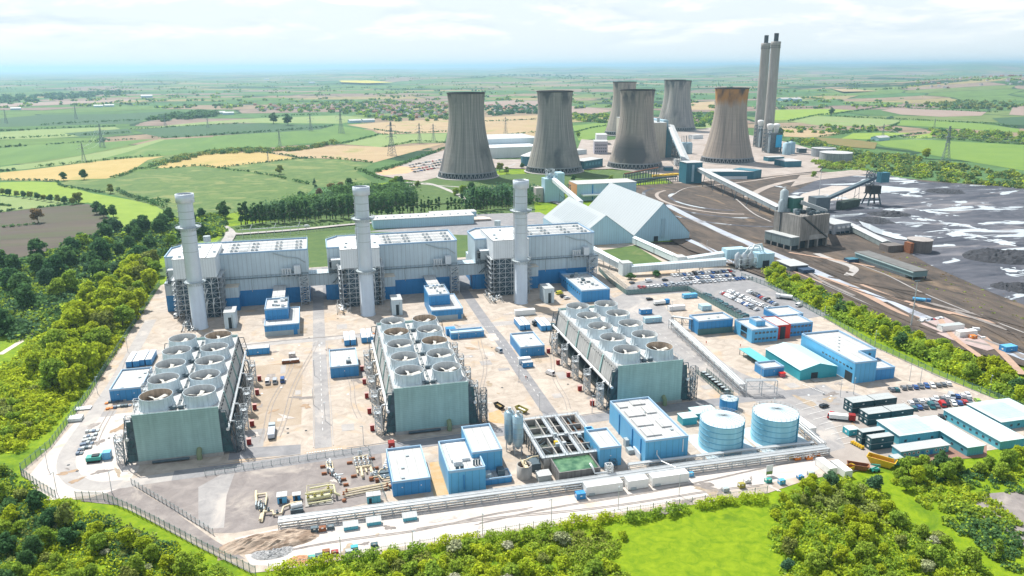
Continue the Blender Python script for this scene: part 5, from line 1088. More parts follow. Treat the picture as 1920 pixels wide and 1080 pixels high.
def cooling_tower(px, py, label, seed, base=(.40, .345, .295), rust=False, tilt=1.0):
    x, y = P(px, py); t = thing('cooling_tower', label, 'cooling tower', (x, y, 0), 'concrete cooling towers')
    H = 108.0; zs = [8.5+(H-9.7)*i/26 for i in range(27)]
    sh = MB().lathe([(rad(z), z) for z in zs], x, y, 72)
    sh.build('shell', tower_material('tower_shell_%d' % seed, base, (.065, .072, .085), seed, rust), t)
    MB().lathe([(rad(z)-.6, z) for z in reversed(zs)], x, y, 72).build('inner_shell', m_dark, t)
    MB().lathe([(rad(H)-.7, H-1.3), (rad(H)+.5, H-1.3), (rad(H)+.6, H), (rad(H)-.7, H)], x, y, 72).build('rim', mat('sooty_rim', (.06, .055, .055), .9), t)
    MB().lathe([(rad(8.5)+.3, 7.9), (rad(9)+.35, 9.0), (rad(9.6)+.05, 9.6)], x, y, 72).build('ring_beam', m_leg, t)
    lg = MB(); n = 44; rb = rad(8.5)+2.4
    for q in range(n):
        a, b, c = (6.2832*(q+o)/n for o in (0, .5, 1)); f = lambda r, an, z: (x+r*math.cos(an), y+r*math.sin(an), z)
        lg.beam(f(rb, a, 0), f(rad(8.5), b, 8.2), .85); lg.beam(f(rb, c, 0), f(rad(8.5), b, 8.2), .85)
    lg.build('leg_ring', m_leg, t)
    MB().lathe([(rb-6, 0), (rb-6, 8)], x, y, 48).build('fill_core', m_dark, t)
    MB().lathe([(rb+2, 1.3), (rb+1.5, 2.0), (rb-6, 2.0)], x, y, 48).build('pond_kerb', m_conc, t)
    return t
cooling_tower(877, 332, 'grey streaked cooling tower farthest left of all', 1, (.36, .33, .30))
cooling_tower(1039, 322, 'plain grey cooling tower second from the left', 2, (.37, .345, .315))
cooling_tower(1190, 314, 'cooling tower with a large dark stain across its lower front', 3)
cooling_tower(1363, 304, 'pale cooling tower with a rusty orange top', 7, (.44, .365, .30), True)
cooling_tower(1168, 253, 'cooling tower half hidden behind the dark stained one', 4, (.42, .36, .32))
cooling_tower(1271, 245, 'distant cooling tower in front of its twin, left of the chimneys', 5, (.37, .34, .32))
cooling_tower(1261, 239, 'cooling tower almost hidden behind its distant twin', 6, (.40, .36, .33))
m_chim = mat('chimney_concrete', (.37, .35, .325), .85, var=.15, scale=.03, streak=.25)
for px, py, w in ((1437.5, 284, 'nearer and taller looking of two'), (1420.5, 274, 'farther of two, left one')):
    x, y = P(px, py); t = thing('chimney', 'very tall slim concrete chimney, '+w, 'chimney', (x, y, 0), 'twin concrete chimneys')
    MB().lathe([(8.6, 0), (8.2, 60), (7.7, 130), (7.5, 171), (7.9, 172), (7.9, 176), (7.2, 176.2)], x, y, 40, top=True).build('shaft', m_chim, t)
    MB().lathe([(3.6, 176), (3.6, 189)], x, y, 24, top=True).build('flue', mat('dark_flue', (.05, .055, .065), .8), t)
    mb = MB()
    for q in range(16):
        for z in (166.5, 169): c, s = math.cos(q*.3927), math.sin(q*.3927); mb.box(x+7.55*c-.5, x+7.55*c+.5, y+7.55*s-.5, y+7.55*s+.5, z, z+1.1)
    mb.build('vent_openings', m_dark, t)
    bd = MB()
    for z in (44, 88, 132): bd.lathe([(8.45-z*.006, z), (8.6-z*.006, z+.3), (8.45-z*.006, z+.8)], x, y, 40)
    bd.build('band', m_chim, t)
    # absorber block at the foot
    t = thing('absorber_tower', 'grey gas scrubber block below the chimneys, '+('the one with a bright blue panel' if px > 1430 else 'the one behind with white hoods'), 'scrubber', (x, y-24, 0), 'gas scrubbers')
    c = (x-6, y-24)
    st = MB().lattice(c[0]-13, c[0]+11, c[1]-9, c[1]+7, 0, 38, 6.3, .7); st.build('steel_frame', m_dsteel, t)
    MB().box(c[0]-9, c[0]+9.5, c[1]-6, c[1]+6, 0, 33).build('casing', mat('scrubber_grey', (.26, .27, .28), .7, var=.3, scale=.1, streak=.3), t)
    for dx in (-6.2, 5.5):
        MB().lathe([(3.2, 33), (3.8, 39), (5.4, 44), (5.4, 46.4), (3, 47.6), (.2, 48)], c[0]+dx, c[1], 24).build('hood', m_white2, t)
    MB().box(c[0]+.5, c[0]+11.3, c[1]-9.4, c[1]-9.02, 10, 30).build('blue_panel' if px > 1430 else 'grey_panel', mat('azure_panel', (.03, .42, .70), .5, rib=2) if px > 1430 else m_grill, t)
    mb = MB(); mb.tube([(c[0]-12, c[1]-10, 2), (c[0]-12, c[1]-10, 26), (c[0]-6, c[1], 36)], 1.8, 10); mb.tube([(c[0]+14, c[1]-4, 1), (c[0]+14, c[1]-4, 14), (c[0]+9, c[1], 20)], 1.5, 10); mb.build('gas_duct', m_grill, t)

# ---------------------------------------------------------------- buildings around the towers
def pbox(t, a, b, depth, h, wm, rm=None, z0=0, name='wall', over=.3):
    """box whose front edge runs from ground point a to b and goes back by depth"""
    a = Vector(a); b = Vector(b); d = (b-a).normalized(); q = Vector((-d.y, d.x))*depth
    if q.dot(a) < 0: q = -q
    c = [a, b, b+q, a+q]; MB().prism([tuple(p) for p in c], z0, z0+h, top=rm is None).build(name, wm, t)
    if rm is not None:
        e = d*over; f = q.normalized()*over; MB().prism([tuple(p) for p in (a-e-f, b+e-f, b+q+e+f, a+q-e+f)], z0+h, z0+h+.4, bot=True).build('roof', rm, t)
    return c
def pthing(name, label, cat, a, group=None): return thing(name, label, cat, (*a, 0), group)
m_cream_w = mat('cream_cladding', (.50, .47, .40), .6, rib=3, var=.1, scale=.05, streak=.15); m_bluegrey = mat('blue_grey_cladding', (.34, .50, .58), .55, rib=2.2, var=.1, scale=.06, streak=.12)
m_dteal = mat('dark_teal_cladding', (.035, .16, .22), .55, rib=2.2, var=.15, scale=.06)
a = P(1226, 299); t = pthing('boiler_house', 'tall cream boiler house rising behind the dark stained cooling tower', 'boiler house', a)
bh = pbox(t, P(1205, 299), P(1247, 298), 150, 55, m_cream_w, m_roofg); c = Vector(bh[1])
MB().box(c.x-.5, c.x+14, c.y+8, c.y+60, 0, 44).build('bunker_bay', m_dteal, t); MB().box(c.x+2, c.x+10, c.y+16, c.y+75, 44, 58).build('coal_gallery', m_bluegrey, t)
for q in range(12):
    x = c.x-8-(q % 3)*11; y = c.y+14+(q//3)*30; MB().lathe([(2.2, 55.4), (2.2, 62)], x, y, 12, top=True).build('roof_flue', m_grill, t)
mb = MB()
for q in range(6): mb.lattice(c.x+16, c.x+24, c.y-2+q*9, c.y+6+q*9, 0, 14+q*4, 6, .5)
mb.build('side_steelwork', m_dsteel, t)
def gallery(name, label, cat, A, B, w, h, m, roof=None, sup=14, leg=True):
    """closed conveyor gallery from A to B (floor heights)"""
    A = Vector(A); B = Vector(B); d = (B-A); q = Vector((-d.y, d.x, 0)).normalized()*(w/2); up = Vector((0, 0, h))
    t = thing(name, label, cat, ((A.x+B.x)/2, (A.y+B.y)/2, 0)); v = [A+q, A-q, B-q, B+q]
    MB().add(v+[p+up for p in v], [(0, 1, 2, 3), (1, 0, 4, 5), (2, 1, 5, 6), (3, 2, 6, 7), (0, 3, 7, 4)]).build('gallery_wall', m, t)
    q2 = q*1.12; u2 = up*1.01; v2 = [A+q2, A-q2, B-q2, B+q2]
    MB().add([p+u2 for p in v2]+[A+up*1.28, B+up*1.28], [(0, 4, 5, 3), (4, 1, 2, 5), (1, 4, 0), (3, 5, 2)]).build('gallery_roof', roof or m, t)
    if leg:
        n = max(1, int(d.length/sup)); lg = MB()
        for i in range(1, n+1):
            p = A+d*(i/(n+1))
            if p.z > 1.5:
                for e in (q, -q): lg.beam((p.x+e.x*1.6, p.y+e.y*1.6, 0), tuple(p+e*.9), .55 if w > 5 else .3)
                lg.beam((p.x+q.x*1.5, p.y+q.y*1.5, p.z*.45), (p.x-q.x*1.2, p.y-q.y*1.2, p.z*.7), .3)
        if lg.v: lg.build('trestle', m_dsteel, t)
    return t
gallery('coal_conveyor', 'steep pale coal conveyor climbing to the boiler house', 'conveyor', (*P(1285, 322), 12), (c.x+16, c.y+20, 46), 9, 4, m_bluegrey, m_roofg)
a = (437, 862); t = pthing('transfer_tower', 'dark blue transfer tower where two coal conveyors meet', 'transfer tower', a); MB().box(434, 455, 862, 882, 0, 26).build('wall', m_dteal, t); MB().box(433.6, 455.4, 861.6, 882.4, 26, 26.5).build('roof', m_roof, t); MB().box(441, 444, 861.5, 861.98, 3, 24).build('pale_strip', m_bluegrey, t)
gallery('coal_conveyor', 'long sagging looking grey conveyor between transfer tower and coal bunker', 'conveyor', (452, 866, 16), (*P(1462, 396, 7), 7), 7.5, 4, mat('conveyor_grey', (.27, .32, .34), .6, var=.2, scale=.1, rib=2.5), m_roofg, 34)
a = P(1330, 337); t = pthing('materials_shed', 'long teal shed with white roof before the rusty topped tower', 'shed', a); pbox(t, P(1331, 337), P(1412, 337), 28, 10, m_dteal, m_roof)
q = Vector(P(1345, 337.4)); r = Vector(P(1400, 337.4)); mb = MB(); mb.prism([tuple(q-Vector((0, .5))), tuple(r-Vector((0, .5))), tuple(r+Vector((0, .2))), tuple(q+Vector((0, .2)))], 0, 4.6); mb.build('pale_doors', m_white, t); pbox(t, P(1412.4, 337), P(1427, 334), 30, 11, m_dteal, None, name='end_bay')
a = P(918, 297); t = pthing('turbine_house', 'very wide pale turbine house between the two left cooling towers', 'building', a); pbox(t, P(880, 299), P(1010, 294), 70, 17, m_white, None, name='front_wall'); pbox(t, P(880, 292), P(1010, 287), 90, 25, m_grey, m_roofg)
q = Vector(P(880, 298.9)); r = Vector(P(1010, 293.9)); MB().prism([tuple(q+Vector((0, -.6))), tuple(r+Vector((0, -.6))), tuple(r), tuple(q)], 12.5, 14.5).build('window_band', m_glass, t)
for i, (x0, x1, y0) in enumerate(((928, 957, 296), (905, 925, 293))):
    a = P(x0, y0); t = pthing('workshop', 'small pale workshop in front of the wide turbine house, '+('the right one' if i == 0 else 'the left one'), 'building', a); pbox(t, a, P(x1, y0-.5), 25, 9, m_grey, m_roof)
x, y = P(996, 311); t = pthing('domed_tank', 'teal tank with white conical roof left of the second cooling tower', 'tank', (x, y)); MB().lathe([(15, 0), (15, 15)], x, y, 32).build('shell', m_dteal, t); MB().lathe([(15.4, 15), (.2, 21)], x, y, 32).build('roof', m_roof, t)
a = P(1094, 319); t = pthing('pump_building', 'dark blue glazed building between two front cooling towers', 'building', a); pbox(t, a, P(1130, 313), 22, 12, m_dteal, m_roofg)
q = Vector(a); r = Vector(P(1130, 313)); d = (r-q); mb = MB()
for i in range(5): p = q+d*(.12+.16*i); s = q+d*(.22+.16*i); mb.prism([tuple(p-Vector((.3, .6))), tuple(s-Vector((.3, .6))), tuple(s), tuple(p)], 5, 9)
mb.build('window', mat('pale_glass', (.12, .32, .40), .2), t)
a = P(1114, 290); t = pthing('admin_block', 'lilac grey office block with many windows left of the hidden tower', 'building', a); cc_ = pbox(t, a, P(1139, 290), 30, 21, mat('lilac_panel', (.42, .40, .46), .7, var=.1), m_roof)
d = Vector(cc_[1])-Vector(cc_[0])
for z in (4, 9, 14):
    for i in range(6): p = Vector(cc_[0])+d*(.08+.15*i); MB().box(p.x, p.x+1.6, p.y-.5, p.y+.6, z, z+2.6).build('window', m_glass, t)
a = P(1118, 272); t = pthing('admin_block', 'small white block on the far side of the lilac office', 'building', a); pbox(t, a, P(1138, 272), 40, 18, m_white, m_roof)
a = P(1078, 292); t = pthing('store_shed', 'low pale store shed right of the second cooling tower', 'shed', a); pbox(t, a, P(1100, 290), 20, 8, m_grey, m_roof)
x, y = P(1566, 303); t = pthing('water_tank', 'broad grey flat roofed water tank beyond the coal yard', 'tank', (x, y)); MB().lathe([(23, 0), (23, 14)], x, y, 48).build('shell', mat('tank_grey', (.30, .33, .35), .6, rib=3, var=.15, streak=.2), t); MB().lathe([(23.4, 14), (.1, 15)], x, y, 48).build('roof', m_roof, t)
x2, y2 = P(1543, 294); t = pthing('water_tank', 'second grey water tank tucked behind the broad one', 'tank', (x2, y2)); MB().lathe([(18, 0), (18, 14)], x2, y2, 48).build('shell', MATS['tank_grey'], t); MB().lathe([(18.4, 14), (.1, 15)], x2, y2, 48).build('roof', m_roof, t)
a = P(1470, 315); t = pthing('gypsum_shed', 'teal gabled shed with a white roof near the broad tank', 'shed', a); c4 = pbox(t, P(1472, 315), P(1502, 314), 30, 9, m_dteal, m_roof)
for i, (px, py) in enumerate(((1474, 291), (1482, 289))):
    x, y = P(px, py); t = pthing('limestone_silo', 'blue grey silo right of the chimneys, %s of two' % ('left', 'right')[i], 'silo', (x, y), 'silos by the chimneys'); MB().lathe([(6.5, 0), (6.5, 19), (1, 21)], x, y, 24, top=True).build('barrel', m_bluegrey, t); MB().box(x-1, x+1, y-1, y+1, 20, 23).build('top_house', m_dsteel, t)
for i, px in enumerate((1281, 1290)):
    x, y = P(px, 289); t = pthing('ash_silo', 'grey ash silo left of the rusty topped tower, %s of two' % ('left', 'right')[i], 'silo', (x, y), 'ash silos'); MB().lathe([(6.4, 0), (6.4, 17), (5, 19)], x, y, 24, top=True).build('barrel', m_bluegrey, t)
    mb = MB()
    for q in range(4): mb.beam((x-4+q*2.6, y, 19), (x-4+q*2.6, y, 30), .5)
    mb.build('vent_pipe', m_dsteel, t)
for i, (x0, y0, x1, y1, h, dp, m_) in enumerate(((1258, 276, 1272, 275, 10, 20, m_bluegrey), (1266, 312, 1282, 312, 9, 16, m_white), (1246, 322, 1262, 322, 6, 12, m_dteal), (1440, 304, 1470, 303, 7, 14, m_dteal), (1300, 262, 1318, 261, 8, 15, m_white), (1498, 288, 1512, 288, 8, 14, m_dsteel), (1340, 268, 1352, 268, 6, 10, m_grey))):
    a = P(x0, y0); t = pthing('plant_building', ['low blue grey plant shed beside the steep conveyor', 'small white plant shed at the foot of the transfer tower', 'low dark shed left of the transfer tower', 'dark low shed at the foot of the scrubbers', 'small white shed on the pale yard left of the ash silos', 'rust dark shed right of the limestone silos', 'small grey shed beside the rusty topped tower'][i], 'building', a); pbox(t, a, P(x1, y1), dp, h, m_, m_roof)
# dark steel pipe gantry by the gabled sheds
a = P(1190, 355); t = pthing('pipe_gantry', 'dark steel pipe gantry between gabled shed and cooling towers', 'gantry', a)
for (x0, y0, x1, y1, z) in ((1165, 352, 1270, 342, 7), (1172, 346, 1235, 333, 12)):
    A, B = Vector(P(x0, y0)), Vector(P(x1, y1)); d = B-A; n = 12; mb = MB()
    for i in range(n+1):
        p = A+d*(i/n)
        for w in (0, 6): mb.beam((p.x, p.y+w, 0), (p.x, p.y+w, z), .6)
        mb.beam((p.x, p.y, z), (p.x, p.y+6, z), .5)
    for w in (0, 6):
        for zz in (z, z-3): mb.beam((A.x, A.y+w, zz), (B.x, B.y+w, zz), .6)
    mb.build('gantry_frame', m_dsteel, t)
    MB().tube([(A.x, A.y+3, z+.6), (B.x, B.y+3, z+.6)], .9, 8).build('pipe', m_rust if z > 8 else m_dsteel, t)
for i in range(5):
    A = P(1225+i*9, 334-i*.8); mb = MB().box(A[0], A[0]+10, A[1], A[1]+7, 0, 3.4); tag(mb.build('yellow_skip', m_yel), 'yellow plant hopper by the dark gantry, number %s from the left' % ['one', 'two', 'three', 'four', 'five'][i], 'hopper', 'yellow hoppers')

# ---------------------------------------------------------------- white gabled sheds and conveyors
def gable(t, u0, um, u1, v0, v1, he0, hr, he1, wm, rm, base=0):
    MB().add([(u0, v0, base), (u1, v0, base), (u1, v0, he1), (um, v0, hr), (u0, v0, he0), (u0, v1, base), (u1, v1, base), (u1, v1, he1), (um, v1, hr), (u0, v1, he0)], [(0, 1, 2, 3, 4), (9, 8, 7, 6, 5), (0, 4, 9, 5), (1, 6, 7, 2)]).build('wall', wm, t)
    o = .5; MB().add([(u0-.2, v0-o, he0+.1), (um, v0-o, hr+.25), (u1+.2, v0-o, he1+.1), (u0-.2, v1+o, he0+.1), (um, v1+o, hr+.25), (u1+.2, v1+o, he1+.1)], [(0, 1, 4, 3), (1, 2, 5, 4)]).build('roof', rm, t)
m_shedw = mat('pale_cyan_cladding', (.40, .60, .69), .5, rib=2.0, var=.06, scale=.05, streak=.08); m_shedr = mat('white_ribbed_roof', (.35, .385, .40), .5, rib=5.2, ribdir='Y', var=.05, scale=.03)
t = thing('gabled_store', 'larger white gabled shed with a ladder strip on its end wall', 'store shed', (272, 638, 0), 'white gabled sheds'); gable(t, 247.1, 272.2, 297.0, 578, 698, 5.9, 31.7, 5.9, m_shedw, m_shedr)
MB().box(271.2, 274.2, 577.3, 577.97, 3, 19).build('ladder_strip', m_bluegrey, t); MB().box(265, 268.6, 577.5, 577.97, 0, 4.5).build('door', m_dark, t)
mb = MB()
for q in range(22): y = 590+q*4.4; mb.add([(252.5, y, 11.7), (268.5, y, 28.15), (268.5, y+1.0, 28.15), (252.5, y+1.0, 11.7)], [(0, 1, 2, 3)])
mb.build('rooflight', mat('rooflight_strip', (.21, .27, .30), .4), t)
t = thing('gabled_store', 'smaller white gabled shed attached to the left of the larger one', 'store shed', (222, 626, 0), 'white gabled sheds'); gable(t, 198, 222.4, 246.9, 578, 674, 5.9, 24.0, 5.9, m_shedw, m_shedr)
mb = MB()
for q in range(18): y = 588+q*4.4; mb.add([(203.5, y, 10.3), (219, y, 21.8), (219, y+1.0, 21.8), (203.5, y+1.0, 10.3)], [(0, 1, 2, 3)])
mb.build('rooflight', MATS['rooflight_strip'], t)
t = thing('biomass_tower', 'pale blue twin height tower with an inclined white chute', 'tower', (243, 790, 0)); MB().box(232.5, 246, 785, 799, 0, 25).build('wall', m_shedw, t); MB().box(246.05, 254, 785, 799, 0, 30.6).build('high_wall', m_shedw, t)
MB().lathe([(3.5, 25), (3.5, 28), (1, 30)], 240, 792, 16).build('filter_house', m_bluegrey, t); mb = MB(); mb.lattice(236, 244, 788, 796, 25, 34, 4.5, .4); mb.build('roof_steelwork', m_steel, t)
MB().box(224, 232, 790, 800, 0, 15).build('stair_bay', mat('beige_panel', (.50, .45, .42), .7), t); mb = MB(); mb.lattice(255, 262, 788, 796, 0, 17, 4, .4); mb.build('side_frame', m_dsteel, t)
gallery('chute_conveyor', 'narrow white conveyor from the pale tower to the smaller gabled shed', 'conveyor', (242, 784, 22), (232, 668, 17), 4.5, 3.4, m_white, m_white, 40)
t = thing('transfer_building', 'boxy building with one orange end wall behind the gabled sheds', 'building', (300, 796, 0)); MB().box(268, 336, 784, 812, 0, 17.8).build('wall', m_shedw, t); MB().box(267.7, 336.3, 783.7, 812.3, 17.8, 18.2).build('roof', m_roof, t); MB().box(267.6, 267.97, 784.2, 811.8, .2, 17.6).build('orange_end', mat('salmon_cladding', (.70, .36, .17), .6, rib=2, ribdir='Y'), t)
for q in range(2): MB().box(285+q*17, 286+q*17, 783.3, 783.97, 1, 17).build('downpipe', m_bluel, t)
MB().box(272, 300, 776, 783.6, 6, 7.5).build('canopy', m_white, t)
m_wg = mat('white_gallery', (.62, .70, .72), .5, rib=2, var=.08)
gallery('biomass_conveyor', 'low white conveyor gallery leaving the larger gabled shed', 'conveyor', (*P(1190, 459), 1.5), (*P(1272, 497), 1.5), 4.4, 4.6, m_wg, m_wg, 20)
gallery('biomass_conveyor', 'white conveyor gallery rising to the hopper building', 'conveyor', (*P(1282, 499), 1.5), (*P(1424, 474, 9), 9), 4.4, 4.4, m_wg, m_wg, 20)
gallery('biomass_conveyor', 'white conveyor gallery descending from the right turbine hall', 'conveyor', (*P(1103, 471, 8), 8), (*P(1172, 513), 2), 4.6, 4.6, m_wg, m_wg, 20)
gallery('biomass_conveyor', 'long white conveyor gallery above the upper car park', 'conveyor', (*P(1182, 517), 2.5), (*P(1358, 507), 4), 4.4, 4.4, m_wg, m_wg, 20)
for px, py, h, w, lab in ((1175, 517, 9, 7, 'pale transfer house above the green palisade'), (1277, 500, 7, 7, 'pale transfer house where the conveyor turns upward')):
    x, y = P(px, py); t = thing('transfer_house', lab, 'transfer house', (x, y, 0)); MB().box(x-w/2, x+w/2, y-1, y+w, 0, h).build('wall', m_wg, t); MB().box(x-w/2-.2, x+w/2+.2, y-1.2, y+w+.2, h, h+.3).build('roof', m_roofg, t)
x, y = P(1424, 503); t = thing('hopper_building', 'small pale hopper building with tanks beside the car park', 'hopper', (x, y, 0)); MB().box(x-3, x+10, y-2, y+9, 0, 11).build('wall', m_shedw, t); MB().box(x+1, x+6, y-2.3, y-2.02, 0, 6).build('door', m_dark, t)
for q in range(3): MB().lathe([(.6, .5), (2.2, 4), (2.2, 10), (.6, 12)], x-7-q*4.6, y+1+q, 16, top=True).build('hopper_tank', m_steel, t)
mb = MB(); mb.lattice(x-17, x-4, y-1.5, y+4, 0, 8, 4, .3); mb.tube([(x-7, y+1, 12), (x-5, y+1, 17), (x+2, y+3, 17), (x+4, y+3, 11)], .7, 8); mb.tube([(x-11, y+2, 12), (x-8, y+2, 16), (x+1, y+4, 15), (x+2, y+4, 11)], .5, 8); mb.build('pipework', m_wg, t)
MB().box(x-22, x-6, y+8, y+16, 6, 13).build('upper_house', m_shedw, t)

# ---------------------------------------------------------------- coal bunker, stacker and yard sheds
C0 = Vector((352, 516)); ca, sa = math.cos(R(11)), math.sin(R(11))
def loc(x, y): return (C0.x+x*ca-y*sa, C0.y+x*sa+y*ca)
def lbox(mb, x0, x1, y0, y1, z0, z1): return mb.prism([loc(x0, y0), loc(x1, y0), loc(x1, y1), loc(x0, y1)], z0, z1, bot=True)
m_bunk = mat('stained_concrete', (.31, .29, .265), .85, var=.3, scale=.08, streak=.4)
t = thing('coal_bunker', 'massive stained concrete coal bunker with dark bays at its foot', 'bunker', (*loc(19, 14), 0))
lbox(MB(), 8, 38, 0, 29, 7.5, 27).build('concrete_wall', m_bunk, t)
for i in range(4): lbox(MB(), 8+i*9.6, 9.2+i*9.6, 0, 29, 0, 7.5).build('leg_wall', m_bunk, t)
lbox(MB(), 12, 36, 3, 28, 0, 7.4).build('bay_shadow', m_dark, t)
lbox(MB(), 0, 7.95, 0, 29, 4.4, 11).build('lean_to', mat('green_grey_sheet', (.20, .25, .25), .6, rib=2, var=.15, streak=.2), t); lbox(MB(), -.3, 8, -.3, 29.3, 11, 11.3).build('lean_to_roof', m_roofg, t)
mb = MB()
for i in range(5): lbox(mb, 0, .8, i*7.05, i*7.05+.8, 0, 4.4)
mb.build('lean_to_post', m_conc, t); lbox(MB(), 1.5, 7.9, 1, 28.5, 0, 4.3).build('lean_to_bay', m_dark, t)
lbox(MB(), 18, 38, -.35, -.05, 8, 11.5).build('pale_apron', m_conc, t)
mb = MB(); p0, p1 = loc(10, -.4), loc(37, -.4)
mb.beam((*p0, 26), (*p1, 8), .9, .5); mb.beam((*p0, 27), (*p1, 9), .2, .2); mb.build('wall_stair', m_dark, t)
lbox(MB(), 7.6, 7.95, 21, 21.8, 11.5, 27).build('wall_joint', m_dark, t)
for x, y, r, z1 in ((13, 25, 3.2, 45), (9.5, 23.5, 2.4, 37)): MB().lathe([(r, 27), (r, z1-2), (r*.3, z1)], *loc(x, y), 20, top=True).build('dust_silo', m_grill, t)
lbox(MB(), 16, 26, 17, 27, 27, 38).build('top_house', mat('moss_green_sheet', (.05, .17, .14), .6, rib=1.5), t); lbox(MB(), 15.7, 26.3, 16.7, 27.3, 38, 38.4).build('top_house_roof', m_roofg, t)
rq = random.Random(8)
for q in range(16):
    x, y = 9+rq.random()*27, 1+rq.random()*22; lbox(MB(), x, x+rq.uniform(1.5, 5), y, y+rq.uniform(1.5, 3), 27, 27.5+rq.uniform(.8, 3.2)).build('roof_plant', rq.choice([m_dsteel, m_dark, m_grill]), t)
mb = MB(); a, b = loc(22, 16), loc(40, 6); mb.beam((*a, 35), (*b, 27.8), 4.6, 3); mb.build('chute', m_roofg, t)
mb = MB(); mb.rail([(*loc(8.2, .3), 27), (*loc(37.7, .3), 27), (*loc(37.7, 28.6), 27)], 1.2, 3, .12); mb.build('handrail', m_dsteel, t)
gallery('coal_conveyor', 'dark yard conveyor from the bunker to the yard transfer house', 'conveyor', (*loc(39, 10), 24), (*P(1535, 395, 10), 10), 5, 3, m_dsteel, m_dsteel, 20)
x, y = P(1538, 398); t = thing('transfer_house', 'dark square transfer house at the tail of the stacker boom', 'transfer house', (x, y, 0)); MB().box(x-8, x+8, y-3, y+10, 3, 15).build('wall', mat('slate_sheet', (.10, .13, .15), .6, rib=2), t); mb = MB()
for i in (-7, 7):
    for j in (-2, 9): mb.beam((x+i, y+j, 0), (x+i, y+j, 3), .8)
mb.build('leg', m_dsteel, t)
e = P(1634, 386)
gallery('stacker_conveyor', 'long dark inclined conveyor boom across the coal yard', 'conveyor', (x+6, y+6, 9), (e[0], e[1], 28), 4.6, 2.6, mat('boom_blue_black', (.04, .075, .12), .5, rib=3), m_dsteel, 26)
t = thing('coal_stacker', 'black coal stacker machine on legs at the end of the boom', 'stacker', (*e, 0)); x, y = e
mb = MB()
for i in (-8, 8):
    for j in (-4, 6): mb.beam((x+i, y+j, 0), (x+i*.55, y+j*.6, 13), 1.3)
for z in (7, 13): mb.beam((x-7, y-3, z), (x+7, y-3, z), 1); mb.beam((x-7, y+5, z), (x+7, y+5, z), 1)
mb.build('leg_frame', m_dsteel, t); MB().box(x-6, x+6, y-4, y+5, 13, 21).build('machinery_house', mat('sooty_black', (.025, .03, .035), .7, var=.4), t)
MB().box(x+5, x+15, y-3, y+4, 24, 34).build('head_house', m_dteal, t); mb = MB(); mb.lattice(x-8, x-2, y-2, y+3, 21, 36, 5, .5); mb.beam((x-5, y, 36), (x+9, y, 34), .5); mb.build('mast', m_dsteel, t)
t = thing('retaining_wall', 'dark mossy retaining wall below the stacker boom', 'wall', (*P(1595, 393), 0)); A, B = Vector(P(1577, 396)), Vector(P(1610, 389)); d = B-A; q = Vector((-d.y, d.x)).normalized()*6
MB().add([(*A, 0), (*B, 0), (*(B+q), 0), (*(A+q), 0), (*(A-q*.3), 9), (*(B-q*.3), 9), (*(B+q), 9), (*(A+q), 9)], [(0, 1, 5, 4), (1, 2, 6, 5), (2, 3, 7, 6), (3, 0, 4, 7), (4, 5, 6, 7)]).build('wall_face', mat('moss_concrete', (.07, .10, .08), .9, var=.4), t)
t = thing('yard_office', 'two storey grey yard office with white windows behind the bunker', 'building', (430, 570, 0)); MB().prism([(421, 558.5), (440, 562), (436.5, 584), (417.5, 581)], 0, 9.4).build('wall', mat('grey_panel_wall', (.36, .38, .41), .7, var=.12), t); MB().prism([(420.5, 558), (440.5, 561.6), (437, 584.5), (417, 581.5)], 9.4, 9.9, bot=True).build('roof', m_roofg, t)
for z in (1.2, 5.6):
    for i in range(3): MB().box(424+i*5, 426.6+i*5, 557.6+i*.9, 558.9+i*.9, z+.4, z+2.0).build('window', m_white2 if z > 3 else m_glass, t)
    for i in range(5): MB().box(419.4-i*.6, 420.8-i*.6, 561+i*4, 562.6+i*4, z, z+2.4).build('window', m_white2 if i < 3 and z > 3 else m_glass, t)
gallery('yard_conveyor', 'low grey covered conveyor running right from the yard office', 'conveyor', (*P(1590, 433), 2.5), (*P(1662, 466), 1), 7, 4.2, mat('grey_green_gallery', (.22, .26, .26), .7, rib=2, var=.2), m_roofg, 200, False)
x, y = 446, 489; t = thing('round_store', 'squat round brown store beside the coal yard', 'store', (x, y, 0)); MB().lathe([(9, 0), (9, 10.5)], x, y, 32).build('wall', mat('umber_sheet', (.17, .15, .14), .8, rib=2, var=.25), t); MB().lathe([(9.3, 10.5), (.1, 11.4)], x, y, 32).build('roof', mat('dusty_roof', (.34, .31, .29), .8, var=.2), t)
MB().box(x-26, x-12, y+2, y+12, 0, 6).build('annexe', MATS['umber_sheet'], t); MB().box(x-13, x-10, y-6, y+1, 0, 9).build('chute', m_rust, t)
t = thing('wagon_shed', 'long grey green wagon shed with a dark flat roof', 'shed', (386, 448, 0)); MB().box(380, 391, 418, 477, 3.2, 7).build('upper_wall', mat('eau_de_nil_sheet', (.17, .27, .28), .6, rib=2, ribdir='Y', var=.15), t); MB().box(381, 390.4, 426, 477, 0, 3.2).build('lower_wall', m_grill, t)
MB().box(379.6, 391.4, 417.6, 477.4, 7, 7.4).build('roof', mat('dark_roof', (.15, .15, .145), .8, var=.25, scale=.15), t); mb = MB()
for i in (380.4, 390.6): mb.beam((i, 418.5, 0), (i, 418.5, 3.2), .6)
mb.build('portal_post', m_dsteel, t); MB().box(379.4, 379.97, 418, 477, 6.2, 6.9).build('pale_fascia', m_rooft, t)
container('site_cabin', 'dark blue hut at the far end of the wagon shed', 'hut', 370, 378, 470, 476, 0, 3.6, mat('navy_sheet', (.03, .06, .11), .6), m_dteal)
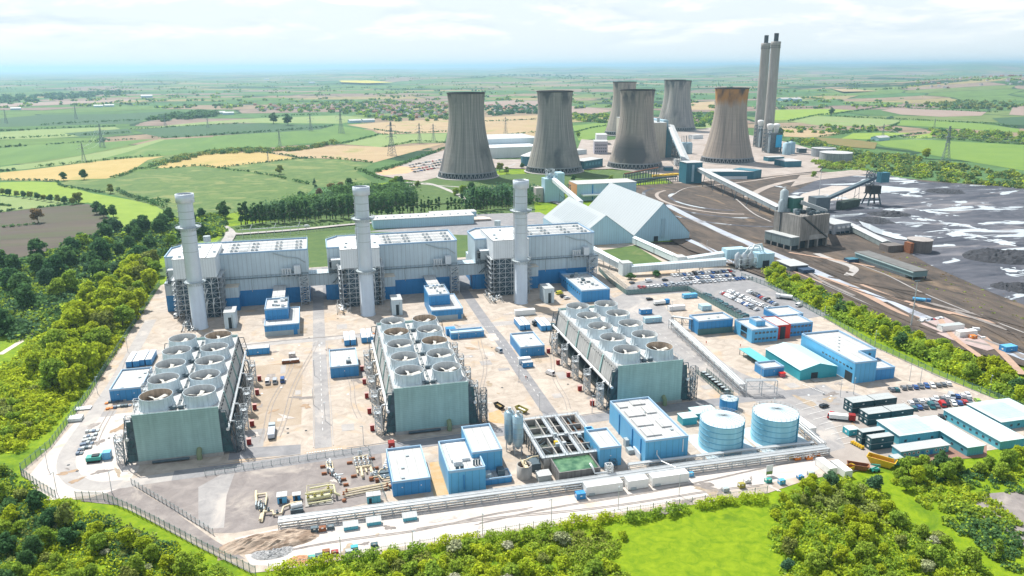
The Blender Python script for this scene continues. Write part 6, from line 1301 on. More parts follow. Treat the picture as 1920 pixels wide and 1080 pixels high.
t = thing('rail_office', 'low slate grey rail office among the brown tracks', 'building', (322, 445, 0)); A = P(1478, 510); MB().box(A[0], A[0]+14, A[1]-2, A[1]+16, 0, 4.4).build('wall', MATS['slate_sheet'], t); MB().box(A[0]-.3, A[0]+14.3, A[1]-2.3, A[1]+16.3, 4.4, 4.8).build('roof', m_roofg, t); MB().box(A[0]+5, A[0]+14, A[1]-10, A[1]-2.1, 0, 3.4).build('annexe', mat('navy_sheet', (.03, .06, .11), .6), t)
for i in range(3): MB().box(A[0]-.06, A[0]-.003, A[1]+2+i*4, A[1]+3.4+i*4, 1.6, 2.8).build('window', m_white2, t)
# puddles and wet tracks in the coal yard
mt, tt, bb = _nodes('standing_water'); bb.inputs['Base Color'].default_value = (.50, .54, .57, 1); bb.inputs['Roughness'].default_value = .06; bb.inputs['Specular IOR Level'].default_value = 1.0
rq = random.Random(31)
def blob(cx, cy, a, b, rot, n=26, jag=.35, seed=0):
    r_ = random.Random(seed); ph = [r_.uniform(0, 6.28) for _ in range(5)]; o = []
    for i in range(n):
        t_ = 6.2832*i/n; k = 1+jag*(.5*math.sin(2*t_+ph[0])+.4*math.sin(3*t_+ph[1])+.35*math.sin(5*t_+ph[2])+.25*math.sin(8*t_+ph[3])); x, y = a*k*math.cos(t_), b*k*math.sin(t_)
        o.append((cx+x*math.cos(rot)-y*math.sin(rot), cy+x*math.sin(rot)+y*math.cos(rot)))
    return o
PUD = [(1705, 368, 20, 5), (1752, 400, 22, 6), (1733, 414, 20, 6), (1800, 424, 30, 7), (1812, 442, 34, 8), (1880, 457, 36, 8), (1895, 510, 26, 7), (1670, 440, 20, 5), (1568, 372, 22, 4), (1462, 352, 12, 2)]
for i, (px, py, wx, wy) in enumerate(PUD):
    A, B, D = Vector(P(px-wx*.75, py-wx*.13)), Vector(P(px+wx*.75, py+wx*.13)), Vector(P(px, py-wy*.55)); C = Vector(P(px, py)); d = B-A
    sheet('puddle', blob(C.x, C.y, d.length/2, max(1.5, (D-C).length*.62), math.atan2(d.y, d.x), seed=i, jag=.5), 1.16+.004*i, mt)
    for j in range(5):
        q = C+d*rq.uniform(-.9, .9)+Vector((rq.uniform(-8, 8), rq.uniform(-16, 16))); sheet('puddle', blob(q.x, q.y, d.length*rq.uniform(.04, .16), (D-C).length*rq.uniform(.08, .22)+.4, math.atan2(d.y, d.x)+rq.uniform(-.2, .2), 16, .6, i*7+j), 1.30+.003*(i*5+j), mt)
sheet('puddle', PL([(1610, 418), (1630, 424), (1660, 438), (1700, 450), (1702, 454), (1680, 452), (1640, 440), (1618, 428)]), 1.85, mt)
for n, pts, w, m_, z in (('wet_road', [(1250, 386), (1300, 412), (1360, 440), (1430, 470), (1500, 500), (1580, 535), (1660, 568), (1790, 622), (1930, 678)], 8, M_wet, 1.22), ('dirt_track', [(1290, 452), (1340, 475), (1360, 490), (1390, 500)], 6, M_wet, 1.24), ('dirt_track', [(1530, 478), (1560, 490), (1600, 505), (1590, 520)], 6, M_path, 1.26), ('railway_track', [(1240, 378), (1290, 398), (1430, 455), (1500, 488), (1640, 552), (1760, 602), (1930, 668)], 2.6, M_mud, 1.20),
                        ('concrete_edge', [(1290, 410), (1360, 445), (1400, 462), (1450, 494), (1530, 530), (1620, 570), (1690, 600)], 1.0, M_asph2, 1.27), ('concrete_edge', [(1600, 495), (1660, 518), (1720, 548), (1790, 578), (1920, 628)], 1.2, M_asph2, 1.27), ('concrete_edge', [(1380, 375), (1412, 402), (1445, 418)], 1.6, M_path, 1.28), ('concrete_edge', [(1255, 372), (1285, 355), (1330, 350)], 1.4, M_path, 1.28), ('dirt_track', [(1330, 350), (1400, 342), (1480, 330), (1540, 325)], 5, M_pave, 1.25), ('dirt_track', [(1400, 372), (1440, 352), (1500, 338), (1580, 330), (1650, 333)], 9, M_pave, 1.23), ('dirt_track', [(1530, 520), (1600, 545), (1680, 585), (1720, 600)], 5, mat('clay_track', (.40, .27, .20), .9, var=.2), 1.23),
                        ('access_road', [(640, 424), (700, 419), (780, 414), (870, 404)], 6, M_path, 1.06), ('access_road', [(640, 424), (560, 432), (480, 438), (440, 440), (425, 432), (405, 424)], 6.5, M_path, 1.08), ('access_road', [(425, 455), (432, 440), (420, 428), (395, 420)], 9, M_path, 1.07), ('footpath', [(0, 665), (40, 640), (85, 612), (110, 590)], 3.2, mat('gravel_path', (.62, .54, .42), .9, var=.15), .12), ('access_road', [(760, 352), (800, 345), (850, 362), (880, 380)], 6, M_path, 1.09), ('access_road', [(760, 343), (830, 350), (930, 355), (1010, 350)], 4, M_path, 1.10), ('footpath', [(945, 318), (958, 312), (966, 308)], 4, M_path, 1.11), ('access_road', [(1000, 362), (1030, 376), (1060, 388)], 7, M_asph2, 1.12), ('footpath', [(262, 494), (285, 484), (302, 474)], 3, MATS['gravel_path'], .14)):
    road(n, PL(pts), w, z, m_)
for q in range(5):   # tracks scraped by bulldozers in the rail loop
    c_ = P(1330, 378); r_ = 40+q*14; road('dirt_track', [(c_[0]+r_*math.cos(a_)*.9, c_[1]+r_*math.sin(a_)*1.5) for a_ in np.linspace(1.9, 4.6, 9)], 4, 1.21+.002*q, [M_coal, M_pave, M_coal, M_mud, M_coal][q])
# ---------------------------------------------------------------- vegetation
def leaf_mat(name, col, trans=.35, var=.45, hue=.5, tint=(.20, .19, .02)):
    mt = bpy.data.materials.new(name); mt.use_nodes = True; t = mt.node_tree; t.nodes.clear(); N = t.nodes.new; L = t.links.new
    o = N('ShaderNodeOutputMaterial'); df = N('ShaderNodeBsdfDiffuse'); tr = N('ShaderNodeBsdfTranslucent'); mx = N('ShaderNodeMixShader'); mx.inputs[0].default_value = trans
    ge = N('ShaderNodeNewGeometry'); oi = N('ShaderNodeObjectInfo')
    mr = N('ShaderNodeMapRange'); mr.inputs['To Min'].default_value = 1-var; mr.inputs['To Max'].default_value = 1+var; L(ge.outputs['Random Per Island'], mr.inputs['Value'])
    m2 = N('ShaderNodeMix'); m2.data_type = 'RGBA'; m2.inputs['A'].default_value = (*col, 1); m2.inputs['B'].default_value = (*tint, 1)
    m3 = N('ShaderNodeMapRange'); m3.inputs['To Max'].default_value = hue; L(oi.outputs['Random'], m3.inputs['Value']); L(m3.outputs['Result'], m2.inputs['Factor'])
    vm = N('ShaderNodeVectorMath'); vm.operation = 'SCALE'; L(m2.outputs['Result'], vm.inputs[0]); L(mr.outputs['Result'], vm.inputs['Scale'])
    L(vm.outputs[0], df.inputs['Color']); L(vm.outputs[0], tr.inputs['Color']); L(df.outputs[0], mx.inputs[1]); L(tr.outputs[0], mx.inputs[2]); L(mx.outputs[0], o.inputs['Surface'])
    return mt
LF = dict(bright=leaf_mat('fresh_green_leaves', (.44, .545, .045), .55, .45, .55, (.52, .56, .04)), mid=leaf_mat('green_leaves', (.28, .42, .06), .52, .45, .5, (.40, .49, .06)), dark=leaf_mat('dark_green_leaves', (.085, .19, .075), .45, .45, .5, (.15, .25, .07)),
          olive=leaf_mat('olive_leaves', (.27, .33, .09), .35, .5, .4), yellow=leaf_mat('yellow_green_leaves', (.42, .50, .03), .5, .4, .3), brown=leaf_mat('coppery_leaves', (.26, .17, .09), .3, .4, .3), teal=leaf_mat('blue_green_leaves', (.09, .19, .10), .36, .5, .4, (.15, .22, .10)),
          hawth=leaf_mat('blossom_tipped_leaves', (.45, .45, .32), .35, .5, .5, (.25, .32, .08)))
m_bark = mat('bark', (.10, .08, .06), .9, var=.3)
def cards(pos, nrm, size, rng, asp=1.0):
    """leaf cards: one small quad per position"""
    n = len(pos); nrm = nrm/np.maximum(1e-6, np.linalg.norm(nrm, axis=1, keepdims=True))
    a = rng.normal(size=(n, 3)); u = np.cross(nrm, a); u /= np.maximum(1e-6, np.linalg.norm(u, axis=1, keepdims=True)); v = np.cross(nrm, u)
    s = size.reshape(-1, 1)*.5; u = u*s; v = v*s*asp
    bend = nrm*s*.35
    return np.stack([pos-u-v, pos+u-v-bend, pos+u+v, pos-u+v-bend], 1).reshape(-1, 3)
def card_mesh(name, verts, mats, idx=None):
    n = len(verts)//4; me = bpy.data.meshes.new(name); me.vertices.add(len(verts)); me.vertices.foreach_set('co', verts.astype(np.float32).ravel())
    me.loops.add(4*n); me.loops.foreach_set('vertex_index', np.arange(4*n, dtype=np.int32)); me.polygons.add(n); me.polygons.foreach_set('loop_start', np.arange(0, 4*n, 4, dtype=np.int32)); me.polygons.foreach_set('loop_total', np.full(n, 4, np.int32))
    for m_ in mats: me.materials.append(m_)
    if idx is not None: me.polygons.foreach_set('material_index', idx.astype(np.int32))
    me.update(); me.validate(); return me
def lump_cloud(rng, centers, radii, n, size, flat=.85, up=.25):
    """leaf positions over the outsides of overlapping clumps"""
    w = radii**2; w = w/w.sum(); k = rng.choice(len(centers), n, p=w); d = rng.normal(size=(n, 3)); d /= np.linalg.norm(d, axis=1, keepdims=True)
    d[:, 2] = np.where(d[:, 2] < -.35, -d[:, 2], d[:, 2])
    r = radii[k]*np.where(rng.random(n) < .14, rng.uniform(1.0, 1.42, n), rng.uniform(.66, 1.1, n)); p = centers[k]+d*r[:, None]*np.array([1, 1, flat]); nr = d+rng.normal(size=(n, 3))*.55; nr[:, 2] += up
    return p, nr, size*rng.uniform(.6, 1.35, n)
def crown(seed, H, Rr, nl, n, size, base=.22, cone=0.0, lobe=.42):
    rng = np.random.default_rng(seed); c = []; r = []
    for i in range(nl):
        t = rng.uniform(0, 1); a = rng.uniform(0, 6.283); z = H*(base+(1-base)*(t*.86+.06)); env = math.sin(math.pi*min(.97, max(.12, t*.80+.14)))**.7*(1-cone*t)
        q = Rr*env*rng.uniform(.25, .78); c.append((q*math.cos(a), q*math.sin(a), z)); r.append(Rr*lobe*rng.uniform(.65, 1.2)*(1-cone*.5*t))
    c.append((0, 0, H*.62)); r.append(Rr*.55*(1-cone*.4))
    return lump_cloud(rng, np.array(c), np.array(r), n, size)
def trunk_mesh(H, r, seed):
    rng = random.Random(seed); mb = MB(); mb.lathe([(r*1.5, 0), (r, H*.08), (r*.75, H*.35), (r*.35, H*.7)], 0, 0, 7)
    for i in range(5): a = rng.uniform(0, 6.28); z = H*rng.uniform(.25, .45); l = H*rng.uniform(.18, .32); mb.beam((0, 0, z), (l*math.cos(a), l*math.sin(a), z+l*.9), r*.5)
    me = bpy.data.meshes.new('trunk'); me.from_pydata(mb.v, [], mb.f); me.materials.append(m_bark); me.update(); return me
PROTO = {}
def proto(kind, H, Rr, nl, n, size, leaf, nvar=3, trunk=.28, **kw):
    PROTO[kind] = []
    for i in range(nvar):
        p, nr, s = crown(hash((len(PROTO), i)) % 9999, H, Rr, nl, n, size, **kw); me = card_mesh(kind+'_crown', cards(p, nr, s, np.random.default_rng(i)), [LF[leaf]]); PROTO[kind].append((me, trunk_mesh(H, trunk, i), H, Rr))
proto('bright', 9, 4.2, 26, 3600, .5, 'bright', 5, lobe=.32); proto('mid', 9, 4.3, 24, 3600, .5, 'mid', 5, lobe=.33); proto('dark', 10, 4.8, 24, 3200, .6, 'dark', 4, lobe=.34); proto('yellow', 9, 4.2, 14, 2400, .6, 'yellow', 2); proto('olive', 8.5, 4.0, 13, 2300, .6, 'olive', 3)
proto('teal', 9, 4.4, 13, 2400, .6, 'teal', 2); proto('brown', 10, 4.6, 13, 1900, .7, 'brown', 2); proto('poplar', 13, 1.9, 14, 1500, .55, 'dark', 3, base=.10, cone=.55, lobe=.5); proto('spruce', 12, 3.3, 16, 1500, .6, 'teal', 2, base=.06, cone=.85)
proto('lombardy', 9, 1.5, 14, 1500, .45, 'mid', 2, base=.06, cone=.5, lobe=.55)
proto('bushb', 3.0, 2.4, 9, 1000, .42, 'bright', 3, base=.05, trunk=.08); proto('bushm', 3.0, 2.4, 9, 1000, .42, 'mid', 3, base=.05, trunk=.08); proto('bushd', 3.2, 2.6, 9, 900, .45, 'dark', 2, base=.05, trunk=.08); proto('busho', 2.8, 2.4, 9, 900, .42, 'olive', 2, base=.05, trunk=.08); proto('bushh', 3.0, 2.3, 9, 950, .4, 'hawth', 1, base=.05, trunk=.08)
NT = {'tree': 0, 'bush': 0}
def plant(kind, x, y, sc, label, group=None, name=None, cat=None, z=0, parts=True, sx=None):
    me, tr, H, Rr = random.choice(PROTO[kind]); bush = kind.startswith('bush'); name = name or ('bush' if bush else 'tree'); rz = random.uniform(0, 6.28); s = (sc*(sx or random.uniform(.9, 1.12)), sc*(sx or random.uniform(.9, 1.12)), sc)
    NT[name] = NT.get(name, 0)+1
    if not parts:
        o = bpy.data.objects.new(name, me); COL.objects.link(o); o.location = (x, y, z); o.rotation_euler = (0, 0, rz); o.scale = s; return tag(o, label, cat or name, group)
    o = thing(name, label, cat or name, (x, y, z), group, rz); o.scale = s
    c = bpy.data.objects.new('crown', me); COL.objects.link(c); c.parent = o
    c = bpy.data.objects.new('trunk' if not bush else 'stem', tr); COL.objects.link(c); c.parent = o
    return o
def inside(x, y, poly):
    r = False; n = len(poly)
    for i in range(n):
        (x0, y0), (x1, y1) = poly[i], poly[i-1]
        if (y0 > y) != (y1 > y) and x < (x1-x0)*(y-y0)/(y1-y0)+x0: r = not r
    return r
def scatter(poly, d, n, seed=0, tries=6000):
    """blue-noise points in a world polygon, spacing d"""
    rq = random.Random(seed); xs = [p[0] for p in poly]; ys = [p[1] for p in poly]; o = []
    for _ in range(tries):
        x, y = rq.uniform(min(xs), max(xs)), rq.uniform(min(ys), max(ys))
        if inside(x, y, poly) and all((x-a)**2+(y-b)**2 > d*d for a, b in o):
            o.append((x, y))
            if len(o) >= n: break
    return o
def zone(px, d, n, mix, smin, smax, label, group, seed=0, parts=True):
    poly = PL(px); pts = scatter(poly, d, n, seed); kinds = [k for k, w in mix for _ in range(w)]; rq = random.Random(seed+1)
    for x, y in pts: plant(rq.choice(kinds), x, y, rq.uniform(smin, smax), label, group, parts=parts)
    return pts
def ground_cover(name, px, n, size, hmax, leaf, seed=0, label=None, lumps=None, world=None):
    """low growth nobody could count: leaf cards heaped over an area"""
    poly = world or PL(px); rng = np.random.default_rng(seed); xs = [p[0] for p in poly]; ys = [p[1] for p in poly]; lumps = lumps or max(40, n//60); c = []
    g = 0
    while len(c) < lumps and g < lumps*30:
        g += 1; x, y = rng.uniform(min(xs), max(xs)), rng.uniform(min(ys), max(ys))
        if inside(x, y, poly): c.append((x, y, hmax*rng.uniform(0, .35)))
    c = np.array(c); r = hmax*rng.uniform(.5, 1.1, len(c)); p, nr, s = lump_cloud(rng, c, r, n, size, .8); ok = p[:, 2] > .02; p, nr, s = p[ok], nr[ok], s[ok]
    lf = leaf if isinstance(leaf, (list, tuple)) else [leaf]
    k = (np.sin(p[:, 0]*.13+seed)+np.cos(p[:, 1]*.11+1.7*seed)+rng.normal(size=len(p))*.5); idx = np.clip(((k+2.2)/4.4*len(lf)).astype(int), 0, len(lf)-1)
    o = bpy.data.objects.new(name, card_mesh(name, cards(p, nr, s, rng), [LF[q] for q in lf], idx)); COL.objects.link(o); o['kind'] = 'stuff'
    if label: o['label'] = label
    return o
def hedge(px, h, w, label, leaf='dark', size=None, group=None, dens=1.0, seed=0, cat='hedge', world=None, gap=0.0):
    """one clipped or straggling hedge along a line"""
    pts = smooth_line(world or PL(px), 4); rng = np.random.default_rng(seed+int(abs(pts[0][0]*3))); d = math.hypot(pts[0][0], pts[0][1]); size = size or max(.5, d/900); L_ = sum(math.dist(a, b) for a, b in zip(pts, pts[1:])); c = []
    step = max(w*.45, L_/420); acc = 0
    for a, b in zip(pts, pts[1:]):
        l = math.dist(a, b); m_ = int((acc+l)/step)-int(acc/step); acc += l
        for i in range(m_):
            if rng.random() < gap: continue
            t = rng.random(); c.append((a[0]+(b[0]-a[0])*t+rng.normal()*w*.18, a[1]+(b[1]-a[1])*t+rng.normal()*w*.18, h*rng.uniform(.2, .55)))
    if not c: return
    c = np.array(c); r = rng.uniform(.42, .62, len(c))*np.minimum(h, w*1.4); n = int(min(9000, max(160, dens*L_*h*1.7/(size*size)))); p, nr, s = lump_cloud(rng, c, r, n, size, 1.0); p[:, 2] = np.abs(p[:, 2])
    org = c[len(c)//2]*np.array([1, 1, 0]); o = bpy.data.objects.new('hedge', card_mesh('hedge', cards(p-org, nr, s, rng), [LF[leaf]])); COL.objects.link(o); o.location = org; return tag(o, label, cat, group)

# --- woods and shrubs near the plant
WL = 'fresh green tree in the sunlit wood along the left fence'
Z1 = [(0, 705), (60, 640), (150, 592), (215, 532), (285, 495), (296, 520), (258, 592), (208, 668), (148, 742), (95, 800), (40, 845), (0, 850)]
zone([(120, 610), (215, 532), (285, 495), (296, 520), (258, 592), (208, 668), (150, 738), (95, 735), (60, 700)], 6.8, 64, [('bright', 8), ('mid', 2), ('yellow', 3), ('olive', 1)], 1.0, 1.7, WL, 'trees of the left wood', 3)
zone([(0, 760), (70, 720), (100, 760), (60, 820), (0, 850)], 4.0, 30, [('bushb', 5), ('busho', 2), ('bushm', 2)], .8, 1.4, 'low sunlit bush on the bank below the left wood', 'bushes below the left wood', 4)
ground_cover('undergrowth', Z1, 60000, .8, 3.0, ['bright', 'yellow', 'bright', 'mid', 'bright', 'bright'], 1, 'low sunlit scrub under the left wood', 1100)
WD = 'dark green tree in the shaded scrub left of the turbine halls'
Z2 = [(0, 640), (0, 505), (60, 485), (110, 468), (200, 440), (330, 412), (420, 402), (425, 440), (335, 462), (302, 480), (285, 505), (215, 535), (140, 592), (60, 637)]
zone(Z2, 14, 44, [('dark', 6), ('mid', 2), ('teal', 1)], 1.0, 1.7, WD, 'trees of the shaded scrub', 5)  # dark leaf mix stands in for cloud shade over this wood
ground_cover('undergrowth', Z2, 60000, 1.4, 4.0, ['dark', 'teal', 'mid', 'dark'], 2, 'dense dark scrub and thicket left of the halls', 1700)  # cloud shade over the scrub carried by dark leaf colours
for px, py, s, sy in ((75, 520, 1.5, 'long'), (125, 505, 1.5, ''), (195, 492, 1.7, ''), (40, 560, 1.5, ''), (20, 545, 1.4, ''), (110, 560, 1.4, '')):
    x, y = P(px, py); plant('mid' if px == 110 else 'dark', x, y, s*1.05, 'broad rounded dark tree mound standing proud of the shaded scrub', 'rounded tree mounds')  # dark leaves here stand for the same cloud shade
ground_cover('undergrowth', [(0, 870), (40, 905), (100, 940), (165, 955), (230, 985), (300, 1012), (380, 1050), (440, 1085), (300, 1200), (0, 1200)], 46000, .5, 2.0, ['mid', 'bright', 'dark', 'olive'], 3, 'low scrub in the bottom left corner')
ZL = 'leafy tree in the thicket at the bottom left corner of the photo'
zone([(0, 890), (50, 950), (120, 962), (200, 1000), (290, 1035), (360, 1070), (330, 1190), (0, 1190)], 4.5, 36, [('mid', 5), ('bright', 3), ('dark', 2), ('olive', 2), ('teal', 1)], .50, .86, ZL, 'trees of the bottom left thicket', 6)
zone([(0, 880), (60, 955), (160, 975), (260, 1010), (360, 1048), (430, 1090), (380, 1190), (0, 1190)], 2.9, 50, [('bushm', 4), ('bushb', 3), ('bushd', 2), ('busho', 2), ('bushh', 1)], .6, 1.2, 'bush between the trees of the bottom left thicket', 'bushes of the bottom left thicket', 7)
x, y = P(125, 992); plant('olive', x, y, .95, 'feathery olive tree right beside the bend of the left fence', sx=.8)
# hedge and shrubs below the pale yard
for i, (a, b) in enumerate(((500, 640), (640, 800), (800, 905), (905, 1040), (1040, 1160), (1160, 1300), (1300, 1440))):
    f = lambda x: 1078-(x-500)*.152+4*math.sin(x/37)
    hedge([(a+3, f(a)), ((a+b)/2, f((a+b)/2)), (b-4, f(b))], 3.4, 3.2, 'leafy hedge along the near fence, %s stretch counted from the left' % ['first', 'second', 'third', 'fourth', 'fifth', 'sixth', 'seventh'][i], 'mid' if i % 2 else 'bright', .42, 'hedge stretches along the near fence', 1.7)
zone([(640, 1100), (700, 1058), (860, 1030), (1000, 1010), (1130, 995), (1175, 1010), (1165, 1050), (1230, 1100), (1100, 1190), (640, 1190)], 2.7, 84, [('bushb', 6), ('bushm', 3), ('bushh', 1), ('busho', 1)], .75, 1.4, 'bush in the shrubbery below the near hedge', 'bushes below the near hedge', 9)
ground_cover('undergrowth', [(540, 1100), (620, 1070), (800, 1042), (1000, 1012), (1130, 998), (1160, 1020), (1150, 1060), (1210, 1110), (900, 1190), (540, 1190)], 46000, .45, 1.9, ['bright', 'mid', 'olive'], 5, 'rough grass and brambles below the near hedge')
ZR = [(1448, 950), (1500, 912), (1570, 900), (1625, 902), (1648, 918), (1660, 945), (1720, 985), (1790, 1030), (1860, 1090), (1850, 1190), (1440, 1190), (1475, 1060), (1440, 1010)]
zone(ZR, 4.2, 56, [('bright', 6), ('mid', 4), ('olive', 1), ('teal', 1), ('yellow', 1)], .42, .76, 'leafy tree in the bright thicket at the bottom right', 'trees of the bottom right thicket', 10)
zone(ZR, 2.9, 46, [('bushb', 5), ('bushm', 3), ('bushh', 1), ('busho', 2)], .6, 1.2, 'bush between the trees of the bottom right thicket', 'bushes of the bottom right thicket', 11)
ground_cover('undergrowth', ZR, 44000, .5, 2.2, ['bright', 'mid', 'bright', 'olive'], 6, 'low scrub under the bottom right thicket')
for px, py, w in ((1510, 948, 'nearest the white cabins'), (1552, 1068, 'lowest in the photo'), (1868, 1050, 'by the right bank'), (1536, 1062, 'beside its lowest twin')):
    x, y = P(px, py); plant('lombardy', x, y, .9, 'slender upright poplar in the bottom right thicket, '+w, 'upright poplars at bottom right', 'poplar_tree', 'poplar')
ground_cover('undergrowth', [(1700, 905), (1780, 895), (1850, 930), (1920, 990), (1920, 1080), (1880, 1060), (1800, 1000), (1720, 945)], 12000, .55, 1.8, ['mid', 'bright', 'mid', 'dark'], 8, 'leafy bank along the track at the right edge', 180)
zone([(1665, 905), (1720, 880), (1800, 875), (1920, 862), (1920, 900), (1800, 905), (1700, 925)], 5, 14, [('mid', 5), ('dark', 2), ('bright', 2)], .5, .8, 'green tree in the belt behind the porthole cabin', 'trees behind the corner cabins', 12)
ground_cover('undergrowth', [(1665, 915), (1700, 890), (1920, 868), (1920, 925), (1850, 925), (1780, 905)], 7000, .5, 1.5, ['mid', 'dark', 'bright'], 9, 'scrub in the belt behind the corner cabins')
sheet('track_ground', PL([(1800, 935), (1860, 925), (1960, 918), (1960, 1060), (1900, 1010), (1850, 975)]), .12, M_grey)
ZB = [(1436, 512), (1456, 510), (1560, 565), (1700, 630), (1830, 685), (1935, 735), (1935, 770), (1820, 715), (1690, 655), (1560, 592), (1450, 535)]
zone(ZB, 5.6, 48, [('mid', 5), ('bright', 6), ('dark', 1)], .68, 1.0, 'green tree in the belt along the right hand fence', 'trees along the right fence', 13)
for px, py, s in ((1862, 712, 1.25), (1838, 704, 1.0), (1885, 722, 1.0)):
    x, y = P(px, py); plant('yellow', x, y, s*.9, 'golden yellow tree in the belt along the right hand fence', 'golden trees on the right')
ground_cover('undergrowth', ZB, 46000, .8, 4.6, ['mid', 'bright', 'dark'], 12, 'scrub under the tree belt on the right')
for px, py in ((1183, 524), (1230, 519), (1440, 524)):
    x, y = P(px, py); plant('bushd' if px < 1400 else 'mid', x, y, 1.2 if px < 1400 else .75, 'lone %s below the white conveyor gallery, the %s one' % ('bush' if px < 1400 else 'tree', {1183: 'left', 1230: 'right', 1440: 'hopper side'}[px]))
# --- trees behind the halls
PO = 'slim dark poplar in the long row behind the turbine halls'
rq = random.Random(5)
for i in range(74):
    px = 452+i*6.9+rq.uniform(-2, 2); py = 421-(px-452)*.062+rq.uniform(-2, 1.5)
    if 826 < px < 838: continue
    if 640 < px < 900 and i % 3 == 0: py -= 6
    x, y = P(px, py, 1); plant('poplar', x, y, rq.uniform(1.3, 1.75) if px < 780 or px > 885 else rq.uniform(.9, 1.2), PO, 'poplars behind the halls', 'poplar_tree', 'poplar', z=1)
ground_cover('woodland', [(470, 408), (560, 388), (650, 368), (760, 358), (770, 385), (640, 402), (500, 415)], 30000, 1.5, 14, ['dark', 'dark', 'teal'], 20, 'dense dark wood behind the poplar row', 130)
ground_cover('woodland', [(880, 368), (990, 362), (1000, 382), (890, 390)], 9000, 1.5, 13, ['dark', 'teal'], 21, 'dense dark wood below the second cooling tower', 40)
SOLO = [('spruce', 590, 352, 1.1, 'dark conifer at the edge of the rough pasture'), ('brown', 622, 362, 1.25, 'coppery brown tree beside the dark conifer'), ('brown', 600, 368, 1.1, 'lower coppery tree in front of the dark conifer'), ('brown', 640, 356, 1.1, 'coppery tree nearest the middle exhaust stack'), ('dark', 655, 352, 1.2, 'dark round tree beyond the middle exhaust stack'), ('teal', 565, 378, 1.3, 'pale blue green tree above the poplar row'), ('mid', 744, 346, 1.3, 'bright round tree by the sandy car park corner'), ('mid', 735, 350, 1.1, 'small round tree by the sandy car park corner'), ('dark', 752, 348, 1.2, 'dark round tree by the sandy car park corner'), ('mid', 868, 366, 1.3, 'green tree below the first cooling tower, left'), ('mid', 855, 368, 1.1, 'green tree below the first cooling tower, far left'), ('dark', 884, 362, 1.3, 'dark tree touching the first cooling tower base'), ('olive', 783, 352, 1.0, 'thin olive tree on the lawn before the first cooling tower'), ('olive', 937, 322, 1.5, 'bare looking tall tree between two left cooling towers'), ('olive', 950, 326, 1.1, 'small bare looking tree between two left cooling towers'), ('dark', 979, 316, .9, 'dark bush like tree beside the domed tank'), ('dark', 1075, 340, .9, 'dark tree left of the orange ended building'), ('mid', 1146, 340, .9, 'green tree behind the orange ended building'), ('mid', 1084, 258, 1.4, 'round tree on the field beyond the second cooling tower'), ('mid', 1525, 333, 1.0, 'lone round tree on the bare ground beyond the bunker'), ('yellow', 1736, 298, 1.8, 'bright yellow tree below the big pylon'), ('dark', 1559, 215, 2.2, 'lone dark round tree in the pale pasture on the right'), ('dark', 1461, 258, 2.0, 'dark tree group just right of the chimneys'), ('dark', 513, 232, 3.0, 'round dark tree on the far green fields'), ('dark', 540, 235, 3.0, 'wide dark tree right of the round one on the far fields'), ('olive', 525, 327, 1.5, 'pale tree on the hedge above the pasture'), ('brown', 72, 418, 1.5, 'bare lone tree at the edge of the ploughed field'), ('olive', 147, 381, 1.5, 'bare tree at the end of the tree line on the left'), ('dark', 200, 440, 1.5, 'rounded grey green tree at the field corner'), ('dark', 182, 402, 1.4, 'rounded grey green tree on the curved field edge, upper'), ('dark', 195, 408, 1.3, 'rounded grey green tree on the curved field edge, middle'), ('dark', 213, 408, 1.3, 'rounded grey green tree on the curved field edge, lower'), ('dark', 120, 339, 1.2, 'round bush like tree on the tan field edge'), ('dark', 158, 337, 1.4, 'wider bush like tree on the tan field edge'), ('olive', 208, 363, 1.3, 'pale twiggy tree on the hedge left of the first stack')]
for k, px, py, s, lab in SOLO: x, y = P(px, py); plant(k, x, y, s*.9, lab)
for i in range(11):
    px = 5+i*13; x, y = P(px, 366+i*1.8); plant('teal' if i % 2 else 'olive', x, y, random.uniform(.75, 1.0), 'grey green rounded tree in the line below the left tan field', 'tree line on the left')
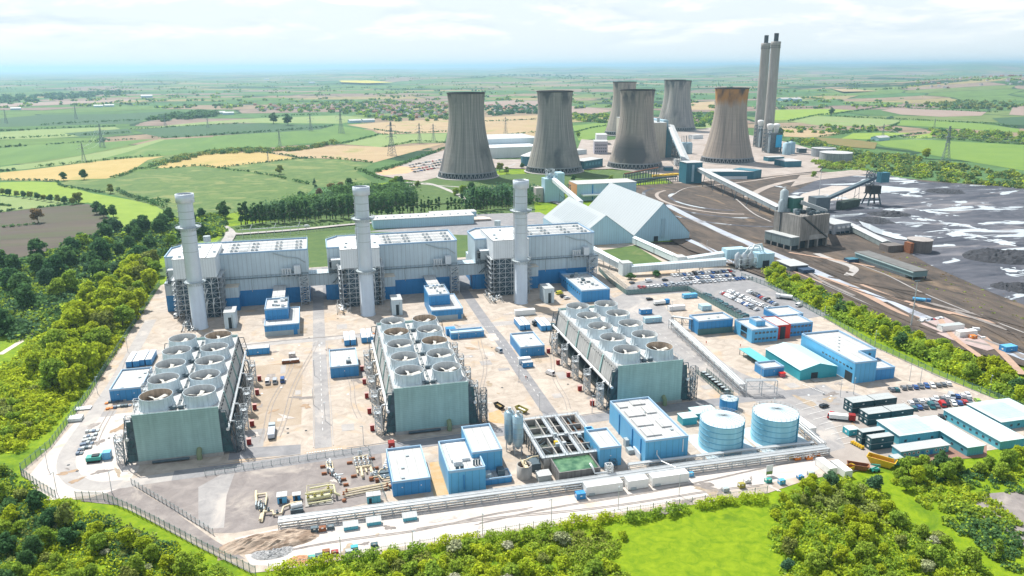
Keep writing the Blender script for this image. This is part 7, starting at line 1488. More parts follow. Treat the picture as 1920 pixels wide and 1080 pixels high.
# --- hedgerows across the fields
HG = 'far hedgerows'
HEDGES = [([(0, 339), (60, 339), (105, 341), (115, 349), (150, 356), (196, 362)], 4, 4), ([(196, 336), (225, 331), (245, 324), (258, 317), (282, 318)], 5, 5), ([(282, 318), (330, 315), (372, 311), (407, 315), (440, 320), (470, 322)], 3.5, 3.5), ([(478, 325), (510, 330), (536, 336)], 4, 4), ([(545, 339), (578, 346)], 5, 5), ([(407, 315), (480, 307), (560, 298), (597, 296)], 3.5, 3.5), ([(603, 296), (640, 299), (680, 303), (697, 306)], 4, 4), ([(66, 315), (90, 312), (130, 308), (180, 304)], 5, 5), ([(185, 302), (240, 297), (300, 292)], 4.5, 4.5), ([(0, 322), (25, 320)], 5, 5), ([(494, 286), (540, 292), (566, 297), (590, 296)], 3.5, 3.5),
 ([(640, 270), (672, 263), (700, 256), (710, 253)], 5, 5), ([(716, 253), (768, 250), (838, 247)], 4, 4), ([(700, 243), (740, 248), (765, 251)], 4, 4), ([(715, 277), (760, 269), (780, 265), (835, 268)], 4, 4), ([(400, 254), (480, 249), (560, 243), (600, 240), (625, 236)], 6, 6), ([(285, 259), (340, 258), (460, 249)], 5, 5), ([(240, 243), (330, 238), (460, 231)], 4, 4), ([(65, 243), (130, 240), (215, 237)], 5, 5), ([(0, 261), (80, 257), (150, 254), (240, 249)], 5, 5), ([(85, 272), (170, 266), (258, 261)], 4, 4), ([(0, 277), (48, 274)], 5, 5), ([(75, 235), (140, 231), (290, 225)], 6, 6), ([(0, 246), (60, 244)], 5, 5), ([(490, 220), (560, 216), (595, 215)], 5, 5), ([(0, 398), (45, 391)], 3, 3), ([(66, 391), (115, 385)], 3, 3), ([(120, 384), (150, 379)], 3, 3), ([(0, 428), (40, 424), (78, 420)], 3, 3), ([(0, 385), (20, 387)], 3, 3), ([(218, 358), (240, 368), (262, 376)], 6, 6), ([(265, 376), (290, 384), (308, 390)], 7, 7), ([(290, 377), (320, 380)], 5, 5), ([(430, 430), (520, 426), (634, 421)], 2, 2.5), ([(652, 419), (730, 416), (808, 411)], 2, 2.5), ([(812, 410), (900, 402), (1002, 394)], 2, 2.5),
 ([(700, 327), (760, 308), (800, 292), (835, 280)], 7, 8), ([(665, 318), (680, 322), (700, 330), (720, 338)], 6, 6), ([(1077, 249), (1110, 240), (1138, 236)], 4, 4), ([(905, 256), (950, 253), (1008, 248)], 4, 4), ([(900, 228), (960, 226), (1008, 224)], 4, 4), ([(1477, 228), (1530, 217), (1570, 213), (1650, 202)], 5, 5), ([(1555, 218), (1620, 221), (1690, 224), (1760, 228), (1850, 232), (1908, 240)], 5, 5), ([(1684, 232), (1670, 238), (1640, 243), (1600, 246)], 5, 5), ([(1535, 257), (1590, 250), (1640, 244)], 4, 4), ([(1625, 266), (1680, 257), (1735, 250)], 5, 5), ([(1690, 258), (1760, 260), (1840, 266), (1920, 272)], 5, 6), ([(1460, 240), (1520, 240), (1600, 245)], 5, 5), ([(1600, 196), (1660, 200), (1700, 202)], 5, 5), ([(1715, 187), (1790, 189), (1860, 191)], 5, 6), ([(1770, 182), (1840, 182), (1920, 184)], 6, 8), ([(1700, 203), (1780, 207), (1870, 211)], 4, 5), ([(1452, 205), (1500, 203), (1560, 201)], 5, 5)]
for i, (pl, h, w) in enumerate(HEDGES):
    (x0, y0), (x1, y1) = pl[0], pl[-1]; my = sum(p[1] for p in pl)/len(pl); mx_ = sum(p[0] for p in pl)/len(pl)
    where = ('left of the exhaust stacks' if mx_ < 640 else 'between stacks and cooling towers' if mx_ < 840 else 'beyond the cooling towers' if mx_ < 1300 else 'right of the chimneys'); dist = 'near' if my > 340 else 'middle distance' if my > 270 else 'far' if my > 225 else 'very far'
    hedge(pl, h*.8, w*.8, 'dark %s hedgerow %s, %s' % (dist, where, ['dividing green fields', 'edging a pale field', 'bordering a tan field', 'beside rough pasture'][i % 4]), 'dark' if i % 5 else 'teal', max(.9, P(x0, y0)[1]/850), HG, .8, i, gap=.25 if my > 290 else .1)
# woods and scrub far off, read as masses
m = 'far woodland seen as a single dark mass'
def far_wood(px, n, size, hmax, leaf, seed, lab, lumps=None): return ground_cover('distant_woodland', px, n, size, hmax, leaf, seed, lab, lumps)
far_wood([(272, 226), (330, 216), (380, 212), (410, 213), (412, 219), (360, 223), (300, 229)], 5000, 4, 12, ['dark', 'teal'], 31, 'dark copse on the far green fields', 90)
far_wood([(320, 303), (345, 293), (400, 284), (460, 280), (520, 281), (575, 276), (632, 266), (636, 271), (580, 281), (500, 287), (400, 289), (330, 306), (285, 316), (278, 308)], 9000, 1.7, 6, ['olive', 'dark', 'olive'], 32, 'scrubby tree strip between the tan fields', 240)
far_wood([(1480, 262), (1520, 262), (1560, 275), (1640, 288), (1700, 292), (1760, 305), (1840, 318), (1930, 330), (1930, 356), (1760, 342), (1660, 326), (1600, 308), (1540, 290)], 30000, 1.8, 5, ['mid', 'olive', 'dark', 'olive', 'bright'], 33, 'scrub covered bank beyond the coal yard', 480)
far_wood([(1525, 298), (1555, 300), (1620, 312), (1625, 322), (1560, 318), (1528, 316)], 5000, 1.4, 5, ['olive', 'mid'], 34, 'scrub around the broad water tank', 60)
far_wood([(1745, 245), (1840, 248), (1930, 252), (1930, 272), (1830, 266), (1750, 260)], 9000, 2.4, 8, ['olive', 'mid', 'dark'], 35, 'wooded strip above the big green field', 120)
far_wood([(1735, 196), (1800, 192), (1900, 192), (1905, 206), (1800, 207), (1740, 203)], 6000, 4, 10, ['olive', 'dark'], 36, 'long plantation beyond the fields on the right', 110)
far_wood([(1660, 170), (1790, 160), (1930, 150), (1930, 182), (1800, 176), (1690, 178)], 5000, 7, 14, ['teal', 'dark'], 37, 'wooded village edge far right', 160)
far_wood([(1288, 212), (1345, 214), (1345, 238), (1290, 238)], 5000, 2.6, 9, ['mid', 'dark'], 38, 'wood behind the rusty topped tower', 70)
far_wood([(1070, 215), (1150, 215), (1150, 232), (1070, 228)], 4000, 3, 8, ['dark', 'mid'], 39, 'trees beyond the second cooling tower', 60)
far_wood([(0, 183), (220, 172), (240, 178), (60, 192), (0, 195)], 2600, 9, 14, ['dark', 'teal'], 40, 'long dark wood on the left skyline', 120)
far_wood([(466, 202), (560, 196), (640, 193), (760, 192), (838, 194), (838, 226), (760, 230), (690, 222), (640, 212), (470, 210)], 9000, 4.2, 9, ['dark', 'mid', 'teal'], 41, 'trees around the far village', 300)
far_wood([(905, 202), (1010, 198), (1012, 214), (905, 218)], 3000, 4.2, 9, ['dark', 'teal'], 42, 'trees around the houses between cooling towers', 90)
far_wood([(840, 152), (900, 142), (1000, 140), (1100, 145), (1110, 152), (1000, 152)], 2600, 16, 18, ['teal', 'dark'], 43, 'wooded ridge on the skyline', 150)
far_wood([(1440, 248), (1530, 235), (1650, 238), (1700, 246), (1560, 252)], 3600, 2.4, 6, ['dark', 'mid'], 44, 'scattered field trees right of the chimneys', 60)
rng = np.random.default_rng(77); c = []
for i in range(1000):
    px = rng.uniform(-60, 1980); py = 142+rng.random()**1.3*62; q = P(px, py); d = math.hypot(*q); k = 1 if rng.random() < .5 else 5; a = rng.uniform(0, 3.1)
    for j in range(k): x, y = q[0]+math.cos(a)*j*d*.004, q[1]+math.sin(a)*j*d*.004; c.append((x, y, hill(x, y)+2))
c = np.array(c); r = rng.uniform(3, 7, len(c)); p, nr, s = lump_cloud(rng, c, r, 26000, 6.0)
o = bpy.data.objects.new('distant_trees', card_mesh('distant_trees', cards(p, nr, s, rng), [LF['mid'], LF['teal']], rng.integers(0, 2, len(p)))); COL.objects.link(o); o['kind'] = 'stuff'; o['label'] = 'countless trees and hedges of the hazy far country'
# ---------------------------------------------------------------- fences
m_pale = mat('palisade_green', (.10, .21, .21), .5, .2, var=.15); m_pale2 = mat('palisade_grey', (.27, .33, .34), .45, .3, var=.15)
def fence(label, pts, h=3.0, sp=3.0, m=None, pale=.36, w=.11, name='palisade_fence'):
    m = m or m_pale; pts = [Vector((*p, 0)) for p in pts]; t = thing(name, label, 'fence', tuple(pts[len(pts)//2]), 'site fences'); pn = MB(); posts = []
    for a, b in zip(pts, pts[1:]):
        d = b-a; L_ = d.length; u = d/L_; q = Vector((-u.y, u.x, 0))*.02; n = int(L_/pale)
        for i in range(n):
            c = a+u*(i*pale); e = u*(w/2); z = Vector((0, 0, h-.1)); pn.add([c-e, c+e, c+e+z, c-e+z], [(0, 1, 2, 3)])
        for z in (.4, h-.5): pn.beam(tuple(a+Vector((0, 0, z))), tuple(b+Vector((0, 0, z))), .08)
        k = max(1, round(L_/sp)); posts += [a+d*(i/k) for i in range(k)]
    posts.append(pts[-1]); pn.build('pales', m, t)
    pm = None
    if len(posts) > 98:
        mb = MB()
        for p in posts[98:]: mb.beam((p.x, p.y, 0), (p.x, p.y, h+.1), .16)
        o = mb.build('post', m, t); o['kind'] = 'stuff'; posts = posts[:98]
    for p in posts:
        if pm is None:
            o = MB().beam((t.location.x, t.location.y, 0), (t.location.x, t.location.y, h+.1), .17).build('post', m, t); pm = o; o.location = p-t.location
        else: c = pm.copy(); COL.objects.link(c); c.location = p-t.location
    return t
fence('long palisade fence climbing the left edge of the plant to the halls', PL([(40, 890), (40, 884), (95, 838), (165, 745), (232, 640), (300, 534)]), 3.4, 3.2)
fence('short palisade fence at the bottom left corner of the plant', PL([(40, 890), (70, 913), (105, 934)]), 3.2, 2.6)
fence('palisade fence running down to the bottom edge of the photo', PL([(143, 937), (195, 938), (240, 957), (300, 987), (380, 1030), (480, 1079)]), 3.2, 2.6)
fence('low mesh fence crossing the grey gravel on the left', PL([(247, 908), (320, 952), (400, 1003)]), 2.4, 2.6, m_pale2, .5, .07)
fence('thin mesh fence behind the cream gas pipework', PL([(385, 893), (440, 884), (560, 866), (692, 846), (696, 870), (724, 938)]), 2.4, 3.4, m_pale2, .5, .06)
fence('thin fence with tall posts along the near hedge', PL([(505, 1071), (760, 1030), (1000, 991), (1200, 960), (1438, 924)]), 2.6, 4.5, m_pale2, .6, .06)
fence('dark green palisade fence along the right hand tree belt', PL([(1390, 520), (1440, 538), (1545, 597), (1640, 652), (1760, 707), (1925, 772)]), 3.4, 4)
fence('solid looking green palisade around the gatehouse yard', [(188, 500), (184.5, 470), (184.2, 439), (226, 437.8), (226.8, 400), (227.2, 372)], 3.4, 2.6, m_pale, .19, .17)
fence('second green palisade just outside the gatehouse yard', [(191, 500), (189, 445), (229, 442), (230.4, 372)], 3.0, 2.6, m_pale2, .4, .08)
fence('green palisade wall below the blue flat block by the gate', [(192, 357.3), (213, 356.9)], 3.6, 2.5, m_pale, .2, .17)
fence('dark fence around the row of black generators', [(166.6, 309), (165.2, 283), (170, 281), (171.4, 308)], 2.6, 2.5, m_pale, .3, .12)
fence('grey fence in front of the white gantry on the lawn', PL([(428, 448), (520, 441), (575, 436), (612, 432), (668, 430)]), 2.6, 3, m_pale2, .5, .08)
# ---------------------------------------------------------------- cars and lorries
PAINT = {n: mat('car_paint_'+n, c, .25, .1, var=.03, spec=.6) for n, c in dict(white=(.78, .78, .78), silver=(.42, .45, .48), grey=(.14, .155, .17), black=(.02, .022, .026), blue=(.03, .10, .30), red=(.45, .02, .02), teal=(.02, .12, .14), green=(.30, .48, .06), yellow=(.66, .62, .05)).items()}
def car_mesh(m, van=False):
    mb = MB(); L_, W_ = (5.2, 2.0) if van else (4.4, 1.8); f = lambda x, z, w: [(x, -w/2, z), (x, w/2, z)]
    pr = [(-L_/2, .35, 1), (-L_/2, .85, 1), (-L_/2+.15, 1.0, 1), (-L_/2+.35, 1.42 if not van else 2.1, .86), (.4 if not van else L_/2-1.4, 1.45 if not van else 2.15, .86), (1.15 if not van else L_/2-.8, .98 if not van else 1.15, 1), (L_/2-.15, .8, .96), (L_/2, .6, .94), (L_/2, .35, .94)]
    v = [];
    for x, z, w in pr: v += f(x, z, W_*w)
    n = len(pr); fs = [(2*i, 2*i+1, 2*i+3, 2*i+2) for i in range(n-1)]+[(2*n-2, 2*n-1, 1, 0), tuple(range(0, 2*n, 2))[::-1], tuple(range(1, 2*n, 2))]
    mb.add(v, fs); me = bpy.data.meshes.new('body'); me.from_pydata(mb.v, [], mb.f); me.materials.append(m); me.update(); return me
def glass_mesh(van=False):
    mb = MB(); L_, W_ = (5.2, 2.0) if van else (4.4, 1.8); e = .012; h = 1.36 if not van else 2.0; w = W_/2
    for s in (-1, 1):
        a, b, c, d = (-L_/2+.42, .98), (-L_/2+.5, h), (.32, h+.02), (.95, 1.0)
        if van: a, b, c, d = (L_/2-2.0, 1.25), (L_/2-2.0, 2.0), (L_/2-1.5, 2.0), (L_/2-1.05, 1.25)
        k = lambda p: (p[0], s*(w*(1-.14*max(0, p[1]-.95)/.5)+e), p[1]); q = [k(a), k(b), k(c), k(d)]; mb.quad(*(q if s < 0 else q[::-1]))
    x0, x1, z0, z1 = (.47, 1.12, h+.04, 1.0) if not van else (L_/2-1.36, L_/2-.84, 2.08, 1.22)
    mb.quad((x0+.03, -w*.8, z0), (x0+.03, w*.8, z0), (x1+.03, w*.86, z1+.03), (x1+.03, -w*.86, z1+.03)); mb.quad((-L_/2+.12, -w*.84, 1.03), (-L_/2+.12, w*.84, 1.03), (-L_/2+.32, w*.8, h), (-L_/2+.32, -w*.8, h))
    me = bpy.data.meshes.new('windows'); me.from_pydata(mb.v, [], mb.f); me.materials.append(m_glass); me.update(); return me
def wheel_mesh():
    mb = MB(); mb.tube([(0, -.11, 0), (0, .11, 0)], .33, 12); me = bpy.data.meshes.new('wheel'); me.from_pydata(mb.v, [], mb.f); me.materials.append(m_black); me.update(); return me
BODY = {(n, v): car_mesh(m_, v) for n, m_ in PAINT.items() for v in (False, True)}; GLS = {v: glass_mesh(v) for v in (False, True)}; WHL = wheel_mesh()
ORD = 'first second third fourth fifth sixth seventh eighth ninth tenth eleventh twelfth thirteenth fourteenth fifteenth sixteenth seventeenth eighteenth nineteenth'.split()
def car(x, y, rz, col, label, group=None, van=False, wheels=False):
    t = thing('van' if van else 'car', label, 'van' if van else 'car', (x, y, .36), group, rz)
    for n, me in (('body', BODY[col, van]), ('windows', GLS[van])): o = bpy.data.objects.new(n, me); COL.objects.link(o); o.parent = t; o.location.z = -.1
    if wheels:
        for sx in (-1.35, 1.35):
            for sy in (-.8, .8): o = bpy.data.objects.new('wheel', WHL); COL.objects.link(o); o.parent = t; o.location = (sx, sy, -.02)
    return t
def car_row(a, b, n, rz, rowname, cols, seed, wheels=False, skip=.0, group='parked cars'):
    rq = random.Random(seed); k = 0; A, B = Vector(P(*a)), Vector(P(*b)); cs = []
    for i in range(n):
        if rq.random() < skip: continue
        p = A+(B-A)*(i/(n-1)); cs.append((p, rq.choice(cols), rq.random() < .07))
    for k, (p, c, v) in enumerate(cs): car(p.x, p.y+rq.uniform(-.3, .3), rz+rq.choice([0, math.pi])+rq.uniform(-.04, .04), c, '%s %s, %s from the left in the %s' % (c, 'van' if v else 'car', ORD[k], rowname), group, v, wheels)
MIX = ['white', 'white', 'silver', 'silver', 'grey', 'black', 'blue', 'white', 'silver', 'black', 'blue', 'red']
H_ = math.pi/2
car_row((1262, 518.5), (1374, 509.5), 18, H_+.1, 'upper car park\'s back row', MIX, 1); car_row((1280, 525), (1374, 518), 15, H_+.1, 'upper car park\'s second row', MIX, 2); car_row((1345, 528), (1406, 523), 10, H_+.1, 'upper car park\'s short right row', MIX, 3); car_row((1301, 531.5), (1338, 529), 6, H_+.1, 'upper car park\'s short middle row', MIX, 4); car_row((1200, 541), (1293, 533), 15, H_+.1, 'upper car park\'s front row', MIX, 5)
car_row((1324, 554), (1397, 594), 17, -.15, 'dark row along the palisade', ['teal', 'black', 'teal', 'grey'], 6); car_row((1354, 551), (1418, 582), 16, .35, 'front row of the slanted double row', ['white', 'silver', 'blue', 'white', 'silver', 'grey', 'red'], 7); car_row((1368, 548), (1438, 579), 16, .35, 'back row of the slanted double row', ['white', 'silver', 'blue', 'white', 'silver', 'grey'], 8); car_row((1405, 549), (1454, 572), 11, .35, 'slanted row nearest the tanker lorry', ['silver', 'blue', 'white', 'red', 'black'], 9)
car_row((1694, 730), (1778, 722), 9, H_-.45, 'row below the big blue hall', ['white', 'red', 'white', 'grey', 'silver', 'blue', 'white'], 10, True); car_row((1707, 758), (1813, 743), 12, H_-.45, 'corner car park\'s back row', ['white', 'silver', 'white', 'blue', 'silver', 'white', 'red', 'grey', 'white'], 11, True); car_row((1713, 768), (1818, 755), 11, H_-.45, 'corner car park\'s front row', ['blue', 'black', 'silver', 'red', 'silver', 'blue', 'white', 'grey', 'teal'], 12, True); car_row((1725, 605), (1766, 600), 8, H_, 'row beside the wet coal road', ['white', 'white', 'silver', 'white', 'red'], 13)
for px, py, r_, c, l, v in ((1832, 754, H_-.45, 'green', 'lime green car at the right end of the corner car park', False), (1671, 733, H_-.3, 'grey', 'grey car by the dark cabins, left of a pair', False), (1680, 733, H_-.3, 'teal', 'dark teal car by the dark cabins, right of a pair', False), (1764, 784, H_-.6, 'black', 'black car tucked between two cyan cabins', False), (1774, 784, H_-.6, 'silver', 'silver car tucked between two cyan cabins', False), (1545, 764, .2, 'black', 'lone black car on the marked parking bays', False), (1031, 703, 2.1, 'white', 'lone white van on the sand left of the right fan block', True), (1185, 532, .4, 'grey', 'grey car parked askew left of the upper car park', False), (1216, 529, .1, 'white', 'white van parked apart above the front row', True), (1247, 527, .1, 'black', 'black car parked apart above the front row', False), (1218, 563, .05, 'black', 'long black car outside the gatehouse yard', False), (1049, 552, .3, 'yellow', 'bright yellow van beside the blue control building', True), (1056, 558, .3, 'black', 'black and white looking car below the yellow van', False), (1063, 561, .3, 'white', 'white car below the yellow van', False), (1497, 575, .5, 'white', 'white van beside the tanker lorry', True), (576, 426, .1, 'white', 'white van on the access road behind the halls', True), (866, 905, 1.4, 'silver', 'silver van on the orange ground between blue buildings', True), (1558, 783, .7, 'red', 'bright red pickup cab on the parking bays', True), (502, 719, H_, 'white', 'white van, left of three parked on the sand', True), (516, 718, H_, 'silver', 'silver van, middle of three parked on the sand', True), (530, 716, H_, 'blue', 'dark blue van, right of three parked on the sand', True), (935, 660, 1.9, 'silver', 'silver minibus on the second site road', True), (1827, 622, 2.6, 'white', 'white van beside the coal road cabins', True), (1840, 637, 2.9, 'white', 'white car behind the orange van by the coal road', False), (330, 595, H_, 'white', 'white van at the far end of the left perimeter road', True), (1200, 742, .3, 'black', 'black car in the shade of the right fan block', False)):
    x, y = P(px, py); car(x, y, r_, c, l, None, v, py > 640)
rq = random.Random(3)
for i in range(44):
    r_, k = divmod(i, 11); px = 768+k*6.2+r_*3; py = 318-k*1.1+r_*4.2-6; x, y = P(px, py); c = rq.choice(['white', 'silver', 'blue', 'teal', 'black', 'red', 'white']); o = bpy.data.objects.new('car', BODY[c, False]); COL.objects.link(o); o.location = (x, y, 1.1); o.rotation_euler.z = rq.uniform(0, 3); o.scale = (1.3, 1.3, 1.3)
    tag(o, '%s car, %s in the distant yard\'s %s row by the leftmost cooling tower' % (c, ORD[k], ['back', 'second', 'third', 'front'][r_]), 'car', 'cars in the distant yard')
def lorry(px, py, rz, label, cab, load, tanker=False, name='lorry'):
    x, y = P(px, py); t = thing(name, label, 'lorry', (x, y, 0)); o = MB(); o.box(x+2.6, x+5, y-1.25, y+1.25, .7, 3.1).build('cab', cab, t); MB().box(x+4.7, x+5.03, y-1.1, y+1.1, 1.9, 2.8).build('windscreen', m_glass, t); MB().box(x-5, x+4.6, y-1.1, y+1.1, .6, .9).build('chassis', m_dsteel, t)
    if tanker: MB().tube([(x-4.9, y, 2.1), (x+2.2, y, 2.1)], 1.15, 14).build('tank', load, t)
    else: MB().box(x-5, x+2.2, y-1.25, y+1.25, .95, 2.6).build('load_body', load, t)
    for wx in (-4, -2.6, 3.6):
        for wy in (-1.1, 1.1): MB().tube([(x+wx, y+wy-.15, .5), (x+wx, y+wy+.15, .5)], .5, 10).build('wheel', m_black, t)
    t.rotation_euler.z = rz; return t
lorry(1470, 561, 2.4, 'white tanker lorry parked below the tree belt', m_white2, m_white2, True); lorry(1727, 568, -.7, 'blue tanker lorry on the wet coal road', mat('lorry_blue', (.04, .16, .34), .4), m_sky, True); lorry(1578, 788, -.5, 'red lorry with a white flatbed beside the marked bays', m_red, m_white2); lorry(510, 815, H_, 'pale flatbed trailer lorry on the sand right of the left fan block', m_grill, mat('flatbed_grey', (.50, .55, .62), .6)); lorry(1240, 571, .05, 'white and blue articulated lorry inside the gatehouse yard', m_blue, m_white2)
container('white_cabin', 'long white portable office beside the wet coal road', 'cabin', *(lambda p: (p[0], p[0]+14, p[1], p[1]+4))(P(1766, 626)), 1.2, 3, m_white2, m_ctop); container('white_cabin', 'white portable office set askew right of its neighbour', 'cabin', *(lambda p: (p[0], p[0]+11, p[1]-6, p[1]-2.6))(P(1782, 630)), 1.2, 3, m_white2, m_white2); container('blue_cabin', 'blue site hut at the right end of the coal road compound', 'cabin', *(lambda p: (p[0], p[0]+7, p[1]-4, p[1]))(P(1872, 660)), 1.2, 2.8, m_bluel, m_sky)
sheet('brick_paving', PL([(1720, 612), (1770, 598), (1880, 655), (1850, 662), (1780, 640)]), 1.30, mat('pink_hardcore', (.40, .31, .29), .9, var=.2))
x, y = P(1822, 640); container('orange_skip', 'orange covered skip beside the coal road cabins', 'skip', x, x+3, y, y+2.4, 1.2, 1.7, m_org, m_org)
# yard containers and skips
def skip(x, y, rz, label, m, inner, s=1.0, group=None):
    t = thing('skip', label, 'skip', (x, y, 0), group); mb = MB(); v = []
    for z, l, w in ((.3, 1.9*s, .95*s), (1.7*s, 2.9*s, 1.15*s), (1.7*s, 2.75*s, 1.0*s), (.9*s, 2.4*s, .95*s)): v += [(x+a*l, y+b*w, z) for a, b in ((-1, -1), (1, -1), (1, 1), (-1, 1))]
    mb.add(v, [(4*i+k, 4*i+(k+1) % 4, 4*i+4+(k+1) % 4, 4*i+4+k) for i in range(3) for k in range(4)]); mb.build('shell', m, t); MB().add(v[12:16], [(0, 1, 2, 3)]).build('contents', inner, t)
    for e in (-1.2*s, 1.2*s): MB().box(x+e-.08, x+e+.08, y-1.25*s, y+1.25*s, .3, 1.0).build('rib', m, t)
    t.rotation_euler.z = rz
skip(*P(936, 765), -1.2, 'dark skip full of ochre waste on the orange ground', m_black, mat('ochre_waste', (.42, .30, .10), .9, var=.4)); skip(*P(978, 772), -1.1, 'olive skip with white bags right of the twin silos', m_olive, m_white2, 1.1); skip(*P(1652, 872), -.9, 'large bright yellow tipping skip by the right end of the hedge', m_yel, m_rust, 1.7); skip(*P(1608, 880), -.6, 'rust brown open skip between yellow skips', m_rust, mat('dark_rust', (.12, .05, .03), .9, var=.4), 1.3); skip(*P(1590, 882), .2, 'low yellow skip beside the white cabins', m_yel, m_yel, 1.0)
for i, (x, y) in enumerate((P(1483, 860), P(1494, 863), P(1516, 862), P(1530, 855))):
    container('barrier_stack', 'orange plastic barrier stack below the storage tanks, %s from the left' % ORD[i], 'barrier', x-1, x+1.2, y-.6, y+.8, .2, 1.0, m_org if i != 0 else m_yel, m_org if i != 0 else m_yel, 'orange barriers')
for i in range(5):
    x, y = P(1598+i*4.4, 833+i*2.4); t = thing('fuel_bowser', 'yellow drum in the row left of the dark cabins, %s from the left' % ORD[i], 'drum', (x, y, 0), 'yellow drums'); MB().tube([(x-.5, y, .9), (x+.7, y, .9)], .6, 10).build('drum_body', m_yel, t); MB().box(x-.6, x+.8, y-.5, y+.5, .2, .45).build('cradle', m_dsteel, t)
x, y = P(1640, 884); t = thing('hired_platform', 'folded teal access platform between two yellow skips', 'platform', (x, y, 0)); MB().box(x-1.6, x+1.6, y-.9, y+.9, .4, 1.1).build('chassis', m_green, t); mb = MB(); mb.beam((x-1.8, y, 1.2), (x+2, y, 2.2), .4); mb.beam((x+2, y, 2.2), (x-1.4, y+.3, 2.9), .35); mb.build('boom', m_green, t)
for sx in (-1, 1): MB().tube([(x+sx, y-1, .45), (x+sx, y+1, .45)], .42, 10).build('wheel', m_black, t)
x, y = P(183, 864); t = thing('mobile_crane', 'green tracked crane body beside the left fan block', 'crane', (x, y, 0)); MB().box(x-3.5, x+1.5, y-1.5, y+1.5, .8, 2.2).build('body', m_green, t); MB().box(x+1.8, x+4.6, y-.4, y+2.4, .2, 3.0).build('cab', m_sky, t); MB().box(x-1.6, x+.8, y-1, y+1, 2.2, 2.6).build('engine_deck', m_dark, t)
for s in (-1.5, 1.5): MB().box(x-3.2, x+1.2, y+s-.35, y+s+.35, .15, .85).build('track', m_black, t)
for i in range(22):
    r_, k = divmod(i, 4); px = 163+k*6.5-r_*3.2+rq.uniform(-1, 1); py = 812+r_*8+rq.uniform(-1, 1)-k*1.2; x, y = P(px, py); c = rq.choice([m_grill, m_dsteel, mat('slate_blue_crate', (.12, .17, .24), .6), m_roofg])
    tag(MB().box(x-.55, x+.55, y-.9, y+.9, .22, .5+rq.random()*.7).add([(x-.62, y-.97, .2), (x+.62, y-.97, .2), (x+.62, y+.97, .2), (x-.62, y+.97, .2)], [(0, 1, 2, 3)]).build('crate', c), 'grey crate left of the leftmost fan block, row %s, %s across' % (['one', 'two', 'three', 'four', 'five', 'six'][r_], ORD[k]), 'crate', 'crates left of the fan block')
for i in range(14):
    r_, k = divmod(i, 7); x, y = P(200+k*7+r_*2, 757+r_*11-k*1.2+rq.uniform(-1, 1)); tag(MB().box(x-.6, x+.6, y-.8, y+.8, .22, .55+rq.random()*.6).add([(x-.7, y-.9, .21), (x+.7, y-.9, .21), (x+.7, y+.9, .21), (x-.7, y+.9, .21)], [(0, 1, 2, 3)]).build('pallet', rq.choice([m_dsteel, MATS['slate_blue_crate'], m_grill, m_org])), 'loaded pallet before the leftmost blue building, %s row, %s along' % (('back', 'front')[r_], ORD[k]), 'pallet', 'pallets by the left blue building')
for px, py, w, l, h, m_, n, lab, cat in ((545, 682, 8, 2.6, 1.6, m_rust, 'rusty_container', 'rusty orange open container left of the first site road', 'container'), (548, 672, 3, 3, 2.2, m_roof, 'white_tent', 'small white box behind the rusty container', 'box'), (140, 792, 5, 4, 1.4, m_white, 'sheeted_load', 'white sheeted load beside the left perimeter road', 'load'), (155, 770, 6, 3, .5, m_white, 'panel_stack', 'stack of white panels near the left fence', 'panels'), (985, 592, 12, 3, 3.2, m_white2, 'tank_container', 'long white container near the right stack', 'container'), (1005, 612, 3, 2.6, 2.4, m_dark, 'dark_box', 'small dark skip box beside the twin blue housings', 'box'), (1028, 618, 8, 2.6, 2.6, m_cont, 'dark_container', 'dark container beyond the right fan block', 'container'), (697, 642, 5, 4, 2.6, m_white, 'white_tent', 'small white store at the far left of the middle fan block', 'box'), (700, 632, 4, 2, 1.4, m_org, 'orange_crate', 'orange crate behind the small white store', 'crate'), (484, 666, 11, 5, 3.4, m_bluel, 'blue_store', 'low blue store peeping behind the left fan block', 'building'), (990, 690, 5, 2.6, 2.6, m_bluel, 'docked_trailer', 'blue trailer docked before the blue building, front one', 'trailer'), (984, 683, 6, 2.6, 2.8, m_white2, 'docked_trailer', 'white trailer docked before the blue building, rear one', 'trailer'), (735, 845, 2.2, 2.6, 3, m_red, 'red_cabinet', 'red hydrant cabinet at the corner of the white roofed blue building', 'cabinet'), (1295, 560, 9, 3, 2.6, m_sky, 'blue_roof_cabin', 'small sky blue cabin inside the gatehouse yard', 'cabin'), (1270, 583, 10, 3, 2.8, m_white2, 'white_cabin', 'white cabin row below the gatehouse yard', 'cabin'), (1325, 583, 6, 5, 3, m_shedw, 'pale_cabin', 'pale cabin behind the blue flat block', 'cabin'), (1212, 590, 7, 3, 3, m_bluel, 'blue_kiosk', 'blue kiosk beyond the right fan block', 'kiosk'), (1225, 606, 10, 3, 3, m_shedw, 'pale_cabin', 'pale cabin beside the pipe rack beyond the right fan block', 'cabin'), (285, 862, 2.2, 2, .9, m_yel, 'yellow_block', 'yellow block at the foot of the left green end wall', 'block'), (655, 700, 2, 2, 6, m_dsteel, 'steel_frame', 'dark steel test frame before the second blue building', 'frame')):
    x, y = P(px, py); container(n, lab, cat, x-w/2, x+w/2, y, y+l, .24, h, m_, m_roof if m_ in (m_bluel, m_rust) else m_)
for i in range(8):
    x, y = 168.4, 284+i*3.0; t = thing('generator', 'black generator set in the fenced row, %s counted from the near end' % ORD[i], 'generator', (x, y, 0), 'fenced generators'); MB().box(x-1.2, x+1.2, y-1, y+1, .2, 1.9).build('housing', m_black, t); MB().box(x-.9, x+.9, y-.7, y+.7, 1.9, 2.15).build('radiator', m_grill, t)
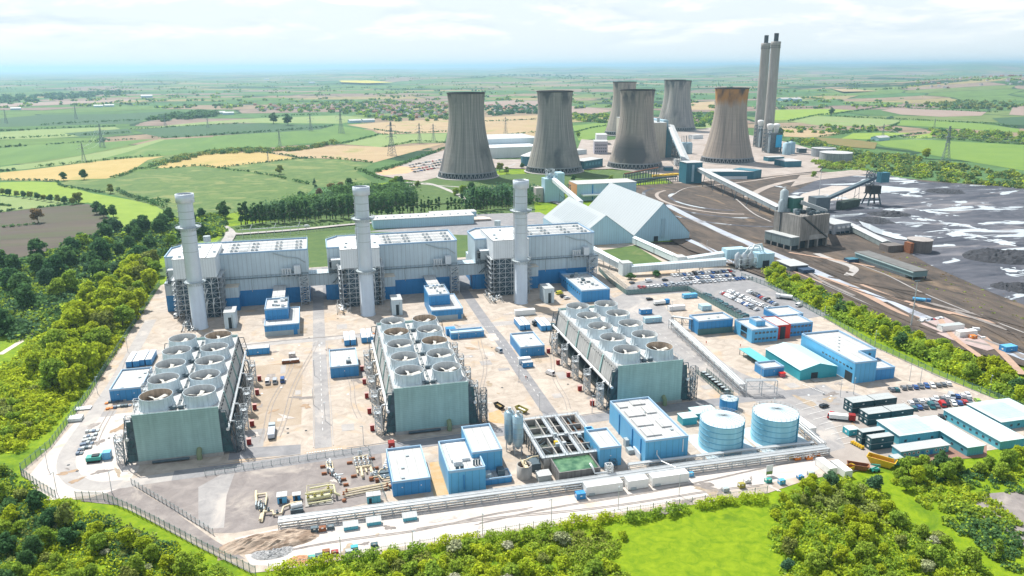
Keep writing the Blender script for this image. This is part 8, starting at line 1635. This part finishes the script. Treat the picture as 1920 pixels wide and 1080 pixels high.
for i in range(6):
    y = 300+i*8; t = thing('cable_skid', 'rusty pipe skid right of the rightmost fan block, %s from near end' % ORD[i], 'skid', (158, y, 0), 'rusty skids'); MB().box(155.5, 158, y, y+4, .2, 1.4).build('base', m_rust, t); MB().tube([(156.7, y+.4, 1.7), (156.7, y+3.6, 1.7)], .4, 8).build('pump_body', m_dsteel, t)
# pipe skids by the boilers
for i, (px, py, w) in enumerate(((360, 612, 'left of the leftmost stack'), (645, 580, 'left of the middle stack'), (925, 560, 'left of the right hand stack'))):
    x, y = P(px, py); t = thing('auxiliary_skid', 'tangle of white auxiliary pipework on a skid '+w, 'pipework', (x, y, 0), 'auxiliary pipe skids'); q_ = random.Random(i+5); fr = MB().lattice(x-3.5, x+3.5, y-9, y+9, .1, 3.4, 3.4, .16); fr.build('skid_frame', m_steel, t)
    for k in range(14):
        a = (x+q_.uniform(-3.4, 3.4), y+q_.uniform(-9, 9), q_.uniform(.6, 3)); mb = MB().tube([a, (a[0], a[1]+q_.uniform(-5, 5), a[2]), (a[0]+q_.uniform(-3, 3), a[1]+q_.uniform(-3, 3), a[2]+q_.uniform(-.2, 1.6))], q_.choice([.18, .28, .4]), 7); mb.build('pipe', m_pipe, t)
    for k in range(5): u_, v_ = x+q_.uniform(-3, 3), y+q_.uniform(-8, 8); MB().lathe([(.7, .3), (.7, 2.4), (.2, 2.8)], u_, v_, 10, top=True).build('vessel', q_.choice([m_grill, m_pipe, m_dsteel]), t)
    MB().box(x-4.4, x-4.1, y-10, y+10, 0, 1.0).build('bund_wall', m_conc, t); MB().box(x+4.1, x+4.4, y-10, y+10, 0, 1.0).build('bund_wall', m_conc, t)
# behind the halls: long white sheds, switchyard steel
t = thing('long_store', 'long white roofed store behind the middle turbine hall', 'store', (90, 560, 0)); A = P(700, 429); MB().box(A[0], A[0]+92, A[1]-2, A[1]+20, 0, 8).build('wall', m_shedw, t); MB().box(A[0]-.3, A[0]+92.3, A[1]-2.3, A[1]+20.3, 8, 8.4).build('roof', m_roof, t)
for q in range(12): MB().box(A[0]+4+q*7.4, A[0]+5.2+q*7.4, A[1]+6, A[1]+7.4, 8.4, 9.2).build('roof_vent', m_grill, t)
t = thing('long_store', 'shorter white store with a pitched end behind the long one', 'store', (150, 590, 0)); A = P(808, 413); MB().box(A[0], A[0]+44, A[1], A[1]+12, 0, 6).build('wall', m_shedw, t); MB().box(A[0]-.3, A[0]+44.3, A[1]-.3, A[1]+12.3, 6, 6.4).build('roof', m_roof, t)
t = thing('switch_gantry', 'white steel busbar gantry behind the leftmost turbine hall', 'gantry', (*P(505, 444), 0))
for i in range(9):
    x, y = P(455+i*15, 446-i*.9); mb = MB(); mb.beam((x, y, 0), (x, y, 7), .35); mb.beam((x-3, y, 7), (x+3, y, 7), .3)
    if i % 3 == 1: mb.beam((x, y, 7), (x+2, y+2, 11), .3)
    mb.build('gantry_post', m_pipe, t)
MB().tube([(*P(455, 446), 7.2), (*P(575, 438), 7.2)], .2, 6).build('busbar', m_pipe, t)
x, y = P(892, 414); tag(MB().box(x-8, x+14, y-3, y+4, .3, 2).add([(x-9, y-4, 2), (x+15, y-4, 2), (x+9, y+5, 3), (x-4, y+5, 3)], [(0, 1, 2, 3)]).build('timber_stack', mat('pale_timber', (.58, .50, .44), .8, var=.3)), 'pale stacked material in the dark yard behind the halls', 'material stack')
mb = MB()
for i in range(14):
    x, y = 62+random.uniform(-20, 110), 522+random.uniform(0, 20); mb.beam((x, y, 0), (x, y, 5), .4); mb.beam((x-3, y, 5), (x+3, y, 5), .4); mb.box(x-1, x+1, y+2, y+4, 0, 3)
tag(mb.build('transformer_yard', m_dsteel), 'dark transformer steelwork behind the turbine halls', 'switchgear')
ORD5 = ('fourth', 'nearest', 'second', 'farthest', 'third')
# ---------------------------------------------------------------- spoil heap and rubble
def heap(name, label, cat, px, h, m, seed, n=26):
    poly = PL(px); xs = [p[0] for p in poly]; ys = [p[1] for p in poly]; mb = MB(); x0, x1, y0, y1 = min(xs), max(xs), min(ys), max(ys); v = []
    rg = np.random.default_rng(seed); ph = rg.uniform(0, 6, 6)
    for j in range(n+1):
        for i in range(n+1):
            x, y = x0+(x1-x0)*i/n, y0+(y1-y0)*j/n; a, b = 2*i/n-1, 2*j/n-1; e = max(0, 1-(a*a+b*b)**.9)
            z = h*e**.6*(.65+.25*math.sin(3*a+ph[0])*math.cos(4*b+ph[1])+.14*math.sin(9*a+ph[2])*math.sin(8*b+ph[3])+.08*rg.normal()); v.append((x+(y-(y0+y1)/2)*-.1, y+(x-(x0+x1)/2)*.04, max(.05, z) if e > 0 else .05))
    mb.add(v, [(j*(n+1)+i, j*(n+1)+i+1, (j+1)*(n+1)+i+1, (j+1)*(n+1)+i) for j in range(n) for i in range(n)], False); return tag(mb.build(name, m), label, cat)
heap('spoil_heap', 'long brown spoil heap at the left end of the pale yard', 'heap', [(412, 1012), (590, 1000), (600, 1020), (430, 1046)], 2.8, groundmat('spoil_earth', (.33, .25, .19), (.47, .38, .30), .4, (.26, .19, .14), .15, .5, bump=.4), 1); heap('rubble_heap', 'grey rubble heap in front of the brown spoil heap', 'heap', [(470, 1030), (548, 1026), (552, 1044), (474, 1052)], 1.3, mat('rubble_grey', (.36, .36, .36), .9, var=.6, scale=1.5), 2, 34); heap('clay_heap', 'low orange clay heap beside the near fence', 'heap', [(536, 1045), (584, 1040), (588, 1058), (540, 1062)], .9, mat('orange_clay', (.50, .27, .15), .9, var=.3), 3)
for i, (px, h) in enumerate((([(1846, 470), (1915, 470), (1930, 500), (1850, 500)], 7), ([(1640, 398), (1690, 398), (1700, 410), (1645, 410)], 5), ([(1600, 408), (1660, 410), (1670, 424), (1605, 420)], 4), ([(1880, 530), (1935, 535), (1940, 556), (1880, 550)], 5), ([(1740, 356), (1800, 358), (1810, 366), (1745, 364)], 4))):
    heap('coal_heap', 'low dark coal heap in the wet coal yard, %s from the stacker' % ORD5[i], 'heap', px, h, mat('coal_dust', (.035, .037, .045), .9, var=.5, scale=.2, bump=.5), 20+i)
# scattered yard clutter by the near fence
for i, (px, py, m_, w) in enumerate(((585, 1050, m_green, 'green'), (598, 1048, m_cont, 'dark'), (612, 1042, m_rust, 'brown'), (628, 1040, m_red, 'dark red'), (655, 1040, m_grill, 'grey'), (665, 1034, m_teal, 'teal'), (702, 1026, m_cont, 'slate'), (605, 996, m_rust, 'rusty'), (590, 998, m_dsteel, 'black'), (620, 992, m_dsteel, 'sooty'), (1360, 922, m_grill, 'silver'), (1390, 915, m_olive, 'olive'), (1400, 905, m_white2, 'white'), (1440, 905, m_green, 'mossy'), (1465, 908, m_sky, 'pale blue'), (1500, 898, m_blue, 'blue'), (1520, 892, m_grill, 'pewter'))):
    x, y = P(px, py); container('pallet_box', '%s box of site clutter beside the near fence' % w, 'box', x-1, x+1, y-.7, y+.7, .22, 1.1+.3*(i % 3), m_, m_)
t = thing('notice_board', 'white notice board standing by the fence in the pale yard', 'sign', (*P(1442, 893), 0)); x, y = P(1442, 893); MB().box(x-1.3, x+1.3, y, y+.12, .7, 4.4).build('board', m_white2, t); MB().box(x-1.2, x+1.2, y-.03, y-.003, .8, 2.0).build('grass_print', mat('printed_green', (.16, .27, .07), .6, var=.4, scale=2), t)
for s in (-1, 1): MB().beam((x+s, y+.3, 0), (x+s, y+.2, 4), .14).build('post', m_steel, t)
# ---------------------------------------------------------------- lamp posts
LP = [(183, 738, 'beside the left fence, middle'), (90, 880, 'nearest the bottom left fence corner'), (107, 925, 'at the bottom left gap in the fence'), (210, 925, 'on the grey gravel at the left'), (240, 660, 'beside the left fence, farther up'), (590, 705, 'left of the leftmost site road, before the sand vans'), (588, 760, 'left of the leftmost site road, nearer'), (682, 835, 'beside the gas yard corner'), (610, 790, 'right of the leftmost site road'), (775, 1040, 'in the pale yard, leftmost'), (905, 1005, 'in the pale yard below the stepped blue building'), (1034, 978, 'in the pale yard below the green basin'), (1159, 955, 'in the pale yard below the white containers'), (1273, 930, 'in the pale yard right of the white containers'), (640, 1048, 'near the clay heap'), (973, 715, 'beside the second site road, nearer'), (1012, 770, 'left of the settling tanks'), (1110, 775, 'right of the settling tanks'), (1110, 640, 'before the right fan block'), (1260, 590, 'on the wide asphalt road, far end'), (1425, 720, 'by the steel pipe bridge'), (1450, 780, 'behind the right storage tank'), (1575, 745, 'before the turquoise gabled shed'), (1600, 740, 'before the loading door'), (1705, 715, 'below the big blue hall'), (1725, 720, 'at the corner car park, left'), (1855, 735, 'at the right fence above the car park'), (1912, 745, 'at the right edge of the photo'), (1545, 600, 'where the right fence meets the palisade'), (1640, 648, 'half way along the right fence'), (1105, 560, 'by the blue control building'), (550, 600, 'before the leftmost electrical building'), (1325, 470, 'on the brown ground below the gabled shed'), (860, 640, 'behind the low blue shed')]
lp = None
for px, py, w in LP:
    x, y = P(px, py)
    if lp is None:
        lp = thing('lamp_post', '', 'lamp post', (x, y, 0), 'slim lamp posts'); MB().lathe([(.13, 0), (.09, 8)], x, y, 8).build('post', m_steel, lp); MB().box(x-.15, x+1.0, y-.13, y+.13, 7.95, 8.12).build('lamp_head', m_grill, lp); o = lp
    else: o = dup(lp, (x, y, 0), random.uniform(0, 6))
    o['label'] = 'slim grey lamp post '+w
# tall floodlight mast by the coal road
for px, py, h, w in ((1708, 613, 26, 'beside the wet coal road'), (1535, 372, 34, 'standing behind the coal bunker')):
    x, y = P(px, py); t = thing('floodlight_mast', 'tall thin floodlight mast '+w, 'mast', (x, y, 0), 'floodlight masts'); MB().lathe([(.4, 0), (.18, h)], x, y, 8).build('mast', m_steel, t); MB().box(x-1.6, x+1.6, y-.3, y+.3, h, h+.8).build('lamp_bank', m_dsteel, t)
# ---------------------------------------------------------------- people
def person(px, py, rz, label, top, z=.34):
    x, y = P(px, py); me = bpy.data.meshes.new('person'); J = [(0, 0, .95, .15), (0, 0, 1.2, .15), (0, 0, 1.42, .17), (0, 0, 1.54, .07), (0, 0, 1.66, .115), (0, 0, 1.76, .09), (.1, 0, .9, .105), (.12, .12, .5, .075), (.12, .0, .06, .05), (.12, .16, .03, .04), (-.1, 0, .9, .105), (-.12, -.12, .5, .075), (-.12, -.22, .08, .05), (-.12, -.06, .03, .04), (.22, 0, 1.4, .075), (.27, -.05, 1.12, .055), (.25, .1, .9, .04), (-.22, 0, 1.4, .075), (-.27, .05, 1.12, .055), (-.25, .16, .92, .04)]
    E_ = [(0, 1), (1, 2), (2, 3), (3, 4), (4, 5), (0, 6), (6, 7), (7, 8), (8, 9), (0, 10), (10, 11), (11, 12), (12, 13), (2, 14), (14, 15), (15, 16), (2, 17), (17, 18), (18, 19)]
    me.from_pydata([j[:3] for j in J], E_, []); o = bpy.data.objects.new('person', me); COL.objects.link(o); o.location = (x, y, z); o.rotation_euler.z = rz; md = o.modifiers.new('skin', 'SKIN')
    for i, j in enumerate(J): me.skin_vertices[0].data[i].radius = (j[3], j[3])
    me.skin_vertices[0].data[0].use_root = True; o.modifiers.new('sub', 'SUBSURF').levels = 1; o.modifiers['sub'].render_levels = 1; me.materials.append(top); tag(o, label, 'person', 'people on the site')
    bm = bmesh.new(); bmesh.ops.create_uvsphere(bm, u_segments=10, v_segments=6, radius=.145); mh = bpy.data.meshes.new('hard_hat'); bm.to_mesh(mh); bm.free(); h = bpy.data.objects.new('hard_hat', mh); COL.objects.link(h); h.parent = o; h.location = (0, 0, 1.76); h.scale = (1, 1.1, .7); mh.materials.append(m_white2)
m_hv = mat('orange_workwear', (.62, .10, .02), .8); m_dk = mat('dark_workwear', (.02, .025, .04), .8)
for a in ((986, 712, .4, 'person in red orange workwear walking on the second site road', m_hv), (988.5, 713, .6, 'person in dark clothes beside the one in orange on the site road', m_dk), (1315, 650, 1.2, 'person in dark clothes crossing the wide asphalt road', m_dk), (1324, 646, 2.2, 'person in orange workwear beside the wide asphalt road', m_hv), (1388, 652, .2, 'person in orange workwear on the paved corner by the office', m_hv)): person(*a)
# ---------------------------------------------------------------- pylons and wires
def pylon_parts(t):
    x, y = t.location.x, t.location.y; mb = MB(); ws = [(0, 5), (12, 3.4), (26, 1.6), (50, .7)]
    for (z0, a), (z1, b) in zip(ws, ws[1:]):
        k = 3
        for i in range(k):
            f0, f1 = i/k, (i+1)/k; w0, w1 = a+(b-a)*f0, a+(b-a)*f1; q0, q1 = z0+(z1-z0)*f0, z0+(z1-z0)*f1; c0 = [(x+s*w0, y+r*w0, q0) for s, r in ((-1, -1), (1, -1), (1, 1), (-1, 1))]; c1 = [(x+s*w1, y+r*w1, q1) for s, r in ((-1, -1), (1, -1), (1, 1), (-1, 1))]
            for j in range(4): mb.beam(c0[j], c1[j], .42); mb.beam(c0[j], c1[(j+1) % 4], .24); mb.beam(c0[(j+1) % 4], c1[j], .24)
    mb.build('lattice_body', m_dsteel2, t)
    for z, w in ((28, 9), (36, 11.5), (44, 8)):
        a = MB()
        for s in (-1, 1):
            for e in (-.8, .8): a.beam((x, y+e, z+1.6), (x+s*w, y, z), .26); a.beam((x, y+e, z), (x+s*w, y, z), .26)
            a.beam((x+s*w, y, z), (x+s*w, y, z-3), .3)
        a.build('cross_arm', m_dsteel2, t)
m_dsteel2 = mat('pylon_steel', (.20, .24, .27), .6, .2)
PY = [(735, 292, 228, 'tallest one left of the leftmost cooling tower'), (787, 269, 231, 'beside the leftmost cooling tower, left of a pair'), (813, 265, 232, 'nearest the leftmost cooling tower'), (948, 250, 219, 'seen between the two left cooling towers'), (525, 274, 245, 'on the green field above the tan one'), (503, 304, 283, 'small one standing in the tan field'), (158, 304, 268, 'on the left green fields, nearest'), (192, 276, 232, 'on the left green fields, second'), (640, 250, 205, 'in line with the middle exhaust stack'), (583, 246, 213, 'left of the one above the middle stack'), (1655, 257, 232, 'right of the chimneys by the scrub'), (1772, 306, 236, 'big one beside the bright green field'), (12, 231, 205, 'at the left edge of the photo'), (143, 223, 198, 'among the far left farms'), (1752, 238, 222, 'small one on the far bright field'), (310, 238, 214, 'on the far dark green fields'), (390, 239, 218, 'right of the far dark copse')]
py0 = None; TOPS = {}
for px, py, ty, w in PY:
    b = at(px, py); d_ = FW+RT*((px-960)/FPX)+UP*((540-ty)/FPX); h = CAM_H+d_[2]*math.hypot(b[0], b[1])/math.hypot(d_[0], d_[1]); s = h/50
    if py0 is None: py0 = thing('pylon', '', 'pylon', (b[0], b[1], 0), 'electricity pylons', 0); pylon_parts(py0); o = py0; py0.scale = (s,)*3; py0.rotation_euler.z = .5
    else: o = dup(py0, (b[0], b[1], 0), .5, scale=s)
    o['label'] = 'lattice electricity pylon '+w; TOPS[px] = (b[0], b[1], 36*s)
def wire(a, b, lab, sag=8):
    A, B = Vector(a), Vector(b); pts = [A+(B-A)*(i/12)-Vector((0, 0, sag*4*(i/12)*(1-i/12))) for i in range(13)]; mb = MB()
    for k in (-10, 0, 10): mb.tube([p+Vector((k*.8, 0, 4 if k == 0 else 0)) for p in pts], .11, 4)
    tag(mb.build('power_line', mat('aluminium_wire', (.6, .62, .62), .35, .6)), lab, 'power line', 'power lines')
wire(TOPS[1772], (TOPS[1772][0]+330, TOPS[1772][1]-150, 36), 'power line leaving the big pylon to the right edge', 9); wire(TOPS[1772], TOPS[1655], 'power line between the big pylon and the one by the scrub', 12); wire(TOPS[735], TOPS[787], 'power line from the tallest left pylon to the pair', 6); wire(TOPS[813], TOPS[948], 'power line passing behind the leftmost cooling tower', 8); wire(TOPS[158], TOPS[192], 'power line over the left green fields', 9)
# ---------------------------------------------------------------- far houses and farms
def house_mesh(l, w, h, r, wm, rm):
    mb = MB(); mb.k = 0; mb.add([(-l, -w, 0), (l, -w, 0), (l, w, 0), (-l, w, 0), (-l, -w, h), (l, -w, h), (l, w, h), (-l, w, h), (-l, 0, h+r*.94), (l, 0, h+r*.94)], [(0, 1, 5, 4), (2, 3, 7, 6), (1, 2, 6, 9, 5), (3, 0, 4, 8, 7)]); mb.k = 1
    mb.add([(-l-.4, -w-.5, h-.2), (l+.4, -w-.5, h-.2), (l+.4, 0, h+r), (-l-.4, 0, h+r), (-l-.4, w+.5, h-.2), (l+.4, w+.5, h-.2)], [(0, 1, 2, 3), (3, 2, 5, 4)]); mb.k = 1; mb.box(l*.5, l*.5+1, -.5, .5, h+r*.4, h+r+1.6)
    me = bpy.data.meshes.new('house'); me.from_pydata(mb.v, [], mb.f); me.materials.append(wm); me.materials.append(rm); me.polygons.foreach_set('material_index', mb.mi); me.update(); return me
HM = [house_mesh(l, w, h, r, wm, rm) for l, w, h, r in ((6, 4.2, 5, 3), (8, 5, 5, 3.4)) for wm, rm in ((mat('render_white', (.66, .64, .60), .8), mat('slate_roof', (.16, .16, .18), .7)), (mat('red_brick', (.30, .15, .10), .9), mat('clay_tile', (.26, .13, .09), .8)), (MATS['render_white'], MATS['clay_tile']))]
BARN = house_mesh(16, 9, 6, 3, m_shedw, m_roof)
VILL = [((478, 197, 640, 208), 34, 'village left of the middle stack'), ((700, 196, 838, 222), 62, 'village left of the cooling towers'), ((910, 199, 1008, 213), 22, 'village seen between cooling towers'), ((1770, 160, 1925, 178), 44, 'hillside village at the far right'), ((1720, 170, 1790, 176), 8, 'hamlet below the far right hills')]
for (x0, y0, x1, y1), n, w in VILL:
    for i in range(n):
        px, py = rq.uniform(x0, x1), rq.uniform(y0, y1); x, y = P(px, py); o = bpy.data.objects.new('house', rq.choice(HM)); COL.objects.link(o); o.location = (x, y, hill(x, y)); o.rotation_euler.z = rq.choice([.2, 1.77])+rq.uniform(-.2, .2); tag(o, 'small distant house among trees in the '+w, 'house', 'houses of the '+w)
for i, (px, py, w) in enumerate(((185, 201, 'left of the far copse'), (205, 200, 'beside its twin left of the far copse'), (428, 215, 'right of the far copse'), (412, 214, 'touching the far copse'), (275, 183, 'white one on the far left plain'), (30, 206, 'at the far left edge'), (665, 230, 'dark one at the left village corner'), (690, 229, 'at the village road'), (1470, 190, 'white one right of the chimneys'), (1490, 190, 'second white one right of the chimneys'), (1650, 263, 'in the yellow scrub on the right'), (585, 157, 'very far on the plain'), (500, 150, 'tiny on the left horizon'))):
    x, y = P(px, py); o = bpy.data.objects.new('farm_barn', BARN); COL.objects.link(o); o.location = (x, y, hill(x, y)); o.rotation_euler.z = .25; o.scale = (1, 1, 1) if py > 195 else (1.6, 1.6, 1.6); tag(o, 'pale long farm barn '+w, 'barn', 'farm barns')
# ---------------------------------------------------------------- wear on the ground: patches, stains, wheel tracks, covers
rq = random.Random(12)
WM = [mat('stain_'+n, c, .9, var=.3, scale=.5) for n, c in (('ochre', (.36, .29, .215)), ('grey', (.30, .27, .25)), ('pale', (.50, .45, .41)), ('dark', (.23, .205, .19)), ('rust', (.36, .255, .17)))]
AREA = [(-36, -12, 284, 372), (0, 20, 282, 372), (54, 84, 284, 380), (90, 112, 282, 372), (-60, 150, 405, 440), (-100, -74, 268, 330), (150, 166, 282, 372), (-60, 60, 376, 402), (196, 226, 240, 284), (0, 60, 205, 218), (60, 150, 204, 216), (-34, 20, 236, 266)]
for i in range(90):
    a = rq.choice(AREA); x, y = rq.uniform(a[0], a[1]), rq.uniform(a[2], a[3]); r_ = rq.uniform(.5, 2.6)
    sheet('ground_stain', blob(x, y, r_*rq.uniform(.8, 2.4), r_*.8, rq.uniform(0, 3), 18, .6, i), .372+.0012*i, rq.choice(WM))
for i in range(44):
    a = rq.choice(AREA[:9]); x, y, w, l = rq.uniform(a[0], a[1]), rq.uniform(a[2], a[3]), rq.uniform(2, 6), rq.uniform(3, 12)
    sheet('ground_patch', [(x, y), (x+w, y), (x+w, y+l), (x, y+l)], .345+.0005*i, rq.choice([M_asph2, WM[1], WM[2], M_path]))
for x0, y0, x1, y1 in ((-30, 288, -20, 370), (-24, 290, -8, 400), (60, 290, 78, 380), (95, 286, 106, 348), (-90, 300, -98, 400), (10, 300, 4, 372), (-50, 404, 60, 410), (100, 420, 150, 408), (20, 214, 140, 210), (40, 212, 170, 222), (-20, 212, 60, 216)):
    for o_ in (-.9, .9):
        n = 8; road('tyre_track', [(x0+(x1-x0)*k/n+o_+1.2*math.sin(k*.9+x0), y0+(y1-y0)*k/n+o_*.4+.8*math.sin(k*1.1)) for k in range(n+1)], .34, .54+rq.random()*.01, WM[1], 3)
for i in range(46):
    a = rq.choice(AREA[:9]); x, y = rq.uniform(a[0], a[1]), rq.uniform(a[2], a[3]); sheet('drain_cover', [(x, y), (x+.9, y), (x+.9, y+.9), (x, y+.9)], .56, m_dark if i % 2 else m_white)
# rutted strips and scrub on the brown ground
for i in range(30):
    px = rq.uniform(1290, 1900); py = 400+(px-1290)*.36+rq.uniform(-10, 60); A, B = P(px, py), P(px+rq.uniform(60, 200), py+rq.uniform(25, 75)); road('rut', [A, ((A[0]+B[0])/2+rq.uniform(-4, 4), (A[1]+B[1])/2+rq.uniform(-6, 6)), B], rq.uniform(1, 4), 1.31+.003*i, rq.choice([M_mud, M_mud, MATS['clay_track'], WM[3]]), 4)
ground_cover('scrub', [(1640, 470), (1700, 485), (1800, 520), (1900, 560), (1940, 600), (1940, 640), (1820, 590), (1720, 545), (1650, 520)], 9000, .8, 1.0, ['olive', 'mid', 'brown'], 61, 'thin scrub between the tracks on the right', 260)
ground_cover('scrub', [(1270, 396), (1350, 432), (1420, 462), (1400, 468), (1330, 450), (1262, 412)], 5000, .8, .6, ['olive', 'brown'], 62, 'dry weeds beside the wet road', 160)
